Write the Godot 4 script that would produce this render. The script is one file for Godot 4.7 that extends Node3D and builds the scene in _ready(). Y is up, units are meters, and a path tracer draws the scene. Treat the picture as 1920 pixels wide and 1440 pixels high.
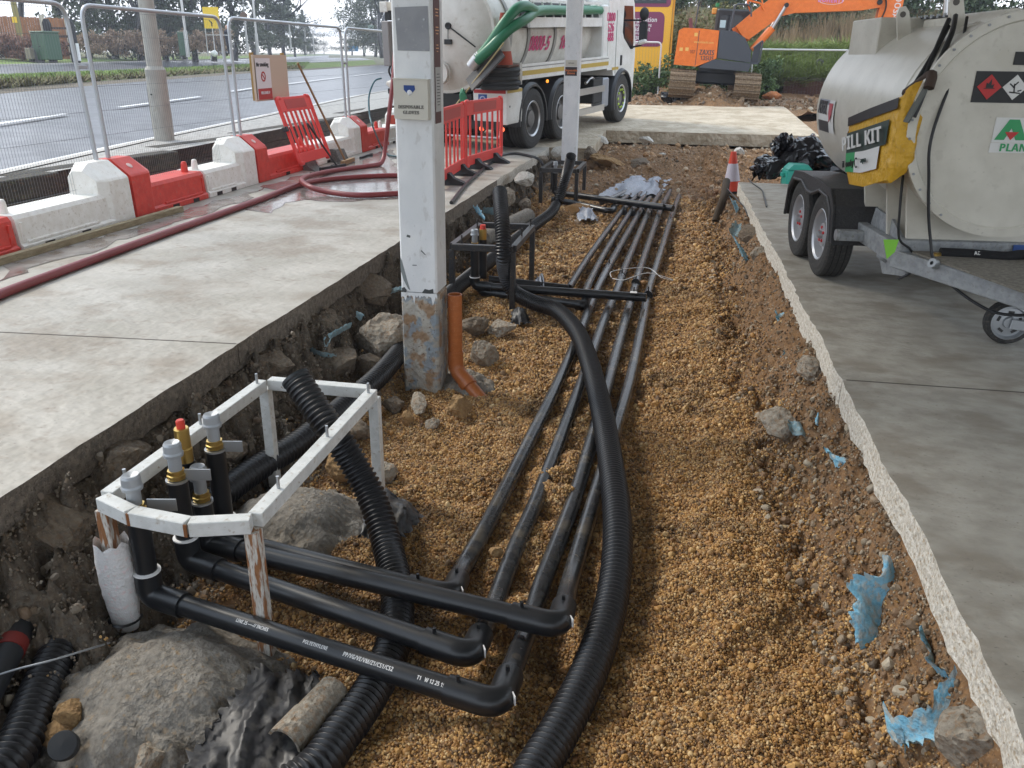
extends Node3D

# ------------------------------------------------------------------ mesh builder
class Geo:
	var v := PackedVector3Array()
	var n := PackedVector3Array()
	var c := PackedColorArray()
	var uv := PackedVector2Array()
	var idx := PackedInt32Array()
	var col := Color(1, 1, 1)
	var xf := Transform3D()

	func _p(p: Vector3, nn: Vector3) -> void:
		v.append(xf * p)
		n.append((xf.basis * nn).normalized())
		c.append(col)
		uv.append(Vector2(p.x, p.y))

	# corners counter-clockwise seen from outside
	func tri(a: Vector3, b: Vector3, d: Vector3) -> void:
		var nn := (b - a).cross(d - a).normalized()
		var k := v.size()
		_p(a, nn); _p(b, nn); _p(d, nn)
		idx.append(k); idx.append(k + 2); idx.append(k + 1)

	func quad(a: Vector3, b: Vector3, d: Vector3, e: Vector3) -> void:
		var nn := (d - a).cross(e - b).normalized()
		var k := v.size()
		_p(a, nn); _p(b, nn); _p(d, nn); _p(e, nn)
		idx.append_array(PackedInt32Array([k, k + 2, k + 1, k, k + 3, k + 2]))

	func quad_uv(a: Vector3, b: Vector3, d: Vector3, e: Vector3) -> void:
		quad(a, b, d, e)
		var k := uv.size()
		uv[k - 4] = Vector2(0, 1); uv[k - 3] = Vector2(1, 1); uv[k - 2] = Vector2(1, 0); uv[k - 1] = Vector2(0, 0)

	# box centred at o, optional basis, chamfered edges
	func box(o: Vector3, s: Vector3, b := Basis(), ch := 0.0) -> Geo:
		var h := s * 0.5
		ch = minf(ch, minf(h.x, minf(h.y, h.z)) * 0.8)
		var q := h - Vector3(ch, ch, ch)
		for ax in 3:
			for sg in [-1.0, 1.0]:
				var u := (ax + 1) % 3
				var w := (ax + 2) % 3
				var pts: Array[Vector3] = []
				for k in [[-1, -1], [1, -1], [1, 1], [-1, 1]]:
					var p := Vector3()
					p[ax] = h[ax] * sg
					p[u] = q[u] * k[0] * sg
					p[w] = q[w] * k[1]
					pts.append(o + b * p)
				quad(pts[0], pts[1], pts[2], pts[3])
		if ch > 0.0:
			for ax in 3:
				var u := (ax + 1) % 3
				var w := (ax + 2) % 3
				for su in [-1.0, 1.0]:
					for sw in [-1.0, 1.0]:
						var pts: Array[Vector3] = []
						for k in [[-1, 0], [1, 0], [1, 1], [-1, 1]]:
							var p := Vector3()
							p[ax] = q[ax] * k[0]
							p[u] = (h[u] if k[1] == 0 else q[u]) * su
							p[w] = (q[w] if k[1] == 0 else h[w]) * sw
							pts.append(o + b * p)
						if su * sw > 0: quad(pts[0], pts[3], pts[2], pts[1])
						else: quad(pts[0], pts[1], pts[2], pts[3])
			for sx in [-1.0, 1.0]:
				for sy in [-1.0, 1.0]:
					for sz in [-1.0, 1.0]:
						var a := o + b * Vector3(h.x * sx, q.y * sy, q.z * sz)
						var d := o + b * Vector3(q.x * sx, h.y * sy, q.z * sz)
						var e := o + b * Vector3(q.x * sx, q.y * sy, h.z * sz)
						if sx * sy * sz > 0: tri(a, d, e)
						else: tri(a, e, d)
		return self

	# bar between two points, rectangular section w x h
	func bar(a: Vector3, b: Vector3, w: float, h: float, up := Vector3.UP, ch := 0.0) -> Geo:
		var d := b - a
		var z := d.normalized()
		if absf(z.dot(up)) > 0.98: up = Vector3(1, 0, 0)
		var x := up.cross(z).normalized()
		var y := z.cross(x)
		return box((a + b) * 0.5, Vector3(w, h, d.length()), Basis(x, y, z), ch)

	# round tube along points; radii may be one number or one per point
	func tube(pts: PackedVector3Array, r, seg := 12, caps := true) -> Geo:
		var m := pts.size()
		if m < 2: return self
		var t := (pts[1] - pts[0]).normalized()
		var up := Vector3.UP if absf(t.y) < 0.95 else Vector3.RIGHT
		var x := up.cross(t).normalized()
		var cs := PackedVector2Array()
		for k in seg + 1:
			cs.append(Vector2(cos(TAU * k / seg), sin(TAU * k / seg)))
		var k0 := v.size()
		for i in m:
			var nt := t
			if i == 0: nt = (pts[1] - pts[0]).normalized()
			elif i == m - 1: nt = (pts[m - 1] - pts[m - 2]).normalized()
			else: nt = (pts[i + 1] - pts[i - 1]).normalized()
			x = (x - nt * x.dot(nt)).normalized()
			var y := nt.cross(x)
			t = nt
			var rr: float = r[i] if r is PackedFloat32Array or r is Array else r
			var sl := 0.0
			if (r is PackedFloat32Array or r is Array):
				var i0 := maxi(i - 1, 0)
				var i1 := mini(i + 1, m - 1)
				var dl := (pts[i1] - pts[i0]).length()
				if dl > 0: sl = -(r[i1] - r[i0]) / dl
			for k in seg + 1:
				var d := x * cs[k].x + y * cs[k].y
				_p(pts[i] + d * rr, d + nt * sl)
		for i in m - 1:
			for k in seg:
				var a := k0 + i * (seg + 1) + k
				var b := a + seg + 1
				idx.append(a); idx.append(b); idx.append(a + 1)
				idx.append(a + 1); idx.append(b); idx.append(b + 1)
		if caps:
			for e in [0, m - 1]:
				var tt := ((pts[1] - pts[0]) if e == 0 else (pts[m - 2] - pts[m - 1])).normalized()
				var cc := v.size()
				v.append(xf * pts[e]); n.append((xf.basis * -tt).normalized()); c.append(col); uv.append(Vector2())
				for k in seg + 1:
					v.append(v[k0 + e * (seg + 1) + k]); n.append((xf.basis * -tt).normalized()); c.append(col); uv.append(Vector2())
				for k in seg:
					if e == 0: idx.append_array(PackedInt32Array([cc, cc + 1 + k, cc + 2 + k]))
					else: idx.append_array(PackedInt32Array([cc, cc + 2 + k, cc + 1 + k]))
		return self

	func cyl(a: Vector3, b: Vector3, r: float, r2 := -1.0, seg := 16) -> Geo:
		return tube(PackedVector3Array([a, b]), PackedFloat32Array([r, r if r2 < 0 else r2]), seg, true)

	# profile of (radius, height) turned round the axis from o along ax
	func lathe(o: Vector3, ax: Vector3, prof: Array, seg := 24, a0 := 0.0, a1 := TAU) -> Geo:
		var z := ax.normalized()
		var x := (Vector3.UP if absf(z.y) < 0.9 else Vector3.RIGHT).cross(z).normalized()
		var y := z.cross(x)
		for i in prof.size() - 1:
			var p: Vector2 = prof[i]
			var q: Vector2 = prof[i + 1]
			var d := q - p
			if d.length() < 1e-6: continue
			var nr := Vector2(d.y, -d.x).normalized()
			var k0 := v.size()
			for k in seg + 1:
				var an := a0 + (a1 - a0) * k / seg
				var e := x * cos(an) + y * sin(an)
				var nn := e * nr.x + z * nr.y
				_p(o + e * p.x + z * p.y, nn)
				_p(o + e * q.x + z * q.y, nn)
			for k in seg:
				var a := k0 + 2 * k
				idx.append_array(PackedInt32Array([a, a + 1, a + 2, a + 2, a + 1, a + 3]))
		return self

	# polygon (xy) extruded from z0 to z1 in the frame f
	func prism(f: Transform3D, poly: PackedVector2Array, z0: float, z1: float) -> Geo:
		if Geometry2D.is_polygon_clockwise(poly): poly.reverse()
		var t := Geometry2D.triangulate_polygon(poly)
		for i in range(0, t.size(), 3):
			var a := poly[t[i]]; var b := poly[t[i + 1]]; var d := poly[t[i + 2]]
			if (b - a).cross(d - a) < 0: var s := b; b = d; d = s
			tri(f * Vector3(a.x, a.y, z1), f * Vector3(b.x, b.y, z1), f * Vector3(d.x, d.y, z1))
			tri(f * Vector3(a.x, a.y, z0), f * Vector3(d.x, d.y, z0), f * Vector3(b.x, b.y, z0))
		for i in poly.size():
			var a := poly[i]
			var b := poly[(i + 1) % poly.size()]
			quad(f * Vector3(a.x, a.y, z0), f * Vector3(b.x, b.y, z0), f * Vector3(b.x, b.y, z1), f * Vector3(a.x, a.y, z1))
		return self

	# smooth sheet through a grid of points, rows of equal length
	func grid(pts: PackedVector3Array, w: int, closed_ := false) -> Geo:
		var h := pts.size() / w
		var k0 := v.size()
		for j in h:
			for i in w:
				var l := pts[j * w + maxi(i - 1, 0)]
				var r := pts[j * w + mini(i + 1, w - 1)]
				if closed_ and (i == 0 or i == w - 1):
					l = pts[j * w + w - 2]; r = pts[j * w + 1]
				var d := pts[maxi(j - 1, 0) * w + i]
				var u := pts[mini(j + 1, h - 1) * w + i]
				_p(pts[j * w + i], (r - l).cross(u - d))
		for j in h - 1:
			for i in w - 1:
				var a := k0 + j * w + i
				idx.append_array(PackedInt32Array([a, a + w, a + 1, a + 1, a + w, a + w + 1]))
		return self

	# uneven lump: an icosphere pushed in and out; flat faces when facet
	func lump(o: Vector3, r: Vector3, rough: float, sd: int, lev := 2, b := Basis(), facet := true) -> Geo:
		var fn := FastNoiseLite.new()
		fn.seed = sd
		fn.frequency = 0.9
		fn.fractal_octaves = 3
		var ph := (1.0 + sqrt(5.0)) / 2.0
		var P: Array[Vector3] = []
		for q in [[-1, ph, 0], [1, ph, 0], [-1, -ph, 0], [1, -ph, 0], [0, -1, ph], [0, 1, ph], [0, -1, -ph], [0, 1, -ph], [ph, 0, -1], [ph, 0, 1], [-ph, 0, -1], [-ph, 0, 1]]:
			P.append(Vector3(q[0], q[1], q[2]).normalized())
		var F := [[0, 11, 5], [0, 5, 1], [0, 1, 7], [0, 7, 10], [0, 10, 11], [1, 5, 9], [5, 11, 4], [11, 10, 2], [10, 7, 6], [7, 1, 8], [3, 9, 4], [3, 4, 2], [3, 2, 6], [3, 6, 8], [3, 8, 9], [4, 9, 5], [2, 4, 11], [6, 2, 10], [8, 6, 7], [9, 8, 1]]
		for l in lev:
			var G2 := []
			var mid := {}
			for f in F:
				var m := []
				for e in 3:
					var a: int = f[e]
					var d: int = f[(e + 1) % 3]
					var key := mini(a, d) * 100000 + maxi(a, d)
					if not mid.has(key):
						mid[key] = P.size()
						P.append(((P[a] + P[d]) * 0.5).normalized())
					m.append(mid[key])
				G2.append([f[0], m[0], m[2]]); G2.append([f[1], m[1], m[0]]); G2.append([f[2], m[2], m[1]]); G2.append([m[0], m[1], m[2]])
			F = G2
		# flat broken faces
		var rn := RandomNumberGenerator.new()
		rn.seed = sd * 77 + 5
		var cut: Array[Vector3] = []
		var dist := PackedFloat32Array()
		for k in (11 if rough > 0.2 else 0):
			cut.append(Vector3(rn.randfn(), rn.randfn(), rn.randfn()).normalized())
			dist.append(rn.randf_range(0.62, 0.95))
		var Q: Array[Vector3] = []
		for p in P:
			var q := p * (1.0 + rough * fn.get_noise_3dv(p * 0.8) * 0.7)
			for k in cut.size():
				var e: float = q.dot(cut[k]) - dist[k]
				if e > 0.0: q -= cut[k] * e
			q *= 1.0 + 0.16 * rough * fn.get_noise_3dv(p * 3.5 + Vector3(9, 3, 1))
			Q.append(o + b * (q * r * 1.1))
		if facet:
			for f in F: tri(Q[f[0]], Q[f[1]], Q[f[2]])
		else:
			var N: Array[Vector3] = []
			N.resize(Q.size())
			N.fill(Vector3())
			for f in F:
				var nn := (Q[f[1]] - Q[f[0]]).cross(Q[f[2]] - Q[f[0]])
				for e in 3: N[f[e]] += nn
			var k0 := v.size()
			for i in Q.size(): _p(Q[i], N[i].normalized())
			for f in F: idx.append_array(PackedInt32Array([k0 + f[0], k0 + f[2], k0 + f[1]]))
		return self

	func mesh(m: Material) -> ArrayMesh:
		var a := []
		a.resize(Mesh.ARRAY_MAX)
		a[Mesh.ARRAY_VERTEX] = v
		a[Mesh.ARRAY_NORMAL] = n
		a[Mesh.ARRAY_COLOR] = c
		a[Mesh.ARRAY_TEX_UV] = uv
		a[Mesh.ARRAY_INDEX] = idx
		var am := ArrayMesh.new()
		am.add_surface_from_arrays(Mesh.PRIMITIVE_TRIANGLES, a)
		am.surface_set_material(0, m)
		return am

# ------------------------------------------------------------------ scene helpers
var used := {}
var rng := RandomNumberGenerator.new()
var M := {}

func numbered(called: String) -> String:
	var k: int = used.get(called, 0)
	used[called] = k + 1
	return called if k == 0 else "%s_%03d" % [called, k]

func obj(called: String, g: Geo, m: Material, parent: Node) -> MeshInstance3D:
	var o := MeshInstance3D.new()
	o.name = called
	o.mesh = g.mesh(m)
	parent.add_child(o, true)
	return o

func share(called: String, me: Mesh, at: Transform3D, parent: Node) -> MeshInstance3D:
	var o := MeshInstance3D.new()
	o.name = called
	o.mesh = me
	o.transform = at
	parent.add_child(o, true)
	return o

func tag(o: Node, label: String, category: String, group := "") -> Node:
	o.set_meta("label", label)
	o.set_meta("category", category)
	if group: o.set_meta("group", group)
	return o

func thing(called: String, label: String, category: String, at := Transform3D(), group := "") -> Node3D:
	var o := Node3D.new()
	o.name = numbered(called)
	add_child(o)
	o.transform = at
	tag(o, label, category, group)
	return o

func single(called: String, g: Geo, m: Material, label: String, category: String, group := "") -> MeshInstance3D:
	var o := obj(numbered(called), g, m, self)
	tag(o, label, category, group)
	return o

func structure(called: String, g: Geo, m: Material) -> MeshInstance3D:
	var o := obj(numbered(called), g, m, self)
	o.set_meta("kind", "structure")
	return o

func at(p: Vector3, yaw := 0.0, pitch := 0.0, roll := 0.0) -> Transform3D:
	return Transform3D(Basis.from_euler(Vector3(deg_to_rad(pitch), deg_to_rad(yaw), deg_to_rad(roll))), p)

# smooth path through points, sampled every step metres
func path(p: Array, step := 0.03) -> PackedVector3Array:
	var cv := Curve3D.new()
	cv.bake_interval = step
	for i in p.size():
		var a: Vector3 = p[maxi(i - 1, 0)]
		var b: Vector3 = p[mini(i + 1, p.size() - 1)]
		var t := (b - a) / 6.0
		if i > 0: t = t.limit_length((Vector3(p[i]) - Vector3(p[i - 1])).length() * 0.45)
		if i < p.size() - 1: t = t.limit_length((Vector3(p[i + 1]) - Vector3(p[i])).length() * 0.45)
		cv.add_point(p[i], -t, t)
	return cv.get_baked_points()

# straight runs joined by round bends
func bends(p: Array, r: float, k := 7) -> PackedVector3Array:
	var out := PackedVector3Array([p[0]])
	for i in range(1, p.size() - 1):
		var a: Vector3 = (Vector3(p[i - 1]) - Vector3(p[i]))
		var b: Vector3 = (Vector3(p[i + 1]) - Vector3(p[i]))
		var d := minf(r, minf(a.length(), b.length()) * 0.49)
		var s: Vector3 = p[i] + a.normalized() * d
		var e: Vector3 = p[i] + b.normalized() * d
		for j in k + 1:
			var t := float(j) / k
			out.append(s * (1 - t) * (1 - t) + Vector3(p[i]) * 2 * t * (1 - t) + e * t * t)
	out.append(p[-1])
	return out

func corrugated(p: Array, r: float, pitch: float, seg := 18) -> Geo:
	var g := Geo.new()
	var q := path(p, 0.02)
	var step := pitch / 4.0
	var out := PackedVector3Array([q[0]])
	var left := step
	for i in q.size() - 1:
		var d := (q[i + 1] - q[i])
		var l := d.length()
		var s := left
		while s < l:
			out.append(q[i] + d * (s / l))
			s += step
		left = s - l
	var rr := PackedFloat32Array()
	var w := [1.0, 1.0, 0.83, 0.83]
	for i in out.size(): rr.append(r * w[i % 4])
	g.tube(out, rr, seg, false)
	return g

# ------------------------------------------------------------------ materials
func lin(c: Color) -> Color:
	return c.linear_to_srgb()

# colour given as linear base colour
func mat(key: String, c: Color, rough := 0.7, metal := 0.0) -> StandardMaterial3D:
	if M.has(key): return M[key]
	var m := StandardMaterial3D.new()
	m.resource_name = key
	m.albedo_color = lin(c)
	m.roughness = rough
	m.metallic = metal
	M[key] = m
	return m

func noise_image(sd: int, freq: float, oct: int, size: int, type := FastNoiseLite.TYPE_SIMPLEX_SMOOTH) -> PackedByteArray:
	var f := FastNoiseLite.new()
	f.seed = sd
	f.frequency = freq
	f.noise_type = type
	f.fractal_octaves = oct
	f.fractal_gain = 0.55
	var im := f.get_seamless_image(size, size, false, false, 0.2)
	im.convert(Image.FORMAT_L8)
	return im.get_data()

# base: two colours mixed by noise; over: list of [seed, freq, octaves, colour, low, high, strength, cellular]
func patchy(base: Array, over: Array, size := 512) -> ImageTexture:
	var n0 := noise_image(base[0], base[1], base[2], size)
	var ca: Color = base[3]
	var cb: Color = base[4]
	var ns := []
	for o in over: ns.append(noise_image(o[0], o[1], o[2], size, FastNoiseLite.TYPE_CELLULAR if o.size() > 7 else FastNoiseLite.TYPE_SIMPLEX_SMOOTH))
	var lut := []
	for o in over:
		var l := PackedFloat32Array()
		for i in 256: l.append(smoothstep(o[4], o[5], i / 255.0) * o[6])
		lut.append(l)
	var out := PackedByteArray()
	out.resize(size * size * 3)
	var k := over.size()
	for i in size * size:
		var c := ca.lerp(cb, clampf((n0[i] / 255.0 - 0.25) * 2.0, 0, 1))
		for j in k:
			var a: float = lut[j][ns[j][i]]
			if a > 0.0: c = c.lerp(over[j][3], a)
		c = c.linear_to_srgb()
		out[i * 3] = int(c.r * 255.0)
		out[i * 3 + 1] = int(c.g * 255.0)
		out[i * 3 + 2] = int(c.b * 255.0)
	return ImageTexture.create_from_image(Image.create_from_data(size, size, false, Image.FORMAT_RGB8, out))

func relief(sd: int, freq: float, oct: int, strength: float, size := 512, type := FastNoiseLite.TYPE_SIMPLEX_SMOOTH) -> ImageTexture:
	var im := Image.create_from_data(size, size, false, Image.FORMAT_L8, noise_image(sd, freq, oct, size, type))
	im.convert(Image.FORMAT_RGBA8)
	im.bump_map_to_normal_map(strength)
	return ImageTexture.create_from_image(im)

func tmat(key: String, t: Texture2D, scale: Vector3, rough := 0.85, nrm: Texture2D = null, world := true, metal := 0.0) -> StandardMaterial3D:
	var m := StandardMaterial3D.new()
	m.resource_name = key
	m.albedo_texture = t
	m.uv1_triplanar = true
	m.uv1_world_triplanar = world
	m.uv1_scale = scale
	m.roughness = rough
	m.metallic = metal
	if nrm:
		m.normal_enabled = true
		m.normal_texture = nrm
	M[key] = m
	return m

# ------------------------------------------------------------------ lettering
var sans: SystemFont
var serif: SystemFont
func lettering(text: String, h: float, f: Transform3D, m: Material, parent: Node, squeeze := 1.0, font: Font = null, align := HORIZONTAL_ALIGNMENT_CENTER, bold := true) -> MeshInstance3D:
	var t := TextMesh.new()
	t.text = text
	t.font = font if font else sans
	t.font_size = 64
	t.pixel_size = h / 46.0
	t.depth = 0.004
	t.curve_step = 4.0
	t.horizontal_alignment = align
	t.material = m
	var o := MeshInstance3D.new()
	o.name = "lettering"
	o.mesh = t
	o.transform = Transform3D(f.basis * Basis.from_scale(Vector3(squeeze, 1, 1)), f.origin)
	parent.add_child(o, true)
	return o


# ------------------------------------------------------------------ ground heights (metres)
var nz := FastNoiseLite.new()

func rampy(z: float) -> float:
	return 0.045 * (-z - 16.5) if z < -16.5 else 0.0

func toe_left(z: float) -> float:
	return -1.98 + 0.16 * nz.get_noise_2d(z * 9.0, 40.0) - 0.12 * smoothstep(-4.4, -6.5, z) - 0.1 * smoothstep(-8.0, -10.0, z)

func toe_right(z: float) -> float:
	return 0.72 + 0.16 * nz.get_noise_2d(z * 8.0, 90.0) - 0.16 * smoothstep(-4.5, -6.5, z) + 0.12 * smoothstep(-2.9, -2.2, z)

# trench floor, banks and the dug ground at the far end
func trench_y(x: float, z: float) -> float:
	var f := -0.585 + 0.045 * nz.get_noise_2d(x * 9.0, z * 9.0) + 0.035 * nz.get_noise_2d(x * 28.0 + 50.0, z * 28.0) + 0.018 * nz.get_noise_2d(x * 50.0, z * 50.0)
	# heap beside the right-hand bank and furrows between the pipes
	f += 0.05 * exp(-pow((x - 0.45) / 0.22, 2.0)) * (0.6 + nz.get_noise_2d(z * 14.0, 3.0))
	f += 0.05 * exp(-pow((x + 0.52) / 0.09, 2.0)) * smoothstep(-8.0, -5.0, z) * (0.5 + nz.get_noise_2d(z * 30.0, 7.0) * 1.5)
	f += 0.05 * exp(-pow((x + 0.40) / 0.07, 2.0)) * smoothstep(-9.0, -4.0, z) * (0.4 + nz.get_noise_2d(z * 26.0, 17.0) * 1.5)
	f += 0.05 * smoothstep(-1.0, -1.6, x) * smoothstep(-5.0, -8.0, z)
	# far end rises to the cut face of the far slab
	var far := smoothstep(-12.0, -17.5, z)
	f = lerpf(f, -0.2 + 0.12 * nz.get_noise_2d(x * 16.0, z * 16.0), far)
	f += 0.17 * exp(-(pow((x + 0.9) / 0.55, 2.0) + pow((z + 16.4) / 0.8, 2.0)))
	# left bank
	var tl := toe_left(z)
	var open_end := smoothstep(-15.2, -16.2, z)
	var b := smoothstep(tl, -2.5, x)
	var rough := 0.13 * nz.get_noise_2d(x * 34.0, z * 34.0) + 0.085 * nz.get_noise_2d(x * 90.0, z * 90.0) + 0.05 * nz.get_noise_2d(x * 210.0, z * 210.0)
	var y := lerpf(f, -0.13, b) + 1.7 * rough * smoothstep(tl + 0.15, tl - 0.1, x) * (1.0 - smoothstep(-2.36, -2.46, x))
	# right bank, open beyond the end of the right-hand slab
	var tr := toe_right(z)
	var c := smoothstep(tr, 1.08, x) * (1.0 - smoothstep(-11.5, -12.5, z))
	y = lerpf(y, -0.14, c) + rough * 0.8 * smoothstep(tr - 0.12, tr + 0.06, x) * (1.0 - smoothstep(0.97, 1.04, x))
	if x < -2.43: y = minf(y, -0.17)
	if x > 1.02 and z > -12.2: y = minf(y, -0.17)
	if z > -15.9 or x > -1.45: pass
	else: y = minf(y, -0.17)
	if z < -18.9: y = minf(y, -0.08 + 0.02 * (-z - 19.0))
	return y

func apron_y(x: float, z: float) -> float:
	var y := rampy(z) - 0.1
	y += 0.16 * nz.get_noise_2d(x * 7.0, z * 7.0) + 0.12 * nz.get_noise_2d(x * 26.0, z * 26.0) + 0.08 * nz.get_noise_2d(x * 80.0, z * 80.0)
	y += 0.42 * exp(-(pow((x - 1.05) / 0.5, 2.0) + pow((z + 25.6) / 0.7, 2.0)))
	y += 0.16 * exp(-(pow((x - 1.0) / 2.3, 2.0) + pow((z + 26.2) / 1.2, 2.0)))
	if z > -24.9 and x < 3.0: y = minf(y, rampy(z) - 0.03)
	return y

func slab(called: String, parent: Node, poly: PackedVector2Array, top: Callable, thick: float, m: Material, edge: Material, chew := 0.0) -> void:
	# concrete bay: flat cast top, sawn or broken sides
	var g := Geo.new()
	var e := Geo.new()
	var fine := PackedVector2Array()
	for i in poly.size():
		var a := poly[i]
		var b := poly[(i + 1) % poly.size()]
		var k := maxi(1, int((b - a).length() / 0.07)) if chew > 0.0 and absf(a.x - b.x) < 1.5 else 1
		for j in k:
			var p := a.lerp(b, float(j) / k)
			if j > 0: p.x += chew * (nz.get_noise_2d(p.y * 18.0, poly[0].x * 31.0) + 0.45 * nz.get_noise_2d(p.y * 70.0, 5.0))
			fine.append(p)
	if Geometry2D.is_polygon_clockwise(fine): fine.reverse()
	var t := Geometry2D.triangulate_polygon(fine)
	for i in range(0, t.size(), 3):
		var q: Array[Vector3] = []
		for k in 3:
			var p := fine[t[i + k]]
			q.append(Vector3(p.x, top.call(p.y), p.y))
		if (q[1] - q[0]).cross(q[2] - q[0]).y < 0: g.tri(q[0], q[2], q[1])
		else: g.tri(q[0], q[1], q[2])
	for i in fine.size():
		var a := fine[i]
		var b := fine[(i + 1) % fine.size()]
		var w := 0.03 * nz.get_noise_2d(a.y * 60.0, a.x * 60.0) if chew > 0.0 else 0.0
		var w2 := 0.03 * nz.get_noise_2d(b.y * 60.0, b.x * 60.0) if chew > 0.0 else 0.0
		var A := Vector3(a.x, top.call(a.y), a.y)
		var B := Vector3(b.x, top.call(b.y), b.y)
		var C := Vector3(b.x, B.y - thick + w2, b.y)
		var D := Vector3(a.x, A.y - thick + w, a.y)
		var out := Vector3(b.y - a.y, 0, -(b.x - a.x)).normalized()
		var nn := (B - A).cross(D - A)
		if nn.dot(-out) > 0 and false: pass
		# two bands so that the broken face is uneven
		var k1 := 0.012 * nz.get_noise_2d(a.y * 200.0, 8.0) * signf(chew)
		var k2 := 0.012 * nz.get_noise_2d(b.y * 200.0, 8.0) * signf(chew)
		var E1 := (A + D) * 0.5 + out * k1
		var F1 := (B + C) * 0.5 + out * k2
		e.quad(A, E1, F1, B)
		e.quad(E1, D, C, F1)
	var o := obj(called, g, m, parent)
	obj("slab_edge", e, edge, o)

func strip(a: Array, b: Array, g: Geo) -> void:
	for i in a.size() - 1:
		g.quad(a[i], a[i + 1], b[i + 1], b[i])

func flat(z: float) -> float:
	return 0.0

func build_materials() -> void:
	sans = SystemFont.new(); sans.font_names = PackedStringArray(["Droid Sans"]); sans.font_weight = 700
	serif = SystemFont.new(); serif.font_names = PackedStringArray(["Droid Serif"]); serif.font_weight = 700
	var fine := relief(3, 0.08, 4, 3.0)
	var coarse := relief(5, 0.03, 5, 7.0)
	var stony := relief(6, 0.045, 3, 9.0, 512, FastNoiseLite.TYPE_CELLULAR)
	M.n_fine = fine; M.n_coarse = coarse; M.n_stony = stony
	tmat("concrete_left", patchy([11, 0.005, 5, Color(0.34, 0.315, 0.27), Color(0.44, 0.415, 0.37)], [[12, 0.004, 5, Color(0.245, 0.2, 0.15), 0.42, 0.8, 0.7], [13, 0.02, 5, Color(0.22, 0.175, 0.13), 0.62, 0.85, 0.5], [14, 0.2, 2, Color(0.1, 0.085, 0.07), 0.86, 0.9, 0.7]], 1024), Vector3(0.2, 0.2, 0.26), 0.62, fine)
	tmat("concrete_right", patchy([21, 0.012, 5, Color(0.29, 0.27, 0.23), Color(0.37, 0.35, 0.305)], [[22, 0.005, 5, Color(0.2, 0.17, 0.13), 0.46, 0.82, 0.6], [23, 0.11, 3, Color(0.11, 0.095, 0.075), 0.78, 0.86, 0.75], [24, 0.22, 2, Color(0.42, 0.40, 0.36), 0.84, 0.9, 0.5]], 1024), Vector3(0.34, 0.34, 0.5), 0.75, fine)
	tmat("concrete_far", patchy([31, 0.012, 5, Color(0.36, 0.30, 0.215), Color(0.5, 0.43, 0.33)], [[32, 0.03, 4, Color(0.26, 0.19, 0.12), 0.6, 0.8, 0.5]]), Vector3(0.2, 0.2, 0.2), 0.85, fine)
	tmat("broken_edge", patchy([41, 0.03, 4, Color(0.52, 0.48, 0.41), Color(0.72, 0.69, 0.62)], [[42, 0.05, 3, Color(0.35, 0.25, 0.14), 0.62, 0.75, 0.7], [43, 0.15, 2, Color(0.15, 0.12, 0.09), 0.78, 0.85, 0.6]]), Vector3(1.5, 1.5, 1.5), 0.9, stony)
	tmat("dirty_edge", patchy([44, 0.03, 4, Color(0.13, 0.11, 0.09), Color(0.24, 0.2, 0.155)], [[45, 0.06, 3, Color(0.06, 0.045, 0.035), 0.6, 0.75, 0.7], [46, 0.1, 2, Color(0.34, 0.29, 0.22), 0.72, 0.82, 0.6]]), Vector3(1.3, 1.3, 1.3), 0.95, stony)
	tmat("dug_soil", patchy([51, 0.02, 5, Color(0.135, 0.068, 0.028), Color(0.27, 0.15, 0.066)], [[52, 0.02, 5, Color(0.16, 0.12, 0.085), 0.54, 0.72, 0.7], [53, 0.09, 2, Color(0.42, 0.33, 0.22), 0.74, 0.82, 0.7], [54, 0.05, 3, Color(0.04, 0.03, 0.022), 0.66, 0.8, 0.8]], 1024), Vector3(0.9, 0.9, 0.9), 0.95, stony)
	tmat("dark_soil", patchy([55, 0.02, 5, Color(0.07, 0.05, 0.034), Color(0.15, 0.115, 0.08)], [[56, 0.03, 4, Color(0.13, 0.12, 0.1), 0.52, 0.66, 0.7], [57, 0.09, 2, Color(0.3, 0.26, 0.2), 0.76, 0.84, 0.6], [58, 0.05, 3, Color(0.03, 0.024, 0.018), 0.64, 0.8, 0.8]], 1024), Vector3(0.9, 0.9, 0.9), 0.95, stony)
	tmat("gravel_bed", patchy([61, 0.05, 4, Color(0.15, 0.075, 0.022), Color(0.28, 0.15, 0.045)], [[62, 0.12, 2, Color(0.06, 0.035, 0.016), 0.55, 0.7, 0.8], [63, 0.14, 2, Color(0.5, 0.36, 0.2), 0.72, 0.82, 0.8]]), Vector3(2.6, 2.6, 2.6), 0.95, stony)
	tmat("mortar", patchy([71, 0.03, 5, Color(0.15, 0.135, 0.115), Color(0.27, 0.25, 0.22)], [[72, 0.1, 3, Color(0.08, 0.07, 0.055), 0.66, 0.8, 0.7], [73, 0.15, 2, Color(0.42, 0.38, 0.32), 0.78, 0.86, 0.7], [74, 0.03, 3, Color(0.3, 0.19, 0.08), 0.7, 0.82, 0.5]]), Vector3(1.4, 1.4, 1.4), 0.95, stony)
	tmat("asphalt", patchy([81, 0.02, 5, Color(0.09, 0.09, 0.1), Color(0.14, 0.14, 0.155)], [[82, 0.03, 4, Color(0.19, 0.19, 0.205), 0.55, 0.75, 0.6]]), Vector3(0.09, 0.09, 0.09), 0.34, null)
	tmat("footway", patchy([83, 0.03, 4, Color(0.3, 0.29, 0.27), Color(0.4, 0.385, 0.36)], [[84, 0.03, 4, Color(0.2, 0.18, 0.15), 0.6, 0.75, 0.6]]), Vector3(0.4, 0.4, 0.4), 0.8)
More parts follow.
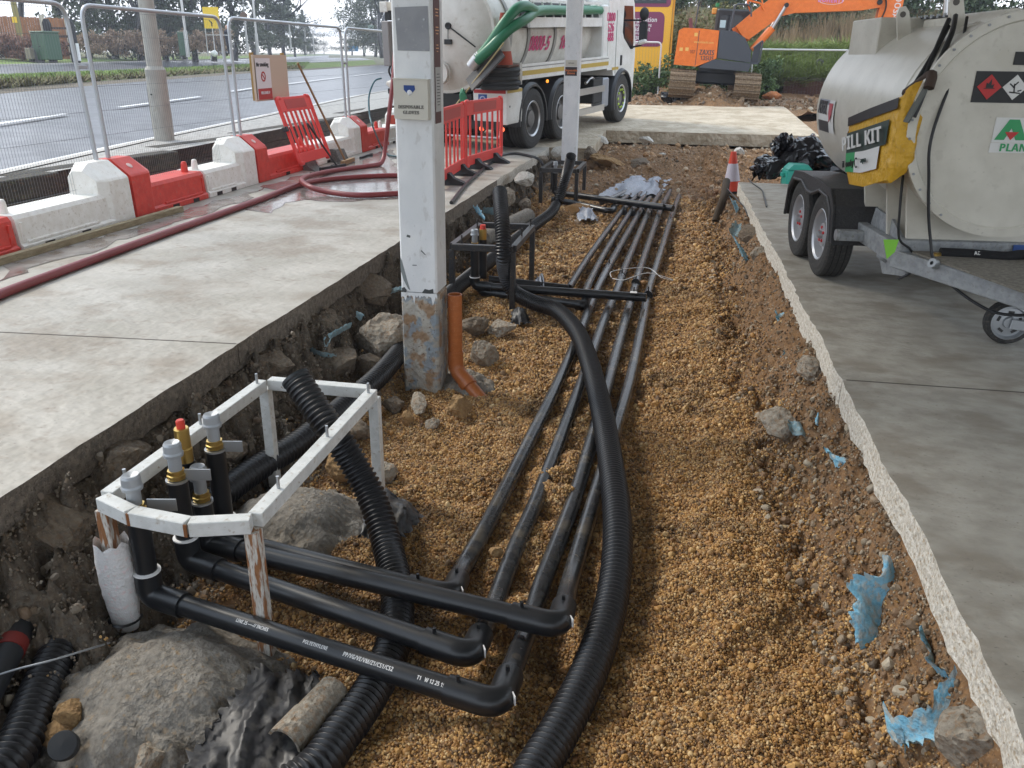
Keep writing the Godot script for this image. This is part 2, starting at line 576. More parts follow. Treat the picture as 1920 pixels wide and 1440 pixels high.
	tmat("grass", patchy([91, 0.03, 4, Color(0.075, 0.13, 0.02), Color(0.17, 0.25, 0.045)], [[92, 0.05, 3, Color(0.16, 0.12, 0.06), 0.6, 0.75, 0.7]]), Vector3(0.3, 0.3, 0.3), 0.95, coarse)
	tmat("verge_soil", patchy([93, 0.03, 4, Color(0.09, 0.075, 0.055), Color(0.17, 0.14, 0.1)], [[94, 0.08, 3, Color(0.26, 0.21, 0.14), 0.6, 0.8, 0.7]]), Vector3(0.6, 0.6, 0.6), 0.95, coarse)
	tmat("far_ground", patchy([95, 0.02, 4, Color(0.07, 0.09, 0.025), Color(0.16, 0.14, 0.07)], [[96, 0.05, 3, Color(0.2, 0.15, 0.08), 0.6, 0.75, 0.7]]), Vector3(0.25, 0.25, 0.25), 0.95, coarse)
	for k in ["concrete_left", "concrete_right"]: M[k].normal_scale = 0.3
	var marking := mat("road_marking", Color(0.75, 0.75, 0.74), 0.6)

func build_setting() -> void:
	# ---- wide ground under and round everything
	var xs := [-420.0, -160.0, -90.0, -60.0, -45.0, -36.0, -28.0, -20.0, -12.0, -7.4, -6.9, 2.0, 8.0, 16.0, 40.0, 120.0, 400.0]
	var zs := [60.0, 30.0, 8.0, 0.0, -8.0, -16.0, -22.0, -25.6, -28.0, -32.0, -36.0, -44.0, -60.0, -90.0, -140.0, -220.0, -420.0]
	var pts := PackedVector3Array()
	for z in zs:
		for x in xs:
			var y := -0.8
			if x < -7.0: y = lerpf(0.1, 0.6, smoothstep(-50.0, -90.0, x))
			elif z < -25.0: y = minf(0.25 + 0.04 * (-z - 25.0), 1.0)
			elif x > 13.0: y = -0.1
			if z < -230.0: y = 0.9
			pts.append(Vector3(x, y, z))
	structure("ground", Geo.new().grid(pts, xs.size()), M.far_ground)

	# ---- main road: footway, near carriageway, central verge, far carriageway, far grass
	var A := [Vector3(-6.2, 0.42, 6), Vector3(-6.3, 0.42, -6.8), Vector3(-6.3, 0.42, -10.6), Vector3(-6.55, 0.42, -15), Vector3(-7.1, 0.44, -26), Vector3(-8.4, 0.45, -38), Vector3(-9, 0.5, -90)]
	var B := [Vector3(-5.8, 0.42, 6), Vector3(-6.508, 0.42, -6.878), Vector3(-7.231, 0.42, -10.919), Vector3(-7.827, 0.42, -15.09), Vector3(-9.548, 0.42, -26.244), Vector3(-10.65, 0.42, -36.639), Vector3(-17, 0.5, -90)]
	var C := [Vector3(-14.5, 0.45, 6), Vector3(-17.335, 0.45, -18.899), Vector3(-18.297, 0.45, -21.085), Vector3(-20.486, 0.45, -28.833), Vector3(-25.163, 0.45, -49.089), Vector3(-26.703, 0.45, -62.175), Vector3(-33.195, 0.45, -96.988)]
	var D := [Vector3(-21.5, 0.5, 6), Vector3(-25.726, 0.5, -28.224), Vector3(-26.246, 0.5, -30.403), Vector3(-27.993, 0.5, -39.523), Vector3(-37.722, 0.5, -73.725), Vector3(-44.254, 0.5, -101.58), Vector3(-60.389, 0.5, -170.037)]
	var E := [Vector3(-31, 0.8, 6), Vector3(-30.388, 0.82, -33.49), Vector3(-32.471, 0.82, -37.781), Vector3(-36.462, 0.82, -50.059), Vector3(-56.346, 0.82, -110.311), Vector3(-90.429, 0.82, -201.56), Vector3(-217.923, 0.82, -552.24)]
	var F := [Vector3(-38, 1, 6), Vector3(-37.97, 1.03, -41.963), Vector3(-39.711, 1.03, -46.315), Vector3(-46.019, 1.03, -63.292), Vector3(-77.291, 1.03, -151.424), Vector3(-122.42, 1.03, -272.961), Vector3(-543.668, 1.03, -1377.945)]
	var g := Geo.new()
	var up := Vector3(0, 0.08, 0)
	var A2 := []
	for i in A.size(): A2.append(Vector3(minf(A[i].x, 1e9), A[i].y, A[i].z))
	strip(A, B, g)
	structure("footway", g, M.footway)
	g = Geo.new()
	var B1 := []
	for p in B: B1.append(p + Vector3(-0.13, 0.012, 0))
	var B0 := []
	for p in B: B0.append(p + Vector3(0, 0.012, 0))
	strip(B0, B1, g)
	var B2 := []
	for p in B: B2.append(p + Vector3(-0.14, -0.1, 0))
	strip(B1, B2, g)
	structure("kerb", g, mat("kerb_stone", Color(0.42, 0.4, 0.37), 0.85))
	g = Geo.new()
	var B3 := []
	for p in B: B3.append(p + Vector3(-0.1, -0.085, 0))
	strip(B3, C, g)
	structure("road", g, M.asphalt)
	g = Geo.new()
	var C1 := []
	for p in C: C1.append(p + Vector3(-0.9, 0.06, 0.0))
	strip(C, C1, g)
	structure("verge_border", g, M.verge_soil)
	g = Geo.new()
	var Dm := []
	for i in C.size():
		var p: Vector3 = (C1[i] + D[i]) * 0.5
		Dm.append(p + Vector3(0, 0.1, 0))
	strip(C1, Dm, g)
	strip(Dm, D, g)
	structure("central_verge", g, M.grass)
	g = Geo.new()
	strip(D, E, g)
	structure("far_road", g, M.asphalt)
	g = Geo.new()
	strip(E, F, g)
	structure("far_grass", g, M.grass)
	g = Geo.new()
	var F2 := []
	for p in F: F2.append(p * 1.9 + Vector3(0, 0.3 - p.y * 0.9, 0))
	strip(F, F2, g)
	structure("far_field", g, M.far_ground)
	g = Geo.new()
	for i in 6:
		var a: Vector3 = D[i] + Vector3(0.05, 0.02, 0); var b: Vector3 = D[i + 1] + Vector3(0.05, 0.02, 0)
		g.bar(a, b, 0.14, 0.1)
	for i in range(0, 6):
		g.bar(E[i] + Vector3(0, 0.02, 0), E[i + 1] + Vector3(0, 0.02, 0), 0.14, 0.12)
	structure("far_kerbs", g, mat("kerb_stone", Color(), 0))

	# ---- painted lines
	var dash := [Vector3(-11, 0.4, -11.489), Vector3(-11.19, 0.4, -12.634), Vector3(-11.808, 0.4, -15.229), Vector3(-12.219, 0.4, -17.533), Vector3(-13.169, 0.4, -22.557), Vector3(-14.097, 0.4, -26.041), Vector3(-14.79, 0.4, -28.939), Vector3(-14.866, 0.4, -29.291), Vector3(-17.657, 0.4, -44.553), Vector3(-18.34, 0.4, -48.254), Vector3(-20.157, 0.4, -58.828)]
	for k in [[1, 2], [3, 4], [5, 6], [7, 8], [9, 10]]:
		g = Geo.new()
		var a: Vector3 = dash[k[0]]; var b: Vector3 = dash[k[1]]
		var s := (b - a).cross(Vector3.UP).normalized() * 0.07
		var lift := Vector3(0, 0.03, 0)
		g.quad(a - s + lift, a + s + lift, b + s + lift, b - s + lift)
		structure("lane_marking", g, M.road_marking)
	g = Geo.new()
	for i in range(1, B.size() - 1):
		var a: Vector3 = B[i] + Vector3(-0.42, -0.058, 0); var b: Vector3 = B[i + 1] + Vector3(-0.42, -0.058, 0)
		g.quad(a, b, b + Vector3(-0.1, 0, 0), a + Vector3(-0.1, 0, 0))
	structure("edge_marking", g, M.road_marking)

	# ---- forecourt slabs
	var fore := Node3D.new()
	fore.name = "left_forecourt"
	fore.set_meta("kind", "structure")
	add_child(fore)
	slab("concrete_bay", fore, PackedVector2Array([Vector2(-6.4, 5), Vector2(-2.42, 5), Vector2(-2.43, -4.25), Vector2(-6.4, -3.95)]), flat, 0.15, M.concrete_left, M.dirty_edge, 0.012)
	slab("concrete_bay", fore, PackedVector2Array([Vector2(-6.4, -3.957), Vector2(-2.43, -4.257), Vector2(-2.38, -9.0), Vector2(-2.36, -11.5), Vector2(-6.4, -11.5)]), flat, 0.15, M.concrete_left, M.dirty_edge, 0.012)
	slab("concrete_bay", fore, PackedVector2Array([Vector2(-6.4, -11.507), Vector2(-2.36, -11.507), Vector2(-2.3, -16.1), Vector2(-6.4, -16.1)]), flat, 0.15, M.concrete_left, M.broken_edge, 0.03)
	slab("concrete_bay", fore, PackedVector2Array([Vector2(-7.4, -16.107), Vector2(-1.5, -16.107), Vector2(-1.5, -16.5), Vector2(-1.47, -19.0), Vector2(-7.6, -19.0)]), rampy, 0.22, M.concrete_far, M.concrete_far, 0.0)
	slab("concrete_bay", fore, PackedVector2Array([Vector2(-9.0, -19.007), Vector2(3.02, -19.007), Vector2(2.95, -25.2), Vector2(-0.85, -24.7), Vector2(-9.0, -24.4)]), rampy, 0.25, M.concrete_far, M.concrete_far, 0.0)
	var rf := Node3D.new()
	rf.name = "right_forecourt"
	rf.set_meta("kind", "structure")
	add_child(rf)
	slab("concrete_bay", rf, PackedVector2Array([Vector2(1.03, 5), Vector2(14, 5), Vector2(14, -4.62), Vector2(1.0, -4.42)]), flat, 0.15, M.concrete_right, M.broken_edge, 0.03)
	slab("concrete_bay", rf, PackedVector2Array([Vector2(1.0, -4.428), Vector2(14, -4.628), Vector2(14, -12.2), Vector2(0.94, -12.2)]), flat, 0.16, M.concrete_right, M.broken_edge, 0.025)

	for q in [[Vector3(-6.3, -0.009, -3.953), Vector3(-2.44, -0.009, -4.253)], [Vector3(1.02, -0.009, -4.424), Vector3(13.9, -0.009, -4.624)], [Vector3(-6.3, -0.009, -11.5035), Vector3(-2.37, -0.009, -11.5035)]]:
		structure("joint_seal", Geo.new().bar(q[0], q[1], 0.012, 0.02), mat("seal_dark", Color(0.07, 0.06, 0.05), 0.9))

	# ---- trench: dug soil with banks, near end closed by a soil face
	var zrow := PackedFloat32Array()
	var z := 4.0
	while z > -19.6:
		zrow.append(z)
		z -= 0.25 if z > -0.4 else (0.03 if z > -8.5 else 0.06)
	var xcol := PackedFloat32Array()
	var x := -2.75
	while x < 1.4:
		xcol.append(x)
		x += 0.03
	while x < 6.5:
		xcol.append(x)
		x += 0.3
	var tp := PackedVector3Array()
	for zz in zrow:
		for xx in xcol:
			var y := trench_y(xx, zz)
			if xx > 1.4 and zz > -12.4: y = -0.6
			tp.append(Vector3(xx, y, zz))
	# the left bank gets a darker, greyer colour than the clay of the floor and right bank
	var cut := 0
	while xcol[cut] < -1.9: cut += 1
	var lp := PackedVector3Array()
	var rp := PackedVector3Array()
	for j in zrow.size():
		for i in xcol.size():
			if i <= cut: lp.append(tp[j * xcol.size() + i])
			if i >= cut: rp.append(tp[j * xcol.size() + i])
	structure("left_bank", Geo.new().grid(lp, cut + 1), M.dark_soil)
	structure("dug_trench", Geo.new().grid(rp, xcol.size() - cut), M.dug_soil)
	structure("trench_end", Geo.new().box(Vector3(-0.7, -0.4, 4.1), Vector3(4.2, 0.9, 0.2)), M.dug_soil)

	# ---- soil apron behind the far slab, under the excavator
	pts = PackedVector3Array()
	for j in 80:
		for i in 150:
			var xx := -9.0 + i * 0.15
			var zz := -24.2 - j * 0.14
			pts.append(Vector3(xx, apron_y(xx, zz), zz))
	structure("soil_apron", Geo.new().grid(pts, 150), M.dug_soil)
	# stony ground to the right of the far slab
	pts = PackedVector3Array()
	for j in 40:
		for i in 50:
			var xx := 2.9 + i * 0.25
			var zz := -11.8 - j * 0.4
			var y := -0.25 + 0.03 * (-zz - 12.0) + 0.2 * nz.get_noise_2d(xx * 8.0, zz * 8.0) + 0.07 * nz.get_noise_2d(xx * 30.0, zz * 30.0)
			if zz > -12.4: y = -0.3
			pts.append(Vector3(xx, y, zz))
	structure("rubble_ground", Geo.new().grid(pts, 50), M.dug_soil)
	print("setting ", Time.get_ticks_msec())


# ------------------------------------------------------------------ things in the trench
func trench_materials() -> void:
	var pb := mat("pipe_black", Color(0.011, 0.012, 0.014), 0.33)
	mat("duct_black", Color(0.010, 0.010, 0.012), 0.4)
	tmat("pipe_dusty", patchy([111, 0.03, 4, Color(0.016, 0.017, 0.02), Color(0.035, 0.036, 0.039)], [[112, 0.008, 5, Color(0.16, 0.13, 0.09), 0.56, 0.9, 0.5], [113, 0.05, 3, Color(0.22, 0.18, 0.13), 0.78, 0.9, 0.4]]), Vector3(0.9, 0.9, 0.9), 0.27)
	tmat("pipe_sky_sheen", patchy([114, 0.03, 4, Color(0.16, 0.165, 0.175), Color(0.27, 0.275, 0.285)], [[115, 0.05, 3, Color(0.24, 0.19, 0.13), 0.62, 0.8, 0.6]]), Vector3(1.2, 1.2, 1.2), 0.34)  # pale grey imitating sky sheen on the far pipes, used by no mesh
	tmat("white_steel", patchy([121, 0.02, 4, Color(0.56, 0.57, 0.55), Color(0.66, 0.67, 0.655)], [[122, 0.025, 4, Color(0.4, 0.36, 0.29), 0.7, 0.86, 0.5], [123, 0.05, 3, Color(0.24, 0.14, 0.07), 0.8, 0.88, 0.6]]), Vector3(1.3, 1.3, 1.3), 0.4)
	tmat("rusty_white_steel", patchy([124, 0.025, 4, Color(0.5, 0.47, 0.42), Color(0.6, 0.58, 0.53)], [[125, 0.012, 5, Color(0.27, 0.105, 0.028), 0.46, 0.64, 0.95], [126, 0.05, 4, Color(0.14, 0.05, 0.016), 0.62, 0.78, 0.6]]), Vector3(5.0, 0.8, 5.0), 0.75)
	tmat("black_steel", patchy([127, 0.03, 4, Color(0.018, 0.019, 0.021), Color(0.03, 0.031, 0.034)], [[128, 0.05, 4, Color(0.16, 0.1, 0.05), 0.66, 0.8, 0.5]]), Vector3(1.4, 1.4, 1.4), 0.38)
	mat("galvanised", Color(0.42, 0.44, 0.46), 0.42, 0.75)
	mat("cast_grey", Color(0.36, 0.38, 0.4), 0.5, 0.5)
	mat("brass", Color(0.62, 0.42, 0.13), 0.3, 0.95)
	mat("cap_red", Color(0.62, 0.045, 0.025), 0.5)
	mat("print_white", Color(0.7, 0.7, 0.7), 0.6)
	tmat("post_white", patchy([131, 0.01, 4, Color(0.66, 0.68, 0.69), Color(0.74, 0.755, 0.76)], [[132, 0.025, 4, Color(0.45, 0.44, 0.42), 0.72, 0.86, 0.4], [133, 0.15, 2, Color(0.3, 0.3, 0.3), 0.86, 0.9, 0.5]]), Vector3(0.8, 0.5, 0.8), 0.42, null)
	tmat("post_stained", patchy([134, 0.008, 5, Color(0.24, 0.22, 0.19), Color(0.42, 0.4, 0.35)], [[135, 0.01, 5, Color(0.27, 0.15, 0.065), 0.5, 0.68, 0.75], [136, 0.012, 5, Color(0.22, 0.27, 0.31), 0.58, 0.72, 0.8], [137, 0.04, 4, Color(0.09, 0.06, 0.04), 0.68, 0.8, 0.7]]), Vector3(1.2, 1.0, 1.2), 0.85, M.n_coarse)
	tmat("orange_clay", patchy([138, 0.03, 4, Color(0.36, 0.105, 0.025), Color(0.42, 0.125, 0.03)], [[139, 0.06, 3, Color(0.45, 0.25, 0.14), 0.7, 0.82, 0.5]]), Vector3(1.5, 1.5, 1.5), 0.4)
	tmat("blue_membrane", patchy([141, 0.03, 4, Color(0.16, 0.43, 0.62), Color(0.24, 0.53, 0.70)], [[142, 0.02, 5, Color(0.44, 0.42, 0.36), 0.46, 0.66, 0.8], [143, 0.1, 2, Color(0.13, 0.11, 0.09), 0.76, 0.84, 0.6]]), Vector3(2.2, 2.2, 2.2), 0.75, M.n_coarse)
	tmat("pale_membrane", patchy([144, 0.03, 4, Color(0.20, 0.34, 0.40), Color(0.33, 0.47, 0.52)], [[145, 0.035, 4, Color(0.3, 0.27, 0.21), 0.52, 0.68, 0.8]]), Vector3(2.2, 2.2, 2.2), 0.8, M.n_coarse)
	tmat("black_sheet", patchy([146, 0.03, 4, Color(0.015, 0.015, 0.017), Color(0.03, 0.03, 0.034)], [[147, 0.02, 5, Color(0.13, 0.12, 0.105), 0.56, 0.8, 0.6]]), Vector3(1.1, 1.1, 1.1), 0.48)
	tmat("grey_sheet", patchy([148, 0.03, 4, Color(0.24, 0.27, 0.33), Color(0.36, 0.39, 0.46)], [[149, 0.04, 4, Color(0.42, 0.36, 0.28), 0.64, 0.8, 0.6]]), Vector3(1.1, 1.1, 1.1), 0.4, M.n_coarse)
	tmat("rubble", patchy([151, 0.03, 5, Color(0.19, 0.165, 0.13), Color(0.36, 0.325, 0.27)], [[152, 0.04, 4, Color(0.22, 0.12, 0.05), 0.55, 0.7, 0.7], [153, 0.12, 2, Color(0.08, 0.065, 0.05), 0.72, 0.82, 0.7]]), Vector3(1.7, 1.7, 1.7), 0.95, M.n_stony)
	tmat("dark_rubble", patchy([154, 0.03, 5, Color(0.10, 0.08, 0.06), Color(0.21, 0.17, 0.125)], [[155, 0.04, 4, Color(0.17, 0.1, 0.05), 0.55, 0.7, 0.7], [156, 0.12, 2, Color(0.32, 0.28, 0.22), 0.74, 0.84, 0.7]]), Vector3(1.7, 1.7, 1.7), 0.95, M.n_stony)

func post_box(o: Vector3, sx: float, sz: float, y0: float, y1: float, ch := 0.012) -> Geo:
	return Geo.new().box(Vector3(o.x, (y0 + y1) * 0.5, o.z), Vector3(sx, y1 - y0, sz), Basis(), ch)

func build_posts() -> void:
	# canopy column in front
	var p := thing("canopy_post", "white square canopy post with a glove dispenser, nearest the camera", "post", at(Vector3(-1.592, 0, -5.305)), "white canopy posts")
	obj("column", post_box(Vector3(), 0.25, 0.25, 0.11, 4.55), M.post_white, p)
	obj("column_foot", post_box(Vector3(), 0.254, 0.254, -0.75, 0.109), M.post_stained, p)
	var g := Geo.new()
	# ragged lower end of the paint
	var rag := PackedVector2Array([Vector2(0.1245, 0.115), Vector2(-0.1245, 0.115)])
	for k in 26:
		var x := -0.1245 + 0.249 * k / 25.0
		rag.append(Vector2(x, 0.1 - 0.05 * absf(nz.get_noise_2d(x * 900.0, 3.0)) - 0.12 * maxf(0.0, nz.get_noise_2d(x * 240.0, 9.0))))
	g.prism(Transform3D(), rag, 0.1262, 0.1285)
	obj("paint_edge", g, M.post_white, p)
	g = Geo.new()
	g.quad(Vector3(-0.09, 1.622, 0.128), Vector3(0.11, 1.62, 0.128), Vector3(0.105, 1.868, 0.128), Vector3(-0.1, 1.86, 0.128))
	obj("bare_patch", g, tmat("bare_patch", patchy([161, 0.012, 4, Color(0.25, 0.26, 0.28), Color(0.29, 0.3, 0.32)], [[162, 0.03, 4, Color(0.4, 0.41, 0.43), 0.74, 0.86, 0.5]]), Vector3(1, 1, 1), 0.6, null, false), p)
	for s in [-0.075, 0.08]:
		obj("screw", Geo.new().cyl(Vector3(s, 1.795, 0.125), Vector3(s, 1.795, 0.134), 0.006, -1, 8), M.galvanised, p)
	# scuffs
	g = Geo.new()
	for s in [[[-0.124, 0.36, -0.112, 0.33, -0.08, 0.2, -0.06, 0.13, -0.075, 0.14, -0.105, 0.2, -0.122, 0.26], 0.24], [[0.02, 0.4, 0.05, 0.375, 0.052, 0.38, 0.024, 0.408], 0.12], [[-0.075, 0.49, -0.05, 0.485, -0.048, 0.5, -0.07, 0.505], 0.1], [[0.02, 0.118, 0.06, 0.113, 0.1, 0.118, 0.098, 0.15, 0.07, 0.14, 0.04, 0.146], 0.06], [[-0.12, 0.118, -0.09, 0.114, -0.085, 0.13, -0.1, 0.15, -0.118, 0.145], 0.07], [[-0.04, 0.3, -0.01, 0.302, -0.012, 0.307, -0.04, 0.306], 0.15]]:
		var pl := PackedVector2Array()
		for k in s[0].size() / 2: pl.append(Vector2(s[0][k * 2], s[0][k * 2 + 1]))
		obj("scuff", Geo.new().prism(Transform3D(), pl, 0.1252, 0.1268), mat("scuff_%d" % int(s[1] * 100), Color(s[1] * 0.9, s[1], s[1]), 0.8), p)
	# maroon notice strip on the right-hand face
	g = Geo.new()
	g.box(Vector3(0.1272, 1.86, 0.02), Vector3(0.003, 1.32, 0.13))
	var strip_ := obj("notice_strip", g, mat("maroon_strip", Color(0.085, 0.026, 0.03), 0.5), p)
	obj("notice_card", Geo.new().box(Vector3(0.1292, 1.40, 0.02), Vector3(0.003, 0.26, 0.115)), mat("grey_card", Color(0.45, 0.45, 0.44), 0.6), p)
	var ink := mat("strip_ink", Color(0.75, 0.42, 0.22), 0.6)
	for k in 9:
		g = Geo.new()
		var y := 1.62 + k * 0.1
		for j in 3: g.box(Vector3(0.1295, y + j * 0.018, 0.02), Vector3(0.001, 0.006, 0.03 + 0.05 * fmod(k * 0.37 + j * 0.61, 1.0)))
		obj("printed_lines", g, ink, strip_)
	g = Geo.new()
	for k in 11: g.box(Vector3(0.1312, 1.31 + k * 0.018, 0.02), Vector3(0.001, 0.004, 0.05 + 0.04 * fmod(k * 0.43, 1.0)))
	obj("printed_lines", g, mat("dark_ink", Color(0.05, 0.05, 0.05), 0.7), p)
	# glove dispenser screwed to the post
	var d := thing("glove_dispenser", "cream metal glove dispenser fixed to the front of the nearest canopy post", "dispenser", at(Vector3(-1.592, 1.345, -5.178)))
	var gm := mat("dispenser_cream", Color(0.56, 0.54, 0.47), 0.45)
	var poly := PackedVector2Array([Vector2(-0.108, -0.113), Vector2(0.108, -0.118), Vector2(0.108, 0.113), Vector2(-0.108, 0.118), Vector2(-0.108, 0.0), Vector2(-0.045, 0.0), Vector2(-0.045, 0.088), Vector2(0.03, 0.088), Vector2(0.03, 0.055), Vector2(-0.005, 0.022), Vector2(-0.045, 0.052), Vector2(-0.0455, 0.0)])
	obj("case", Geo.new().prism(Transform3D(Basis(), Vector3(0, 0, 0)), PackedVector2Array([Vector2(-0.108, -0.113), Vector2(0.108, -0.118), Vector2(0.108, 0.113), Vector2(-0.108, 0.118)]), 0.0, 0.055), gm, d)
	g = Geo.new()
	g.prism(Transform3D(Basis(), Vector3()), PackedVector2Array([Vector2(-0.042, 0.082), Vector2(0.026, 0.082), Vector2(0.03, 0.058), Vector2(-0.005, 0.022), Vector2(-0.042, 0.055)]), 0.0555, 0.0565)
	obj("opening", g, mat("glove_blue", Color(0.03, 0.07, 0.24), 0.8), d)
	g = Geo.new()
	g.lump(Vector3(-0.005, 0.04, 0.056), Vector3(0.018, 0.016, 0.008), 0.5, 3, 1)
	obj("glove_tip", g, mat("glove_white", Color(0.72, 0.74, 0.78), 0.7), d)
	obj("top_flange", Geo.new().box(Vector3(0, 0.117, 0.028), Vector3(0.222, 0.006, 0.064), Basis(Vector3.BACK, -0.02)), gm, d)
	lettering("DISPOSABLE", 0.019, at(Vector3(0.0, -0.043, 0.056)), mat("dark_ink", Color(), 0), d, 0.95, serif)
	lettering("GLOVES", 0.019, at(Vector3(0.0, -0.075, 0.056)), mat("dark_ink", Color(), 0), d, 0.95, serif)
	# second canopy column
	p = thing("canopy_post", "white square canopy post standing behind the farthest black frame", "post", at(Vector3(-1.79, 0, -15.08)), "white canopy posts")
	obj("column", post_box(Vector3(), 0.26, 0.26, -0.2, 4.55), M.post_white, p)
	obj("notice", Geo.new().box(Vector3(-0.01, 1.37, 0.132), Vector3(0.2, 0.14, 0.004)), mat("dark_notice", Color(0.03, 0.02, 0.025), 0.5), p)
	lettering("Disposable", 0.03, at(Vector3(-0.01, 1.385, 0.135)), mat("orange_ink", Color(0.7, 0.2, 0.05), 0.6), p)
	lettering("Gloves", 0.03, at(Vector3(-0.01, 1.34, 0.135)), mat("orange_ink", Color(), 0), p)
	obj("glove_slot", Geo.new().box(Vector3(-0.01, 1.50, 0.133), Vector3(0.19, 0.1, 0.006)), gm, p)
	lettering("DISPOSABLE", 0.018, at(Vector3(-0.01, 1.5, 0.137)), mat("dark_ink", Color(), 0), p, 0.6, serif)
	# the forecourt canopy that both columns carry, above the picture
	var c := thing("forecourt_canopy", "flat forecourt canopy carried by the white posts, overhead", "canopy", at(Vector3(0, 4.55, 0)))
	obj("soffit", Geo.new().box(Vector3(CANOPY_X0 * 0.5 + CANOPY_X1 * 0.5, 0.06, -4.0), Vector3(CANOPY_X1 - CANOPY_X0, 0.12, 23.0)), mat("soffit_white", Color(0.6, 0.6, 0.6), 0.7), c)
	obj("fascia", Geo.new().box(Vector3(CANOPY_X0 - 0.03, 0.35, -4.0), Vector3(0.06, 0.8, 23.0)), mat("fascia_orange", Color(0.7, 0.25, 0.03), 0.5), c)

# capped riser with brass union
func riser_cap(t: Node, p: Vector3, y: float, hex: bool) -> void:
	# y: height of the cap's top
	var g := Geo.new()
	g.lathe(Vector3(p.x, y - 0.062, p.z), Vector3.UP, [Vector2(0.02706, 0), Vector2(0.03854, 0.0), Vector2(0.04018, 0.012), Vector2(0.03608, 0.02), Vector2(0.03526, 0.05), Vector2(0.02952, 0.06), Vector2(0, 0.05)], 20)
	obj("cap", g, M.cast_grey, t)
	obj("nipple", Geo.new().cyl(Vector3(p.x, y - 0.125, p.z), Vector3(p.x, y - 0.06, p.z), 0.027), M.cast_grey, t)
	g = Geo.new()
	g.lathe(Vector3(p.x, y - 0.165, p.z), Vector3.UP, [Vector2(0.0246, 0), Vector2(0.03772, 0.002), Vector2(0.03936, 0.02), Vector2(0.03444, 0.024), Vector2(0.03444, 0.04), Vector2(0.0164, 0.042)], 8 if hex else 18)
	obj("union_nut", g, M.brass, t)
	obj("clamp_ring", Geo.new().lathe(Vector3(p.x, y - 0.175, p.z), Vector3.UP, [Vector2(0.0328, 0), Vector2(0.04592, 0), Vector2(0.04592, 0.009), Vector2(0.0328, 0.009)], 20), M.galvanised, t)

func fuel_line(label: String, rx: Vector3, cap_y: float, hy: float, h_end: Vector3, run: Array, group := "black fuel pipes running along the trench") -> Node3D:
	var t := thing("fuel_pipe", label, "pipe", Transform3D(), group)
	var r := 0.042
	riser_cap(t, rx, cap_y, true)
	# riser
	var foot := Vector3(rx.x, hy, rx.z)
	obj("riser", Geo.new().cyl(Vector3(rx.x, hy + 0.1, rx.z), Vector3(rx.x, cap_y - 0.17, rx.z), 0.041), M.pipe_black, t)
	obj("collar", Geo.new().lathe(Vector3(rx.x, hy + 0.11, rx.z), Vector3.UP, [Vector2(0.04, 0), Vector2(0.0525, 0), Vector2(0.0525, 0.006), Vector2(0.04, 0.009)], 20), M.print_white, t)
	var dir := (h_end - foot).normalized()
	# lower elbow
	obj("elbow", Geo.new().tube(bends([Vector3(rx.x, hy + 0.11, rx.z), foot, foot + dir * 0.17], 0.075), 0.051, 18), M.pipe_black, t)
	# cross run
	var q: Vector3 = run[0]
	obj("cross_pipe", Geo.new().cyl(foot + dir * 0.14, h_end - dir * 0.1, r), M.pipe_black, t)
	# far elbow, turned into the long run
	var d2: Vector3 = (Vector3(run[0]) - h_end).normalized()
	obj("elbow", Geo.new().tube(bends([h_end - dir * 0.19, h_end, h_end + d2 * 0.19], 0.075), 0.051, 18), M.pipe_black, t)
	obj("terminal", Geo.new().cyl(h_end + d2 * 0.15 + Vector3(0, 0.04, 0), h_end + d2 * 0.15 + Vector3(0, 0.07, 0), 0.009, 0.007, 8), M.pipe_black, t)
	obj("terminal", Geo.new().cyl(h_end - dir * 0.15 + Vector3(0, 0.04, 0), h_end - dir * 0.15 + Vector3(0, 0.07, 0), 0.009, 0.007, 8), M.pipe_black, t)
	obj("sticker", Geo.new().box(h_end + d2 * 0.05 + Vector3(0.045, 0.015, 0.015), Vector3(0.004, 0.036, 0.028), Basis(Vector3.UP, 0.5)), M.print_white, t)
	var pts := [h_end + d2 * 0.16]
	pts.append_array(run)
	var all := path(pts, 0.12)
	var near := PackedVector3Array()
	var far := PackedVector3Array()
	for p in all:
		if p.z > -7.7: near.append(p)
		else: far.append(p)
	far.insert(0, near[-1])
	obj("long_pipe", Geo.new().tube(near, r, 16), M.pipe_dusty, t)
	obj("long_pipe", Geo.new().tube(far, r, 14), M.pipe_dusty, t)
	return t

func coupling(t: Node, p: Vector3, d: Vector3, r := 0.044) -> void:
	d = d.normalized()
	obj("coupling", Geo.new().cyl(p - d * 0.012, p + d * 0.012, r), M.pipe_black, t)
	obj("terminal", Geo.new().cyl(p + Vector3(0, r * 0.9, 0), p + Vector3(0, r + 0.04, 0), 0.008, 0.006, 8), M.pipe_black, t)

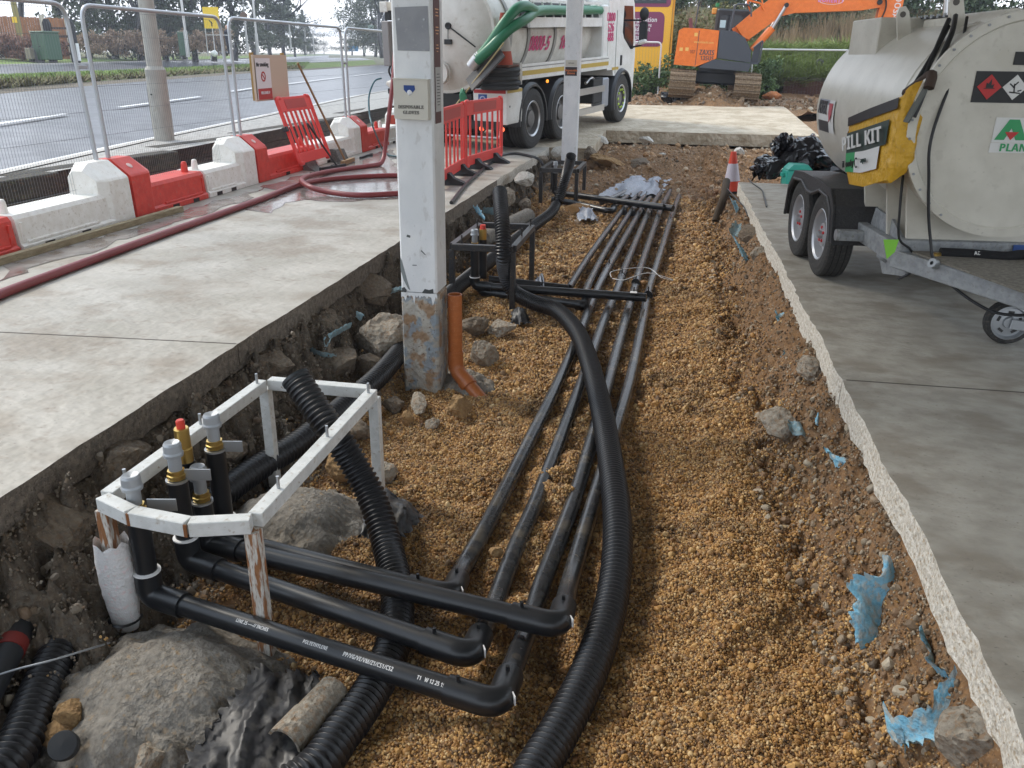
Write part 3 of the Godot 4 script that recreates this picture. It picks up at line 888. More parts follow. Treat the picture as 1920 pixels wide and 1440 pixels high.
func build_pipes() -> void:
	var P1 := [Vector3(-0.774, -0.54, -3.063), Vector3(-0.751, -0.54, -3.365), Vector3(-0.721, -0.54, -3.967), Vector3(-0.662, -0.54, -5.365), Vector3(-0.638, -0.54, -6.493), Vector3(-0.624, -0.54, -7.853), Vector3(-0.573, -0.5, -8.825), Vector3(-0.386, -0.5, -12.47), Vector3(-0.191, -0.46, -14.614)]
	var P2 := [Vector3(-0.581, -0.54, -2.807), Vector3(-0.571, -0.54, -3.283), Vector3(-0.548, -0.54, -3.668), Vector3(-0.526, -0.54, -4.37), Vector3(-0.499, -0.54, -5.423), Vector3(-0.469, -0.54, -6.989), Vector3(-0.427, -0.54, -8.001), Vector3(-0.409, -0.5, -8.503), Vector3(-0.267, -0.5, -12.409), Vector3(-0.086, -0.46, -14.772)]
	var P3 := [Vector3(-0.415, -0.54, -2.77), Vector3(-0.404, -0.54, -3.077), Vector3(-0.361, -0.54, -3.707), Vector3(-0.342, -0.54, -4.267), Vector3(-0.318, -0.54, -5.36), Vector3(-0.294, -0.54, -6.719), Vector3(-0.264, -0.54, -7.979), Vector3(-0.246, -0.5, -8.543), Vector3(-0.105, -0.5, -12.452), Vector3(0.058, -0.46, -14.944)]
	var P4 := [Vector3(-0.286, -0.54, -3.144), Vector3(-0.248, -0.54, -3.903), Vector3(-0.21, -0.54, -4.627), Vector3(-0.165, -0.54, -5.582), Vector3(-0.134, -0.54, -7.067), Vector3(-0.12, -0.54, -8.014), Vector3(-0.035, -0.5, -9.773), Vector3(0.094, -0.5, -12.741), Vector3(0.25, -0.46, -15.132)]
	fuel_line("black pipe from the innermost riser, leftmost of the four long runs", Vector3(-1.86, 0, -2.97), 0.155, -0.47, Vector3(-0.75, -0.47, -2.756), P1)
	fuel_line("black pipe from the second riser, its cross run lying in the middle", Vector3(-1.88, 0, -2.70), 0.145, -0.41, Vector3(-0.569, -0.41, -2.347), P2)
	fuel_line("black pipe from the riser in the front corner, cross run nearest the camera", Vector3(-1.90, 0, -2.45), 0.125, -0.415, Vector3(-0.422, -0.415, -2.135), P3)
	var t := fuel_line("black pipe with a brass union low on its riser, rightmost of the long runs", Vector3(-1.86, 0, -2.82), -0.02, -0.40, Vector3(-0.278, -0.4, -2.566), P4)
	# brass test valve with its red cap beside the risers
	t = thing("brass_valve", "brass valve with a red plastic cap among the white frame's risers", "valve", at(Vector3(-1.93, 0, -2.85)))
	obj("body", Geo.new().lathe(Vector3(0, -0.02, 0), Vector3.UP, [Vector2(0, 0), Vector2(0.034, 0), Vector2(0.034, 0.06), Vector2(0.031, 0.065), Vector2(0.031, 0.15), Vector2(0.028, 0.155), Vector2(0, 0.155)], 18), M.brass, t)
	obj("cap", Geo.new().lathe(Vector3(0, 0.135, 0), Vector3.UP, [Vector2(0.018, 0), Vector2(0.018, 0.03), Vector2(0.014, 0.036), Vector2(0, 0.036)], 14), M.cap_red, t)
	obj("stem", Geo.new().cyl(Vector3(0, -0.5, 0), Vector3(0, -0.02, 0), 0.036), M.pipe_black, t)
	# printing on the nearest cross run
	var a := Vector3(-1.90, -0.415, -2.45)
	var b := Vector3(-0.422, -0.415, -2.135)
	var x := (b - a).normalized()
	var toward := Vector3(0.35, 0.75, 0.62)
	var zz := (toward - x * toward.dot(x)).normalized()
	var fb := Basis(x, zz.cross(x), zz)
	for s in [["LINE 25 -----// INCHES", 0.52, 0.013], ["POLYETHYLENE", 0.80, 0.013], ["PP/VG/VE/VM/Z1/CS1/CS2", 1.02, 0.015], ["T1   W 12 25 15", 1.27, 0.014]]:
		lettering(s[0], s[2], Transform3D(fb, a + x * s[1] + zz * 0.0395), M.print_white, get_node("fuel_pipe_002"), 0.8)
	# frame two: risers, two cross pipes, two long runs
	var A2 := [Vector3(-0.886, -0.5, -7.842), Vector3(-0.818, -0.5, -9.577), Vector3(-0.635, -0.48, -12.424), Vector3(-0.449, -0.45, -13.861)]
	var B2 := [Vector3(-0.713, -0.5, -7.842), Vector3(-0.664, -0.5, -9.675), Vector3(-0.504, -0.48, -12.459), Vector3(-0.275, -0.45, -14.393)]
	t = thing("fuel_pipe", "black pipe from the second frame's silver capped riser, reaching the rightmost run", "pipe", Transform3D(), "pipes from the second frame")
	riser_cap(t, Vector3(-1.75, 0, -7.5), 0.1, true)
	obj("riser", Geo.new().cyl(Vector3(-1.75, -0.4, -7.5), Vector3(-1.75, -0.07, -7.5), 0.04), M.pipe_black, t)
	obj("collar", Geo.new().lathe(Vector3(-1.75, -0.36, -7.5), Vector3.UP, [Vector2(0.038, 0), Vector2(0.05, 0), Vector2(0.05, 0.01), Vector2(0.038, 0.012)], 18), M.print_white, t)
	obj("elbow", Geo.new().tube(bends([Vector3(-1.75, -0.34, -7.5), Vector3(-1.75, -0.44, -7.5), Vector3(-1.58, -0.44, -7.48)], 0.08), 0.048, 16), M.pipe_black, t)
	obj("cross_pipe", Geo.new().cyl(Vector3(-1.6, -0.44, -7.48), Vector3(-0.126, -0.42, -7.374), 0.04), M.pipe_black, t)
	coupling(t, Vector3(-0.242, -0.42, -7.383), Vector3(1, 0, 0), 0.05)
	obj("sticker", Geo.new().box(Vector3(-0.243, -0.37, -7.345), Vector3(0.06, 0.004, 0.05)), M.print_white, t)
	t = thing("fuel_pipe", "black pipe from the second frame with a short cross run ending in an elbow", "pipe", Transform3D(), "pipes from the second frame")
	obj("riser", Geo.new().cyl(Vector3(-1.72, -0.42, -7.72), Vector3(-1.72, -0.04, -7.72), 0.038), M.pipe_black, t)
	obj("union_nut", Geo.new().cyl(Vector3(-1.72, -0.04, -7.72), Vector3(-1.72, 0.06, -7.72), 0.036, 0.036, 12), M.brass, t)
	obj("cap", Geo.new().cyl(Vector3(-1.72, 0.06, -7.72), Vector3(-1.72, 0.1, -7.72), 0.03, 0.026, 12), M.cap_red, t)
	obj("cross_pipe", Geo.new().tube(PackedVector3Array([Vector3(-1.72, -0.5, -7.6), Vector3(-1.672, -0.5, -7.493), Vector3(-0.694, -0.5, -7.275)]), 0.038, 14), M.pipe_black, t)
	obj("elbow", Geo.new().tube(bends([Vector3(-0.753, -0.5, -7.279), Vector3(-0.682, -0.5, -7.26), Vector3(-0.678, -0.5, -7.498)], 0.08), 0.046, 14), M.pipe_black, t)
	obj("long_pipe", Geo.new().tube(path([Vector3(-0.676, -0.5, -7.388), Vector3(-0.713, -0.5, -7.842), Vector3(-0.664, -0.5, -9.675), Vector3(-0.504, -0.48, -12.459), Vector3(-0.275, -0.45, -14.393)], 0.2), 0.038, 14), M.pipe_dusty, t)
	t = thing("fuel_pipe", "long grey pipe starting at the second frame, leftmost of the six far runs", "pipe", Transform3D(), "pipes from the second frame")
	obj("long_pipe", Geo.new().tube(path(A2, 0.2), 0.038, 14), M.pipe_dusty, t)
	obj("cross_pipe", Geo.new().cyl(Vector3(-1.66, -0.43, -7.72), Vector3(-0.888, -0.5, -7.821), 0.038), M.pipe_black, t)
	# couplings on the six runs
	for q in [[Vector3(-0.573, -0.5, -8.825)], [Vector3(-0.41, -0.5, -8.434)], [Vector3(-0.257, -0.5, -8.204)], [Vector3(-0.119, -0.5, -7.765)], [Vector3(-0.618, -0.48, -12.15)], [Vector3(-0.493, -0.48, -12.094)], [Vector3(-0.368, -0.5, -12.428)], [Vector3(-0.257, -0.5, -12.365)], [Vector3(-0.114, -0.5, -12.496)], [Vector3(0.086, -0.5, -12.739)], [Vector3(-0.487, -0.47, -13.419)], [Vector3(-0.354, -0.47, -13.677)]]:
		var n := ["fuel_pipe", "fuel_pipe_001", "fuel_pipe_002", "fuel_pipe_003"]
		var best := 0
		var bd := 1e9
		var runs := [P1, P2, P3, P4, A2, B2]
		var d := Vector3(0.1, 0, -1)
		for k in runs.size():
			for i in runs[k].size():
				if runs[k][i].distance_to(q[0]) < bd:
					bd = runs[k][i].distance_to(q[0]); best = k
					d = runs[k][mini(i + 1, runs[k].size() - 1)] - runs[k][maxi(i - 1, 0)]
		coupling(get_node(["fuel_pipe", "fuel_pipe_001", "fuel_pipe_002", "fuel_pipe_003", "fuel_pipe_006", "fuel_pipe_005"][best]), q[0], d)
	# third frame: cross pipes and two more runs
	t = thing("fuel_pipe", "black cross pipe from the third frame, lying over all six long runs", "pipe", Transform3D(), "pipes from the third frame")
	riser_cap(t, Vector3(-1.78, 0, -13.2), 0.08, true)
	obj("riser", Geo.new().cyl(Vector3(-1.78, -0.4, -13.2), Vector3(-1.78, -0.09, -13.2), 0.04), M.pipe_black, t)
	obj("cross_pipe", Geo.new().tube(bends([Vector3(-1.78, -0.3, -13.2), Vector3(-1.78, -0.4, -13.2), Vector3(0.073, -0.38, -12.054)], 0.1), 0.046, 14), M.pipe_black, t)
	coupling(t, Vector3(-0.062, -0.38, -12.11), Vector3(1, 0, 0), 0.056)
	t = thing("fuel_pipe", "black cross pipe from the third frame, ending short of the runs", "pipe", Transform3D(), "pipes from the third frame")
	obj("cross_pipe", Geo.new().tube(path([Vector3(-1.75, -0.43, -12.703), Vector3(-1.323, -0.46, -12.552), Vector3(-0.851, -0.47, -12.166), Vector3(-0.773, -0.47, -12.374)], 0.1), 0.042, 14), M.pipe_black, t)
	obj("long_pipe", Geo.new().tube(path([Vector3(-0.799, -0.47, -12.51), Vector3(-0.59, -0.44, -13.753), Vector3(-0.382, -0.4, -14.778)], 0.2), 0.04, 12), M.pipe_dusty, t)
	t = thing("fuel_pipe", "short grey pipe fanning out left of the far sheeting", "pipe", Transform3D(), "pipes from the third frame")
	obj("long_pipe", Geo.new().tube(path([Vector3(-0.994, -0.45, -12.729), Vector3(-0.749, -0.43, -13.526), Vector3(-0.431, -0.38, -14.615)], 0.2), 0.04, 12), M.pipe_dusty, t)
	# timber bearer under the pipe ends
	single("timber_bearer", Geo.new().bar(Vector3(-0.435, -0.52, -14.282), Vector3(0.399, -0.5, -14.319), 0.12, 0.1), mat("dark_timber", Color(0.05, 0.035, 0.022), 0.9), "dark timber bearer under the far ends of the pipes", "timber")
	single("timber_bearer", Geo.new().bar(Vector3(0.324, -0.5, -13.838), Vector3(0.301, -0.56, -13.463), 0.16, 0.1), mat("pale_timber", Color(0.25, 0.19, 0.11), 0.9), "short pale timber block beside the rightmost pipe end", "timber")
	# tie wires
	t = single("white_string", Geo.new().tube(path([Vector3(-0.482, -0.42, -8.004), Vector3(-0.365, -0.42, -7.968), Vector3(-0.144, -0.42, -8.308), Vector3(0.111, -0.5, -8.402), Vector3(-0.009, -0.47, -8.364), Vector3(-0.169, -0.42, -8.535), Vector3(-0.496, -0.43, -8.355), Vector3(-0.495, -0.42, -8.044)], 0.03), 0.004, 5), M.print_white, "thin white string looped over the long pipes", "string")

func build_ducts() -> void:
	var grp := "black corrugated ducts"
	single("corrugated_duct", corrugated([Vector3(-1.552, 0.42, -7.684), Vector3(-1.472, 0.28, -7.366), Vector3(-1.424, 0.12, -7.209), Vector3(-1.407, -0.06, -7.156), Vector3(-1.406, -0.24, -7.257), Vector3(-1.334, -0.4, -7.255), Vector3(-1.122, -0.46, -7.121), Vector3(-0.874, -0.46, -6.903), Vector3(-0.636, -0.45, -6.326), Vector3(-0.459, -0.44, -5.576), Vector3(-0.303, -0.44, -4.747), Vector3(-0.182, -0.44, -3.97), Vector3(-0.112, -0.46, -3.416), Vector3(-0.097, -0.51, -2.978), Vector3(-0.135, -0.52, -2.571), Vector3(-0.195, -0.52, -2.263), Vector3(-0.265, -0.52, -2.011), Vector3(-0.329, -0.52, -1.804), Vector3(-0.75, -0.53, -1.1), Vector3(-1.3, -0.53, -0.4)], 0.07, 0.025, 20), M.duct_black, "black corrugated duct curving over the long pipes from the second frame", "duct", grp)
	var o := single("corrugated_duct", corrugated([Vector3(-1.664, 0.16, -3.409), Vector3(-1.573, 0.07, -3.361), Vector3(-1.453, -0.05, -3.305), Vector3(-1.352, -0.2, -3.292), Vector3(-1.24, -0.34, -3.217), Vector3(-1.118, -0.48, -3.051), Vector3(-0.99, -0.53, -2.783), Vector3(-0.914, -0.53, -2.502), Vector3(-0.907, -0.53, -2.25), Vector3(-0.935, -0.52, -2.014), Vector3(-0.992, -0.52, -1.8), Vector3(-1.6, -0.53, -1.1), Vector3(-1.8, -0.53, -0.6)], 0.07, 0.025, 20), M.duct_black, "black corrugated duct whose open end leans out of the white frame", "duct", grp)
	var a := Vector3(-1.664, 0.16, -3.409)
	var d := (Vector3(-1.573, 0.07, -3.361) - a).normalized()
	obj("open_mouth", Geo.new().lathe(a - d * 0.004, -d, [Vector2(0.066, -0.02), Vector2(0.07, 0.0), Vector2(0.07, 0.01), Vector2(0.062, 0.01), Vector2(0.058, -0.2), Vector2(0.0, -0.2)], 20), mat("duct_inside", Color(0.025, 0.03, 0.033), 0.5), o)
	single("corrugated_duct", corrugated([Vector3(-2.25, -0.5, -0.4), Vector3(-2.15, -0.52, -1), Vector3(-1.942, -0.52, -1.538), Vector3(-1.944, -0.52, -1.739), Vector3(-2.085, -0.52, -2.068), Vector3(-2.246, -0.52, -2.546), Vector3(-2.187, -0.48, -2.827), Vector3(-2.118, -0.47, -3.158), Vector3(-2.04, -0.46, -3.611), Vector3(-1.946, -0.45, -3.943), Vector3(-1.878, -0.43, -4.419), Vector3(-1.817, -0.41, -4.993), Vector3(-1.851, -0.4, -6.056), Vector3(-1.865, -0.4, -7.128), Vector3(-1.787, -0.4, -8.393), Vector3(-1.69, -0.4, -9.969), Vector3(-1.58, -0.4, -11.249), Vector3(-1.581, -0.38, -11.886)], 0.072, 0.027, 18), M.duct_black, "long black corrugated duct along the left bank, passing behind the white frame", "duct", grp)
	single("corrugated_duct", corrugated([Vector3(-1.394, 0.3, -11.961), Vector3(-1.459, 0.08, -12.126), Vector3(-1.522, -0.15, -12.138), Vector3(-1.567, -0.36, -12.003)], 0.075, 0.03, 14), M.duct_black, "short black corrugated duct standing in the third frame", "duct", grp)
	# plain dark pipe in the left corner with its red band
	var t := thing("old_pipe", "dark earthy pipe with a red band in the left corner", "pipe")
	obj("body", Geo.new().tube(PackedVector3Array([Vector3(-2.136, -0.46, -1.816), Vector3(-2.225, -0.43, -2.076), Vector3(-2.298, -0.42, -2.254)]), 0.05, 16), mat("dark_plastic", Color(0.02, 0.022, 0.025), 0.6), t)
	obj("band", Geo.new().cyl(Vector3(-2.217, -0.431, -2.058), Vector3(-2.237, -0.427, -2.106), 0.053), mat("band_red", Color(0.2, 0.02, 0.015), 0.6), t)
	# pale clay pipe lying behind the second frame
	single("clay_pipe", Geo.new().tube(PackedVector3Array([Vector3(-2.041, -0.35, -9.144), Vector3(-1.918, -0.34, -9.938), Vector3(-1.787, -0.34, -10.722)]), 0.1, 16), M.mortar, "pale dusty clay pipe lying behind the second frame", "pipe")
	# dark leaning post by the right-hand slab
	single("leaning_stake", Geo.new().tube(path([Vector3(0.804, -0.05, -12.626), Vector3(0.756, -0.2, -12.09), Vector3(0.691, -0.4, -11.939), Vector3(0.669, -0.5, -11.871)], 0.05), PackedFloat32Array([0.05]) if false else 0.055, 10), mat("dark_timber", Color(), 0), "dark timber stake leaning against the right-hand slab corner", "stake")
	# broken grey pipe on the black sheeting
	t = thing("broken_pipe", "broken mud-stained grey pipe lying on the black sheeting", "pipe")
	var pa := Vector3(-1.09, -0.5, -1.908)
	var pb := Vector3(-1.022, -0.5, -2.176)
	var ax := (pb - pa)
	obj("shell", Geo.new().lathe(pa, ax, [Vector2(0.066, 0), Vector2(0.066, ax.length() * 0.45), Vector2(0.062, ax.length() * 0.46), Vector2(0.062, ax.length()), Vector2(0.056, ax.length()), Vector2(0.056, 0.0), Vector2(0.066, 0.0)], 22, 0.4, TAU), M.rubble, t)
	# round dark lid half buried in the corner
	single("round_disc", Geo.new().lathe(Vector3(-1.789, -0.5, -1.766), Vector3(0.25, 0.75, 0.6), [Vector2(0, -0.03), Vector2(0.045, -0.03), Vector2(0.048, 0.0), Vector2(0.044, 0.01), Vector2(0, 0.014)], 20), mat("dark_plastic", Color(0.02, 0.022, 0.025), 0.6), "round dark plastic disc beside the grey mortar heap", "disc")
	# orange drain
	t = thing("drain_pipe", "orange plastic drain pipe with a bend, standing beside the nearest post", "pipe", at(Vector3(-1.385, 0, -5.33)))
	obj("pipe", Geo.new().lathe(Vector3(0, -0.42, 0), Vector3.UP, [Vector2(0.049, 0.0), Vector2(0.049, 0.5), Vector2(0.044, 0.5), Vector2(0.044, 0.3), Vector2(0.0, 0.3)], 24), M.orange_clay, t)
	obj("bend", Geo.new().tube(bends([Vector3(0, -0.34, 0), Vector3(0, -0.47, 0.0), Vector3(0.1, -0.545, 0.06)], 0.1), 0.055, 20), M.orange_clay, t)
	obj("collar", Geo.new().cyl(Vector3(0, -0.40, 0), Vector3(0, -0.33, 0), 0.055), M.orange_clay, t)
	obj("collar", Geo.new().cyl(Vector3(0.08, -0.53, 0.05), Vector3(0.12, -0.56, 0.075), 0.06), M.orange_clay, t)
	obj("spigot", Geo.new().cyl(Vector3(0.1, -0.545, 0.062), Vector3(0.25, -0.655, 0.155), 0.05), M.orange_clay, t)

func frame_box(label: String, corners: Array, front: Array, y: float, foot: Array, m: Material, legm: Array, w: float, called := "mounting_frame") -> Node3D:
	# corners: FL FR BR BL tops; front: extra points of the bowed front rail
	var t := thing(called, label, "frame", Transform3D(), "dispenser mounting frames")
	var rails := [[corners[1], corners[2]], [corners[2], corners[3]], [corners[3], corners[0]]]
	for r in rails:
		var d: Vector3 = (r[1] - r[0]).normalized() * w * 0.48
		obj("rail", Geo.new().bar(r[0] + d, r[1] - d, w, w, Vector3.UP, 0.003), m, t)
	var fr := [corners[0]]
	fr.append_array(front)
	fr.append(corners[1])
	for i in fr.size() - 1:
		var d: Vector3 = (fr[i + 1] - fr[i]).normalized() * 0.002
		obj("front_rail", Geo.new().bar(fr[i] + d, fr[i + 1] - d, w, w * 1.02, Vector3.UP, 0.003), m, t)
	for i in 4:
		obj("leg", Geo.new().bar(Vector3(corners[i].x, foot[i], corners[i].z), Vector3(corners[i].x, corners[i].y - w * 0.5, corners[i].z), w * 0.9, w * 0.9, Vector3.FORWARD, 0.003), legm[i], t)
	return t

func build_frames() -> void:
	var c := [Vector3(-2.02, 0.005, -2.43), Vector3(-1.395, 0.005, -2.40), Vector3(-1.39, 0.005, -3.70), Vector3(-1.985, 0.005, -3.70)]
	var t := frame_box("white painted steel mounting frame with a bowed front rail and rusty legs", c, [Vector3(-1.85, 0.004, -2.362), Vector3(-1.605, 0.004, -2.335)], 0, [-0.62, -0.62, -0.6, -0.6], M.white_steel, [M.rusty_white_steel, M.rusty_white_steel, M.white_steel, M.white_steel], 0.057)
	for p in [Vector3(-2.0, 0, -2.55), Vector3(-1.998, 0, -3.1), Vector3(-1.394, 0, -2.62), Vector3(-1.392, 0, -3.1), Vector3(-1.39, 0, -3.62), Vector3(-1.985, 0, -3.62)]:
		obj("stud", Geo.new().cyl(p + Vector3(0, 0.03, 0), p + Vector3(0, 0.085, 0), 0.007, -1, 8), M.galvanised, t)
	# rust at the welds
	for p in [[Vector3(-1.85, 0.003, -2.3345), 0.012], [Vector3(-1.605, 0.003, -2.3065), 0.012]]:
		obj("weld", Geo.new().box(p[0], Vector3(p[1], 0.05, 0.006)), mat("rust", Color(0.19, 0.07, 0.02), 0.9), t)
	# clamp brackets for the risers
	for z in [-2.45, -2.70, -2.97]:
		obj("bracket", Geo.new().box(Vector3(-1.8, -0.005, z - 0.02), Vector3(0.11, 0.05, 0.005), Basis(Vector3.UP, 0.2)), M.galvanised, t)
	# white netting wrapped round one leg, tied with wire
	var n := thing("netting_sleeve", "white netting sleeve wrapped round the white frame's front left leg", "netting")
	var g := Geo.new()
	var pts := PackedVector3Array()
	for j in 22:
		var f := j / 21.0
		for i in 17:
			var a := TAU * i / 16.0
			var r := lerpf(0.052, 0.075, sin(f * 2.4)) + 0.006 * nz.get_noise_2d(i * 40.0, j * 30.0)
			var top := 0.05 * nz.get_noise_2d(cos(a) * 90.0, sin(a) * 90.0) if j == 21 else 0.0
			pts.append(Vector3(-2.01 + cos(a) * r, -0.56 + f * 0.4 + top, -2.42 - sin(a) * r * 0.8))
	g.grid(pts, 17, true)
	obj("sleeve", g, tmat("netting", patchy([171, 0.2, 2, Color(0.5, 0.5, 0.5), Color(0.8, 0.79, 0.79)], [[172, 0.02, 3, Color(0.75, 0.5, 0.5), 0.66, 0.8, 0.5]]), Vector3(3, 3, 3), 0.9, M.n_stony), n)
	obj("tie", Geo.new().lathe(Vector3(-2.01, -0.52, -2.42), Vector3.UP, [Vector2(0.058, -0.006), Vector2(0.066, 0), Vector2(0.058, 0.006)], 16), M.pipe_black, n)
	single("tie_wire", Geo.new().tube(path([Vector3(-1.941, -0.48, -2.228), Vector3(-1.947, -0.41, -2.088), Vector3(-1.989, -0.375, -1.985), Vector3(-2.065, -0.385, -1.948), Vector3(-2.129, -0.4, -1.92), Vector3(-2.166, -0.4, -1.891)], 0.05), 0.004, 5), M.cast_grey, "thin grey wire running from the netting over the left duct", "wire")
	# second and third frames in black steel
	var c2 := [Vector3(-1.88, 0.0, -7.15), Vector3(-1.325, 0.0, -7.18), Vector3(-1.325, 0.0, -8.25), Vector3(-1.86, 0.0, -8.22)]
	t = frame_box("black steel mounting frame holding an upright duct, just behind the nearest post", c2, [], 0, [-0.55, -0.58, -0.56, -0.5], M.black_steel, [M.black_steel, M.black_steel, M.black_steel, M.black_steel], 0.055)
	for p in [Vector3(-1.8, 0, -7.2), Vector3(-1.36, 0, -7.25), Vector3(-1.33, 0, -7.65), Vector3(-1.33, 0, -8.15), Vector3(-1.84, 0, -8.0)]:
		obj("stud", Geo.new().cyl(p + Vector3(0, 0.025, 0), p + Vector3(0, 0.1, 0), 0.008, -1, 8), M.black_steel, t)
	var c3 := [Vector3(-1.93, 0.0, -12.72), Vector3(-1.39, 0.0, -12.75), Vector3(-1.38, 0.0, -13.8), Vector3(-1.9, 0.0, -13.78)]
	t = frame_box("black steel mounting frame in front of the far canopy post", c3, [], 0, [-0.58, -0.55, -0.5, -0.5], M.black_steel, [M.black_steel, M.black_steel, M.black_steel, M.black_steel], 0.06)

# torn sheet along a line of points, with ragged edges
func torn(pts: Array, wid: Array, side: Vector3, sd: int, curl := 0.02) -> Geo:
	var g := Geo.new()
	var n := pts.size()
	var q := PackedVector3Array()
	var cv := path(pts, 0.02)
	var rows := cv.size()
	var W := 7
	for layer in 2:
		q.clear()
		for j in rows:
			var f := float(j) / (rows - 1)
			var k := f * (wid.size() - 1)
			var i0 := int(k)
			var w: float = lerpf(wid[i0], wid[mini(i0 + 1, wid.size() - 1)], k - i0)
			for i in W:
				var s := (i / float(W - 1) - 0.5)
				var rag := 1.0 + (0.7 * nz.get_noise_2d(j * 22.0, sd * 13.0 + i * 100.0) + 0.2 * nz.get_noise_2d(j * 110.0, sd * 3.0) if i == 0 or i == W - 1 else 0.0)
				var p := cv[j] + side * s * w * rag
				p.y += curl * (cos(s * 5.0 + sd) + 0.8 * nz.get_noise_2d(j * 25.0 + sd * 50, i * 30.0)) - layer * 0.004
				q.append(p)
		if layer == 1:
			var r := PackedVector3Array()
			for j in rows:
				for i in W: r.append(q[j * W + W - 1 - i])
			g.grid(r, W)
		else:
			g.grid(q, W)
	return g

func build_membrane() -> void:
	var grp := "torn blue membrane strips"
	var R := Vector3(0.75, -0.5, 0.2)
	# right bank
	for s in [
		[[Vector3(0.97, -0.22, -2.982), Vector3(0.951, -0.28, -2.939), Vector3(0.918, -0.36, -2.923), Vector3(0.889, -0.42, -2.845), Vector3(0.861, -0.5, -2.797)], [0.07, 0.06, 0.19, 0.2, 0.15, 0.05], R, 1, "large torn blue membrane strip hanging on the right bank"],
		[[Vector3(0.992, -0.24, -2.571), Vector3(1.008, -0.27, -2.499), Vector3(1.012, -0.29, -2.417), Vector3(1.028, -0.26, -2.348)], [0.06, 0.1, 0.07, 0.16, 0.14], R, 2, "jagged blue membrane strip close under the right slab, below the large one"],
		[[Vector3(1.053, -0.27, -2.292), Vector3(1.013, -0.3, -2.27), Vector3(0.949, -0.36, -2.252), Vector3(0.878, -0.42, -2.277), Vector3(0.852, -0.44, -2.328)], [0.16, 0.14, 0.08, 0.08, 0.1], Vector3(0.3, -0.55, 0.6), 3, "blue membrane strip curling out sideways at the bottom right"],
		[[Vector3(0.878, -0.42, -2.277), Vector3(0.89, -0.46, -2.263)], [0.05, 0.02], R, 13, "small blue membrane tip pointing down at the bottom right"],
		[[Vector3(0.908, -0.2, -6.394), Vector3(0.923, -0.26, -6.314), Vector3(0.905, -0.32, -6.298)], [0.09, 0.12, 0.04], R, 4, "small blue membrane scrap on the upper right bank"],
		[[Vector3(0.965, -0.3, -5.845), Vector3(0.919, -0.33, -5.736), Vector3(0.887, -0.36, -5.735)], [0.05, 0.12, 0.06], R, 5, "forked blue membrane scrap on the right bank, below the upper one"],
		[[Vector3(0.892, -0.24, -3.998), Vector3(0.905, -0.22, -3.887), Vector3(0.963, -0.2, -3.812)], [0.09, 0.07, 0.03], Vector3(0.4, -0.8, 0.2), 6, "blue membrane edge sticking out over a hole in the right bank"],
		[[Vector3(0.922, -0.25, -4.492), Vector3(0.915, -0.3, -4.433)], [0.03, 0.05], R, 7, "tiny blue membrane scrap midway along the right bank"],
		[[Vector3(0.728, -0.16, -8.907), Vector3(0.784, -0.22, -8.674), Vector3(0.807, -0.28, -8.457)], [0.1, 0.14, 0.07], R, 8, "blue membrane piece hanging near the far end of the right bank"],
		[[Vector3(0.823, -0.12, -11.488), Vector3(0.86, -0.18, -11.304), Vector3(0.858, -0.2, -11.007)], [0.12, 0.1, 0.05], R, 9, "blue membrane scrap at the far corner of the right slab"]]:
		single("blue_membrane", torn(s[0], s[1], s[2].normalized(), s[3]), M.blue_membrane, s[4], "membrane", grp)
	for s in [
		[[Vector3(0.837, -0.2, -10.139), Vector3(0.774, -0.3, -9.922)], [0.1, 0.12], R, 10, "dull green membrane scrap on the far right bank"],
		[[Vector3(0.801, -0.3, -4.505), Vector3(0.816, -0.34, -4.414)], [0.09, 0.11], R, 11, "grey plastic scrap lying on the right bank"],
		[[Vector3(0.947, -0.3, -5.42), Vector3(0.903, -0.34, -5.295)], [0.03, 0.05], R, 12, "narrow grey green scrap on the right bank"]]:
		single("membrane_scrap", torn(s[0], s[1], s[2].normalized(), s[3]), M.pale_membrane, s[4], "membrane", "dull membrane scraps")
	# left bank
	var L := Vector3(0.7, 0.35, 0.5)
	for s in [
		[[Vector3(-2.371, -0.3, -5.05), Vector3(-2.238, -0.3, -4.967), Vector3(-2.136, -0.32, -5.015)], [0.1, 0.2, 0.06], Vector3(0.2, 0.6, 0.7), 21, "pale blue membrane flap on the left bank behind the white frame"],
		[[Vector3(-2.213, -0.26, -5.025), Vector3(-2.225, -0.22, -5.135), Vector3(-2.164, -0.2, -5.335)], [0.08, 0.1, 0.09], L, 22, "pale blue membrane strip climbing the left bank above the flap"],
		[[Vector3(-2.404, -0.3, -4.666), Vector3(-2.356, -0.28, -4.724), Vector3(-2.297, -0.3, -4.69)], [0.1, 0.13, 0.05], Vector3(0.3, 0.6, 0.6), 23, "pale blue membrane corner just behind the leaning duct end"],
		[[Vector3(-2.244, -0.22, -5.682), Vector3(-2.187, -0.24, -5.664)], [0.03, 0.06], L, 24, "small teal membrane scrap on the left bank"],
		[[Vector3(-2.227, -0.25, -6.473), Vector3(-2.179, -0.25, -6.573)], [0.05, 0.09], L, 25, "teal membrane scrap beside the nearest post"],
		[[Vector3(-2.47, -0.3, -3.446), Vector3(-2.452, -0.3, -3.615), Vector3(-2.426, -0.28, -3.681)], [0.1, 0.12, 0.06], L, 26, "dull blue membrane showing behind the white frame's riser caps"],
		[[Vector3(-2.372, -0.28, -3.953), Vector3(-2.36, -0.26, -4.028)], [0.05, 0.06], L, 27, "small pale membrane scrap beside the white frame's left rail"]]:
		single("pale_membrane", torn(s[0], s[1], s[2].normalized(), s[3]), M.pale_membrane, s[4], "membrane", "membrane pieces on the left bank")
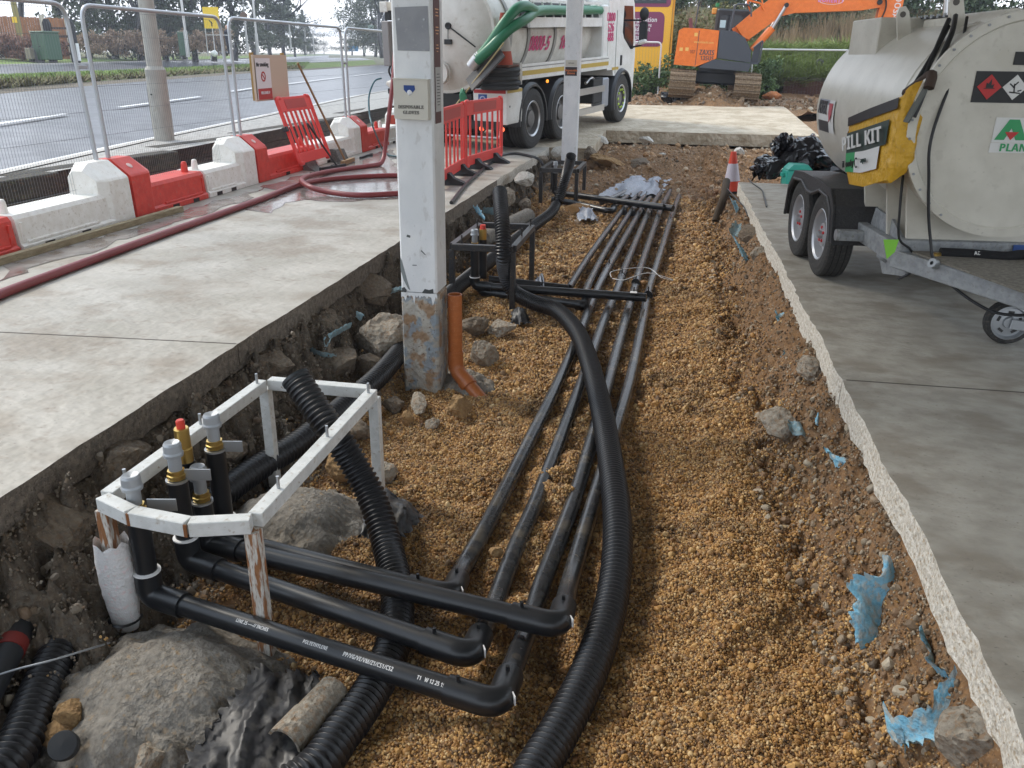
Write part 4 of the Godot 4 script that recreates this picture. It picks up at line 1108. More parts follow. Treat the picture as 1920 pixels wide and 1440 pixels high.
	for s in [
		[[Vector3(-2.381, -0.26, -2.714), Vector3(-2.433, -0.3, -2.637), Vector3(-2.499, -0.3, -2.559), Vector3(-2.526, -0.3, -2.471)], [0.1, 0.16, 0.14, 0.06], Vector3(0.1, 0.8, 0.5), 31, "wide blue membrane behind the white frame's front left corner"],
		[[Vector3(-2.381, -0.28, -2.51), Vector3(-2.403, -0.36, -2.511), Vector3(-2.438, -0.44, -2.514)], [0.09, 0.08, 0.06], Vector3(0.8, 0.1, 0.3), 32, "narrow blue membrane tail hanging down on the left bank"],
		[[Vector3(-2.437, -0.3, -2.281), Vector3(-2.39, -0.3, -2.309), Vector3(-2.353, -0.28, -2.342)], [0.13, 0.12, 0.03], Vector3(0.2, 0.8, 0.5), 33, "bright blue membrane at the left edge of the picture"]]:
		single("blue_membrane", torn(s[0], s[1], s[2].normalized(), s[3]), M.blue_membrane, s[4], "membrane", "blue membrane on the left bank")
	single("blue_membrane", torn([Vector3(-2.319, -0.1, -9.944), Vector3(-2.245, -0.16, -9.821), Vector3(-2.132, -0.2, -9.641)], [0.1, 0.12, 0.04], Vector3(0.7, 0.2, 0.5), 34), M.blue_membrane, "blue membrane tongue behind the second frame's upright duct", "membrane", "blue membrane on the left bank")
	single("pale_membrane", torn([Vector3(-2.27, -0.2, -10.169), Vector3(-2.117, -0.2, -10.092), Vector3(-2.039, -0.22, -10.038)], [0.12, 0.16, 0.1], Vector3(0.2, 0.5, 0.7), 35), M.pale_membrane, "pale crumpled membrane behind the second frame", "membrane", "membrane pieces on the left bank")

# crumpled sheet over a patch of points: rows of points
func crumpled(corners: Array, nu: int, nv: int, amp: float, sd: int, bulge := 0.0, dir := Vector3.UP, folds := 15.0) -> Geo:
	var q := PackedVector3Array()
	for j in nv:
		var v := j / float(nv - 1)
		for i in nu:
			var u := i / float(nu - 1)
			var a: Vector3 = corners[0].lerp(corners[1], u)
			var b: Vector3 = corners[3].lerp(corners[2], u)
			var p := a.lerp(b, v)
			var s := sd * 37.0
			var rag := 0.05 * nz.get_noise_2d(u * 120.0 + s, v * 120.0)
			var ridge := sin((u + v * 0.3) * folds + 4.0 * nz.get_noise_2d(u * 14.0 + s, v * 9.0))
			p += dir * (amp * ridge + amp * 0.5 * nz.get_noise_2d(u * 22.0 + s, v * 22.0) + bulge * sin(PI * u) * sin(PI * v))
			p += Vector3(rag, 0, rag * 0.7) * (1.0 if i == 0 or j == 0 or i == nu - 1 or j == nv - 1 else 0.3)
			q.append(p)
	return Geo.new().grid(q, nu)

func heap(o: Vector3, rx: float, rz: float, h: float, sd: int, yaw := 0.0) -> Geo:
	var q := PackedVector3Array()
	var n := 40
	for j in n:
		for i in n:
			var u := -1.15 + 2.3 * i / (n - 1)
			var v := 1.15 - 2.3 * j / (n - 1)
			var k := 0.22 * nz.get_noise_2d(u * 26.0 + sd * 40, v * 26.0)
			var d := sqrt(u * u + v * v) * (1.0 + k)
			var y := h * (1.0 - smoothstep(0.25, 1.1, d)) - 0.08 * smoothstep(0.9, 1.2, d)
			y += 0.022 * nz.get_noise_2d(u * 26.0 + sd * 9, v * 26.0) + 0.012 * nz.get_noise_2d(u * 130.0, v * 130.0 + sd)
			q.append(o + Vector3(u * rx, y, v * rz).rotated(Vector3.UP, yaw))
	return Geo.new().grid(q, n)

func build_heaps() -> void:
	single("mortar_heap", heap(Vector3(-1.67, -0.6, -2.118), 0.46, 0.42, 0.16, 3, 0.3), M.mortar, "grey mortar heap packed round the white frame's front legs", "mortar", "mortar heaps")
	single("mortar_heap", heap(Vector3(-1.692, -0.6, -3.316), 0.42, 0.38, 0.15, 5), M.mortar, "grey mortar heap inside the white frame's right side", "mortar", "mortar heaps")
	single("mortar_heap", heap(Vector3(-1.341, -0.6, -5.39), 0.26, 0.2, 0.08, 8), M.mortar, "small grey mortar patch at the orange drain's foot", "mortar", "mortar heaps")
	single("mortar_heap", heap(Vector3(-1.296, -0.56, -12.35), 0.35, 0.45, 0.12, 6), M.gravel_bed, "sandy heap at the third frame's leg", "heap")
	# sheets
	single("black_sheeting", crumpled([Vector3(-1.364, -0.5, -1.727), Vector3(-1.005, -0.52, -1.83), Vector3(-1.107, -0.5, -2.244), Vector3(-1.357, -0.5, -2.236)], 34, 34, 0.011, 2, 0.04), M.black_sheet, "black plastic sheeting spread beside the mortar heap at the bottom", "sheeting")
	single("plastic_wrapping", crumpled([Vector3(-1.311, -0.5, -3.157), Vector3(-1.106, -0.48, -3.144), Vector3(-1.048, -0.5, -3.411), Vector3(-1.305, -0.46, -3.558)], 20, 20, 0.012, 4, 0.07), M.black_sheet, "dark plastic wrapping behind the leaning duct", "sheeting")
	single("plastic_wrapping", crumpled([Vector3(-1.239, -0.5, -11.493), Vector3(-0.944, -0.52, -11.683), Vector3(-1.086, -0.46, -12.182), Vector3(-1.261, -0.44, -12.201)], 16, 16, 0.02, 6, 0.06), M.grey_sheet, "grey plastic on the sandy heap by the third frame", "sheeting")
	single("plastic_wrapping", crumpled([Vector3(-1.098, -0.5, -7.127), Vector3(-1.175, -0.5, -7.773), Vector3(-1.133, -0.45, -7.902), Vector3(-1.077, -0.5, -7.404)] if false else [Vector3(-1.191, -0.5, -7.769), Vector3(-1.114, -0.48, -7.711), Vector3(-1.142, -0.42, -7.888), Vector3(-1.224, -0.46, -8.074)], 12, 12, 0.03, 7, 0.05), M.grey_sheet, "grey plastic scrap beyond the second frame's cross pipes", "sheeting")
	single("plastic_wrapping", crumpled([Vector3(-1.262, -0.55, -6.71), Vector3(-1.088, -0.55, -6.782), Vector3(-1.183, -0.5, -7.054), Vector3(-1.272, -0.48, -6.93)], 14, 14, 0.012, 9, 0.06), M.black_sheet, "dark plastic at the foot of the second frame's leg", "sheeting")
	single("grey_sheeting", crumpled([Vector3(-1.11, -0.45, -13.116), Vector3(-0.162, -0.45, -13.71), Vector3(0.048, -0.36, -15.152), Vector3(-0.746, -0.33, -14.829)], 44, 30, 0.035, 8, 0.02), M.grey_sheet, "grey blue plastic sheeting crumpled under the far pipe ends", "sheeting")

func build_rubble() -> void:
	# chunks: pixel-measured places on the floor or bank, half sizes in metres
	var list := [
		[Vector3(-2.029, -0.36, -5.615), Vector3(0.2, 0.15, 0.22), 1, "M", "large pale concrete lump on the left bank beside the nearest post"],
		[Vector3(-2.165, -0.42, -5.048), Vector3(0.16, 0.13, 0.15), 2, "D", "brown lump on the left bank below the blue flap"],
		[Vector3(-2.008, -0.48, -5.248), Vector3(0.14, 0.1, 0.14), 3, "D", "dark lump in the hollow left of the nearest post"],
		[Vector3(-1.286, -0.5, -5.76), Vector3(0.1, 0.11, 0.1), 4, "M", "upright pale stone right of the orange drain"],
		[Vector3(-1.496, -0.48, -6.398), Vector3(0.11, 0.08, 0.1), 5, "D", "mossy stone behind the orange drain"],
		[Vector3(-1.278, -0.5, -6.438), Vector3(0.12, 0.055, 0.09), 6, "M", "flat pale stone right of the mossy one"],
		[Vector3(-1.488, -0.5, -4.761), Vector3(0.05, 0.035, 0.13), 7, "M", "long pale broken stone in front of the nearest post"],
		[Vector3(-1.657, -0.54, -4.775), Vector3(0.07, 0.06, 0.07), 8, "D", "small dark stone left of the long pale one"],
		[Vector3(-1.231, -0.53, -4.8), Vector3(0.1, 0.07, 0.08), 9, "G", "tan stone in front of the orange drain"],
		[Vector3(-1.337, -0.55, -4.564), Vector3(0.045, 0.035, 0.045), 10, "M", "small white stone in the gravel before the nearest post"],
		[Vector3(-1.514, -0.55, -4.609), Vector3(0.04, 0.05, 0.04), 11, "G", "small upright tan stone before the nearest post"],
		[Vector3(-1.613, -0.5, -3.813), Vector3(0.11, 0.09, 0.1), 12, "G", "tan sandy lump under the leaning duct"],
		[Vector3(-1.396, -0.54, -3.842), Vector3(0.06, 0.08, 0.06), 13, "M", "grey lump at the white frame's back right leg"],
		[Vector3(-1.729, -0.5, -4.286), Vector3(0.09, 0.06, 0.08), 14, "D", "brown lump behind the white frame's right rail"],
		[Vector3(-2.381, -0.4, -4.036), Vector3(0.15, 0.14, 0.15), 15, "D", "big earthy lump behind the white frame's risers"],
		[Vector3(-2.255, -0.42, -3.677), Vector3(0.11, 0.1, 0.13), 16, "D", "earthy lump behind the tallest riser cap"],
		[Vector3(-2.491, -0.2, -2.609), Vector3(0.3, 0.12, 0.2), 17, "D", "broken slab chunk under the left slab's near edge"],
		[Vector3(-2.494, -0.24, -3.081), Vector3(0.2, 0.11, 0.2), 18, "D", "crumbled chunk under the left slab beside the white frame"],
		[Vector3(-2.544, -0.24, -3.782), Vector3(0.2, 0.1, 0.17), 19, "D", "rough lump under the left slab, behind the white rail"],
		[Vector3(-2.419, -0.26, -4.553), Vector3(0.2, 0.12, 0.18), 20, "D", "rough lump under the left slab above the leaning duct end"],
		[Vector3(-2.419, -0.24, -5.406), Vector3(0.2, 0.1, 0.2), 21, "D", "cracked lump under the left slab, left of the nearest post"],
		[Vector3(-2.411, -0.22, -6.403), Vector3(0.22, 0.1, 0.22), 22, "D", "cracked grey lump under the left slab behind the nearest post"],
		[Vector3(-1.873, -0.52, -1.897), Vector3(0.055, 0.05, 0.055), 23, "G", "yellow stone beside the mortar heap"],
		[Vector3(-1.865, -0.54, -1.839), Vector3(0.05, 0.04, 0.05), 24, "G", "second yellow stone by the round lid"],
		[Vector3(-1.905, -0.55, -2.584), Vector3(0.045, 0.035, 0.04), 25, "G", "orange brown stone below the risers"],
		[Vector3(-1.513, -0.55, -1.818), Vector3(0.05, 0.05, 0.05), 26, "M", "small grey stone at the bottom edge left of the sheeting"],
		[Vector3(1.057, -0.3, -2.135), Vector3(0.11, 0.12, 0.1), 27, "M", "pale concrete lump at the bottom right under the slab"],
		[Vector3(0.749, -0.38, -4.598), Vector3(0.09, 0.08, 0.14), 28, "M", "grey crumbly lump on the right bank"],
		[Vector3(0.963, -0.2, -5.149), Vector3(0.08, 0.06, 0.12), 30, "M", "pale stone under the right slab edge"],
		[Vector3(0.94, -0.22, -8.463), Vector3(0.1, 0.1, 0.2), 31, "M", "grey stone on the far right bank"],
		[Vector3(0.937, -0.2, -9.452), Vector3(0.1, 0.1, 0.2), 32, "D", "dark stone on the far right bank"],
		[Vector3(-2.181, -0.2, -11.279), Vector3(0.12, 0.12, 0.22), 33, "M", "broken concrete lump left of the third frame"],
		[Vector3(-2.023, -0.4, -11.89), Vector3(0.1, 0.1, 0.15), 34, "M", "lower concrete lump at the third frame's leg"],
		[Vector3(-2.064, -0.05, -12.085), Vector3(0.14, 0.09, 0.26), 35, "W", "white broken kerb stone left of the third frame"],
		[Vector3(-2.105, -0.05, -15.811), Vector3(0.1, 0.07, 0.16), 36, "W", "white broken stone beside the far canopy post"],
		[Vector3(-3.106, 0, -13.714) if false else Vector3(-2.218, -0.1, -14.907), Vector3(0.1, 0.06, 0.1), 37, "M", "grey broken stone between the third frame and the truck"],
		[Vector3(-0.547, 0, -18.307), Vector3(0.15, 0.07, 0.12), 38, "W", "white crumbled stone below the far slab's cut face"],
		[Vector3(-0.579, -0.1, -18.444), Vector3(0.06, 0.04, 0.06), 39, "W", "small white stone in the far soil"],
		[Vector3(-0.193, -0.2, -17.406), Vector3(0.1, 0.04, 0.08), 40, "W", "flat white stone in the far soil"],
		[Vector3(1.289, -0.1, -17.502), Vector3(0.1, 0.08, 0.1), 41, "W", "white stone above the traffic cone"],
		[Vector3(-1.197, -0.15, -15.682), Vector3(0.3, 0.1, 0.3), 42, "G", "orange clay lump in the far soil"],
		[Vector3(-0.621, -0.2, -15.881), Vector3(0.2, 0.08, 0.2), 43, "D", "dark clay lump in the far soil"],
		[Vector3(-1.497, -0.1, -16.022), Vector3(0.12, 0.12, 0.15), 44, "D", "dark stone beside the far canopy post"],
		[Vector3(-1.451, 0, -17.998), Vector3(0.12, 0.06, 0.12), 45, "W", "pale rubble at the corner of the far slab"],
		[Vector3(-0.746, -0.57, -3.944) if false else Vector3(-0.649, -0.52, -3.19), Vector3(0.03, 0.03, 0.035), 46, "G", "gravel lump heaped between the long pipes"]]
	var mats := {"M": M.rubble, "D": M.dark_rubble, "G": tmat("clay_stone", patchy([157, 0.03, 5, Color(0.25, 0.145, 0.06), Color(0.38, 0.25, 0.12)], [[158, 0.06, 4, Color(0.16, 0.09, 0.04), 0.55, 0.72, 0.7]]), Vector3(1.7, 1.7, 1.7), 0.95, M.n_stony), "W": tmat("pale_stone", patchy([159, 0.03, 5, Color(0.4, 0.38, 0.34), Color(0.6, 0.58, 0.53)], [[160, 0.06, 4, Color(0.25, 0.2, 0.15), 0.6, 0.75, 0.6]]), Vector3(1.5, 1.5, 1.5), 0.95, M.n_stony)}
	for s in list:
		var b := Basis.from_euler(Vector3(rng.randf_range(-0.4, 0.4), rng.randf_range(-0.8, 0.8), rng.randf_range(-0.4, 0.4)))
		if s[2] in [7]: b = Basis.from_euler(Vector3(0.1, 0.35, 0.3))
		single("rubble_stone", Geo.new().lump(s[0], s[1], 0.55, s[2], 3, b, true), mats[s[3]], s[4], "stone", "broken stones and lumps")

func scatter(called: String, label: String, me: Mesh, xs: Array, cols: PackedColorArray, cat: String) -> void:
	var mm := MultiMesh.new()
	mm.transform_format = MultiMesh.TRANSFORM_3D
	mm.use_colors = true
	mm.mesh = me
	mm.instance_count = xs.size()
	for i in xs.size():
		mm.set_instance_transform(i, xs[i])
		mm.set_instance_color(i, cols[i])
	var o := MultiMeshInstance3D.new()
	o.name = numbered(called)
	o.multimesh = mm
	add_child(o)
	o.set_meta("kind", "stuff")
	tag(o, label, cat)

func pebble(sd: int, facet: bool) -> ArrayMesh:
	var m := StandardMaterial3D.new()
	m.vertex_color_use_as_albedo = true
	m.roughness = 0.62
	return Geo.new().lump(Vector3(), Vector3(1, 0.72, 0.86), 0.5, sd, 1, Basis(), facet).mesh(m)

func build_gravel() -> void:
	var pal := [Color(0.42, 0.22, 0.062), Color(0.29, 0.14, 0.038), Color(0.54, 0.33, 0.12), Color(0.17, 0.08, 0.025), Color(0.35, 0.175, 0.05), Color(0.6, 0.43, 0.22), Color(0.085, 0.045, 0.02), Color(0.25, 0.165, 0.09), Color(0.45, 0.25, 0.075)]
	var bands := [[-0.4, -1.45, 24000, 0.007], [-1.45, -3.3, 130000, 0.0052], [-3.3, -5.2, 100000, 0.0059], [-5.2, -8.2, 84000, 0.0078], [-8.2, -13.6, 60000, 0.0118]]
	for kind in 2:
		var xs := []
		var cols := PackedColorArray()
		for b in bands:
			for i in int(b[2]) / 2:
				var z := rng.randf_range(b[1], b[0])
				var x := rng.randf_range(-2.15, 1.0)
				var tl := toe_left(z) + 0.08
				var tr := toe_right(z) + 0.06
				var out := maxf(tl - x, x - tr)
				if out > 0.0 and rng.randf() > exp(-out * 16.0): continue
				var patch := nz.get_noise_2d(x * 15.0 + 300.0, z * 15.0)
				var left := smoothstep(-1.35, -1.75, x) * smoothstep(-4.6, -3.9, z)
				if left > 0.0 and rng.randf() < left * 0.75: continue
				var r: float = b[3] * rng.randf_range(0.6, 1.55)
				if rng.randf() < 0.03: r *= rng.randf_range(1.3, 2.4)
				var q := Basis.from_euler(Vector3(rng.randf() * TAU, rng.randf() * TAU, rng.randf() * TAU)).scaled(Vector3(r, r, r))
				xs.append(Transform3D(q, Vector3(x, trench_y(x, z) + r * rng.randf_range(0.1, 0.7), z)))
				var c: Color = pal[rng.randi() % pal.size()]
				c = c.lerp(pal[rng.randi() % pal.size()], rng.randf() * 0.6)
				var dk := 1.0 - 0.3 * smoothstep(0.1, 0.5, patch)
				cols.append(Color(c.r * dk, c.g * dk, c.b * dk))
		scatter("pea_gravel", "loose golden brown pea gravel covering the trench floor" if kind == 0 else "angular golden brown gravel mixed over the trench floor", pebble(5 + kind, kind == 1), xs, cols, "gravel")
	# stones of the banks and of the far soil
	var xs := []
	var cols := PackedColorArray()
	var bp := [Color(0.22, 0.16, 0.1), Color(0.3, 0.24, 0.17), Color(0.14, 0.09, 0.05), Color(0.25, 0.14, 0.06), Color(0.42, 0.36, 0.27), Color(0.08, 0.055, 0.035), Color(0.19, 0.11, 0.055)]
	for i in 46000:
		var z := rng.randf_range(-12.0, -1.5)
		if rng.randf() < 0.45: z = rng.randf_range(-5.5, -1.5)
		var x := 0.0
		if rng.randf() < 0.5: x = rng.randf_range(-2.42, toe_left(z) + 0.2)
		else: x = rng.randf_range(toe_right(z) - 0.1, 1.02)
		var r := rng.randf_range(0.003, 0.0065) * (1.0 + 3.2 * pow(rng.randf(), 34.0)) * (1.0 + 0.05 * -z)
		xs.append(Transform3D(Basis.from_euler(Vector3(rng.randf() * TAU, rng.randf() * TAU, rng.randf() * TAU)).scaled(Vector3(r, r, r)), Vector3(x, trench_y(x, z) + r * 0.3, z)))
		var bc: Color = bp[rng.randi() % bp.size()].lerp(bp[rng.randi() % bp.size()], rng.randf())
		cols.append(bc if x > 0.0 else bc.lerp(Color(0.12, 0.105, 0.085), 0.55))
	for i in 16000:
		var z := rng.randf_range(-19.0, -11.5)
		var x := rng.randf_range(-2.3, 5.0)
		if x > 1.0 and z > -12.4: continue
		var r := rng.randf_range(0.007, 0.016) * (1.0 + 3.5 * pow(rng.randf(), 14.0))
		var y := trench_y(x, z) if x < 2.9 else -0.22 + 0.03 * (-z - 12.0)
		xs.append(Transform3D(Basis.from_euler(Vector3(rng.randf() * TAU, rng.randf() * TAU, rng.randf() * TAU)).scaled(Vector3(r, r, r)), Vector3(x, y + r * 0.3, z)))
		cols.append(bp[rng.randi() % bp.size()].lerp(Color(0.38, 0.22, 0.1), rng.randf()))
	for i in 7000:
		var x := rng.randf_range(-5.0, 7.0)
		var z := rng.randf_range(-28.5, -24.8)
		var r := rng.randf_range(0.012, 0.035) * (1.0 + 2.5 * pow(rng.randf(), 10.0))
		xs.append(Transform3D(Basis.from_euler(Vector3(rng.randf() * TAU, rng.randf() * TAU, rng.randf() * TAU)).scaled(Vector3(r, r, r)), Vector3(x, apron_y(x, z) + r * 0.2, z)))
		cols.append(bp[rng.randi() % bp.size()].lerp(Color(0.2, 0.12, 0.06), rng.randf()))
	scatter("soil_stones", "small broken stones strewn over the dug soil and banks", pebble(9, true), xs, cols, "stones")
	print("gravel ", Time.get_ticks_msec())

func build_trench() -> void:
	trench_materials()
	build_posts()
	build_pipes()
	build_ducts()
	build_frames()
	build_membrane()
	build_heaps()
	build_rubble()
	build_gravel()

const CANOPY_X0 := -3.7
const CANOPY_X1 := 9.0


# ------------------------------------------------------------------ roadside edge of the site
func left_materials() -> void:
	tmat("plastic_red", patchy([201, 0.02, 4, Color(0.56, 0.04, 0.025), Color(0.66, 0.055, 0.035)], [[202, 0.04, 4, Color(0.42, 0.12, 0.09), 0.64, 0.82, 0.45]]), Vector3(0.8, 0.8, 0.8), 0.45)
	tmat("plastic_white", patchy([203, 0.02, 4, Color(0.74, 0.715, 0.65), Color(0.82, 0.805, 0.76)], [[204, 0.035, 4, Color(0.42, 0.36, 0.27), 0.66, 0.84, 0.45], [205, 0.05, 4, Color(0.45, 0.4, 0.32), 0.74, 0.9, 0.35]]), Vector3(0.8, 0.8, 0.8), 0.5)
	mat("plastic_orange_red", Color(0.72, 0.055, 0.045), 0.45)
	mat("fence_tube", Color(0.45, 0.47, 0.49), 0.4, 0.7)
	mat("fence_wire", Color(0.2, 0.21, 0.22), 0.5, 0.5)
	tmat("sleeper_dark", patchy([206, 0.02, 4, Color(0.022, 0.02, 0.017), Color(0.05, 0.045, 0.038)], [[207, 0.04, 4, Color(0.09, 0.055, 0.03), 0.6, 0.75, 0.7], [208, 0.05, 3, Color(0.09, 0.1, 0.045), 0.68, 0.8, 0.7]]), Vector3(1.2, 1.2, 0.35), 0.9)
	tmat("column_grey", patchy([209, 0.02, 4, Color(0.30, 0.29, 0.26), Color(0.38, 0.37, 0.33)], [[210, 0.03, 4, Color(0.24, 0.22, 0.17), 0.6, 0.8, 0.5]]), Vector3(0.6, 0.25, 0.6), 0.7)
	tmat("foot_rubber", patchy([211, 0.03, 4, Color(0.09, 0.088, 0.08), Color(0.16, 0.155, 0.145)], [[212, 0.06, 3, Color(0.26, 0.24, 0.21), 0.66, 0.8, 0.6]]), Vector3(1.5, 1.5, 1.5), 0.9)
	mat("foot_black", Color(0.02, 0.021, 0.023), 0.6)
	mat("hose_red", Color(0.2, 0.03, 0.03), 0.4)
	mat("hose_teal", Color(0.03, 0.1, 0.12), 0.45)
	mat("wood_handle", Color(0.27, 0.17, 0.08), 0.7)
	tmat("batten", patchy([213, 0.03, 4, Color(0.24, 0.19, 0.11), Color(0.36, 0.3, 0.19)], [[214, 0.06, 3, Color(0.15, 0.12, 0.07), 0.6, 0.8, 0.6]]), Vector3(2, 2, 0.4), 0.9)
	tmat("wet_concrete", patchy([215, 0.02, 5, Color(0.2, 0.18, 0.165), Color(0.3, 0.275, 0.255)], [[216, 0.02, 5, Color(0.15, 0.115, 0.09), 0.55, 0.75, 0.6]]), Vector3(0.35, 0.35, 0.35), 0.16)

func barrier(label: String, z_tall: float, z_low: float, red: bool) -> void:
	var s := signf(z_low - z_tall)
	var L := absf(z_low - z_tall)
	var t := thing("water_barrier", label, "barrier", Transform3D(Basis.from_euler(Vector3(0, 0.0 if s > 0 else PI, 0)), Vector3(-5.53, 0.004, z_tall)), "red and white water-filled barriers")
	var m: Material = M.plastic_red if red else M.plastic_white
	# local +z runs from the tall end to the low end; front is +x when s > 0, else -x
	var f := 1.0 if s > 0 else -1.0
	var T := 0.42
	var low := PackedVector2Array([Vector2(-0.23, 0.0), Vector2(0.23, 0.0), Vector2(0.23, 0.05), Vector2(0.205, 0.07), Vector2(0.19, 0.27), Vector2(0.165, 0.305), Vector2(-0.165, 0.305), Vector2(-0.19, 0.27), Vector2(-0.205, 0.07), Vector2(-0.23, 0.05)])
	var tall := PackedVector2Array([Vector2(-0.23 * f, 0.0), Vector2(0.23 * f, 0.0), Vector2(0.215 * f, 0.42), Vector2(0.2 * f, 0.44), Vector2(0.02 * f, 0.585), Vector2(-0.12 * f, 0.585), Vector2(-0.2 * f, 0.46)])
	# tall block, its inner side tapered
	var g := Geo.new()
	g.prism(Transform3D(), tall, 0.012, T - 0.1)
	obj("tall_block", g, m, t)
	g = Geo.new()
	var a: Array = []
	for q in tall: a.append(q)
	var cen := Vector2(0.0, 0.22)
	var P := tall.duplicate()
	if Geometry2D.is_polygon_clockwise(P): P.reverse()
	var inner := PackedVector2Array()
	for q in P: inner.append(Vector2(q.x * 0.72, minf(q.y, 0.52) if q.y > 0.1 else q.y))
	for i in P.size():
		var j := (i + 1) % P.size()
		g.quad(Vector3(P[i].x, P[i].y, T - 0.1), Vector3(P[j].x, P[j].y, T - 0.1), Vector3(inner[j].x, inner[j].y, T), Vector3(inner[i].x, inner[i].y, T))
	g.prism(Transform3D(), inner, T - 0.001, T)
	obj("tapered_end", g, m, t)
	obj("beam", Geo.new().prism(Transform3D(), low, T - 0.09, L - 0.01), m, t)
	# recessed panel lip and fork notches on the front
	var fx := 0.207 * f
	var z1 := T + 0.12
	g = Geo.new()
	g.box(Vector3(fx, 0.075, (z1 + L) * 0.5 - 0.04), Vector3(0.03, 0.022, L - z1 - 0.1), Basis(), 0.004)
	obj("panel_lip", g, m, t)
	g = Geo.new()
	g.box(Vector3(fx - 0.005 * f, 0.16, L - 0.06), Vector3(0.025, 0.17, 0.03), Basis(), 0.004)
	obj("panel_lip", g, m, t)
	for k in [0.3, 0.72]:
		obj("fork_notch", Geo.new().box(Vector3(0.2317 * f, 0.021, lerpf(T, L, k)), Vector3(0.004, 0.04, 0.12)), mat("notch_dark", Color(0.03, 0.02, 0.02), 0.9), t)
	# joint peg on the low end, filler slot on the tall block
	obj("joint_peg", Geo.new().lathe(Vector3(0.02 * f, 0.3, L - 0.1), Vector3.UP, [Vector2(0.042, 0), Vector2(0.032, 0.1), Vector2(0.022, 0.12), Vector2(0, 0.125)], 12), m, t)
	if red:
		g = Geo.new()
		var n := Vector3(0.62 * f, 0.78, 0).normalized()
		g.lathe(Vector3(0.115 * f, 0.511, 0.16), n, [Vector2(0.0, 0.006), Vector2(0.03, 0.006), Vector2(0.034, 0.0)], 12)
		obj("filler_label", g, mat("label_pink", Color(0.7, 0.5, 0.46), 0.6), t)

func fence_panel(label: String, z0: float, z1: float, x0: float, x1: float, lean := 0.0, base := 0.04, top := 2.0) -> Node3D:
	var t := thing("fence_panel", label, "fence", Transform3D(), "mesh fence panels along the barriers")
	var a := Vector3(x0, base, z0)
	var b := Vector3(x1, base, z1)
	var up := Vector3(lean, 1, 0).normalized()
	var h := top - base
	var d := (b - a).normalized()
	obj("frame", Geo.new().tube(bends([a, a + up * h, b + up * h, b], 0.16, 6), 0.021, 10), M.fence_tube, t)
	var g := Geo.new()
	var L := (b - a).length()
	var n := int(L / 0.036)
	for i in range(1, n):
		var p := a + d * (L * i / n)
		g.tube(PackedVector3Array([p + up * 0.05, p + up * (h - 0.02)]), 0.0016, 3, false)
	for k in 9:
		var y := 0.08 + (h - 0.12) * k / 8.0
		g.tube(PackedVector3Array([a + up * y + d * 0.02, b + up * y - d * 0.02]), 0.0017, 3, false)
	var o := obj("wire_mesh", g, M.fence_wire, t)
	o.set_meta("kind", "stuff")
	obj("clamp", Geo.new().box(b + up * (h * 0.72) + d * 0.06, Vector3(0.05, 0.035, 0.14), Basis(), 0.005), M.galvanised, t)
	return t

# plastic crowd barrier in its own plane: x along, y up
func work_barrier(label: String, o: Transform3D, w: float, h: float, feet: Array, fm: Material, group := "red plastic work barriers") -> Node3D:
	var t := thing("work_barrier", label, "barrier", o, group)
	var m: Material = M.plastic_orange_red
	var th := 0.03
	obj("top_board", Geo.new().box(Vector3(w * 0.5, h - 0.1, 0), Vector3(w - 0.1, 0.2, th), Basis(), 0.006), m, t)
	obj("bottom_board", Geo.new().box(Vector3(w * 0.5, 0.1, 0), Vector3(w - 0.1, 0.14, th), Basis(), 0.006), m, t)
	for s in [0.03, w - 0.03]:
		obj("stile", Geo.new().tube(bends([Vector3(s + (0.1 if s < 0.1 else -0.1), h - 0.01, 0), Vector3(s, h - 0.01, 0), Vector3(s, 0.03, 0), Vector3(s + (0.1 if s < 0.1 else -0.1), 0.03, 0)], 0.12, 5), 0.03, 8), m, t)
	var n := 6
	for i in n:
		var x := 0.1 + (w - 0.2) * (i + 0.5) / n
		obj("bar", Geo.new().box(Vector3(x, h * 0.5, 0.004 * (i % 2)), Vector3(0.045, h - 0.35, th * 0.8), Basis(), 0.005), m, t)
	obj("reflector", Geo.new().box(Vector3(w * 0.5, h - 0.1, th * 0.5 + 0.002), Vector3(w * 0.6, 0.13, 0.003)), mat("reflector_red", Color(0.45, 0.04, 0.035), 0.4), t)
	for f in feet:
		var g := Geo.new()
		var poly := PackedVector2Array([Vector2(-0.27, 0), Vector2(0.27, 0), Vector2(0.24, 0.03), Vector2(0.1, 0.09), Vector2(0.05, 0.15), Vector2(-0.05, 0.15), Vector2(-0.1, 0.09), Vector2(-0.24, 0.03)])
		g.prism(Transform3D(Basis(Vector3.UP, PI * 0.5), Vector3(f, -0.045, 0)), poly, -0.06, 0.06)
		obj("foot", g, fm, t)
	return t

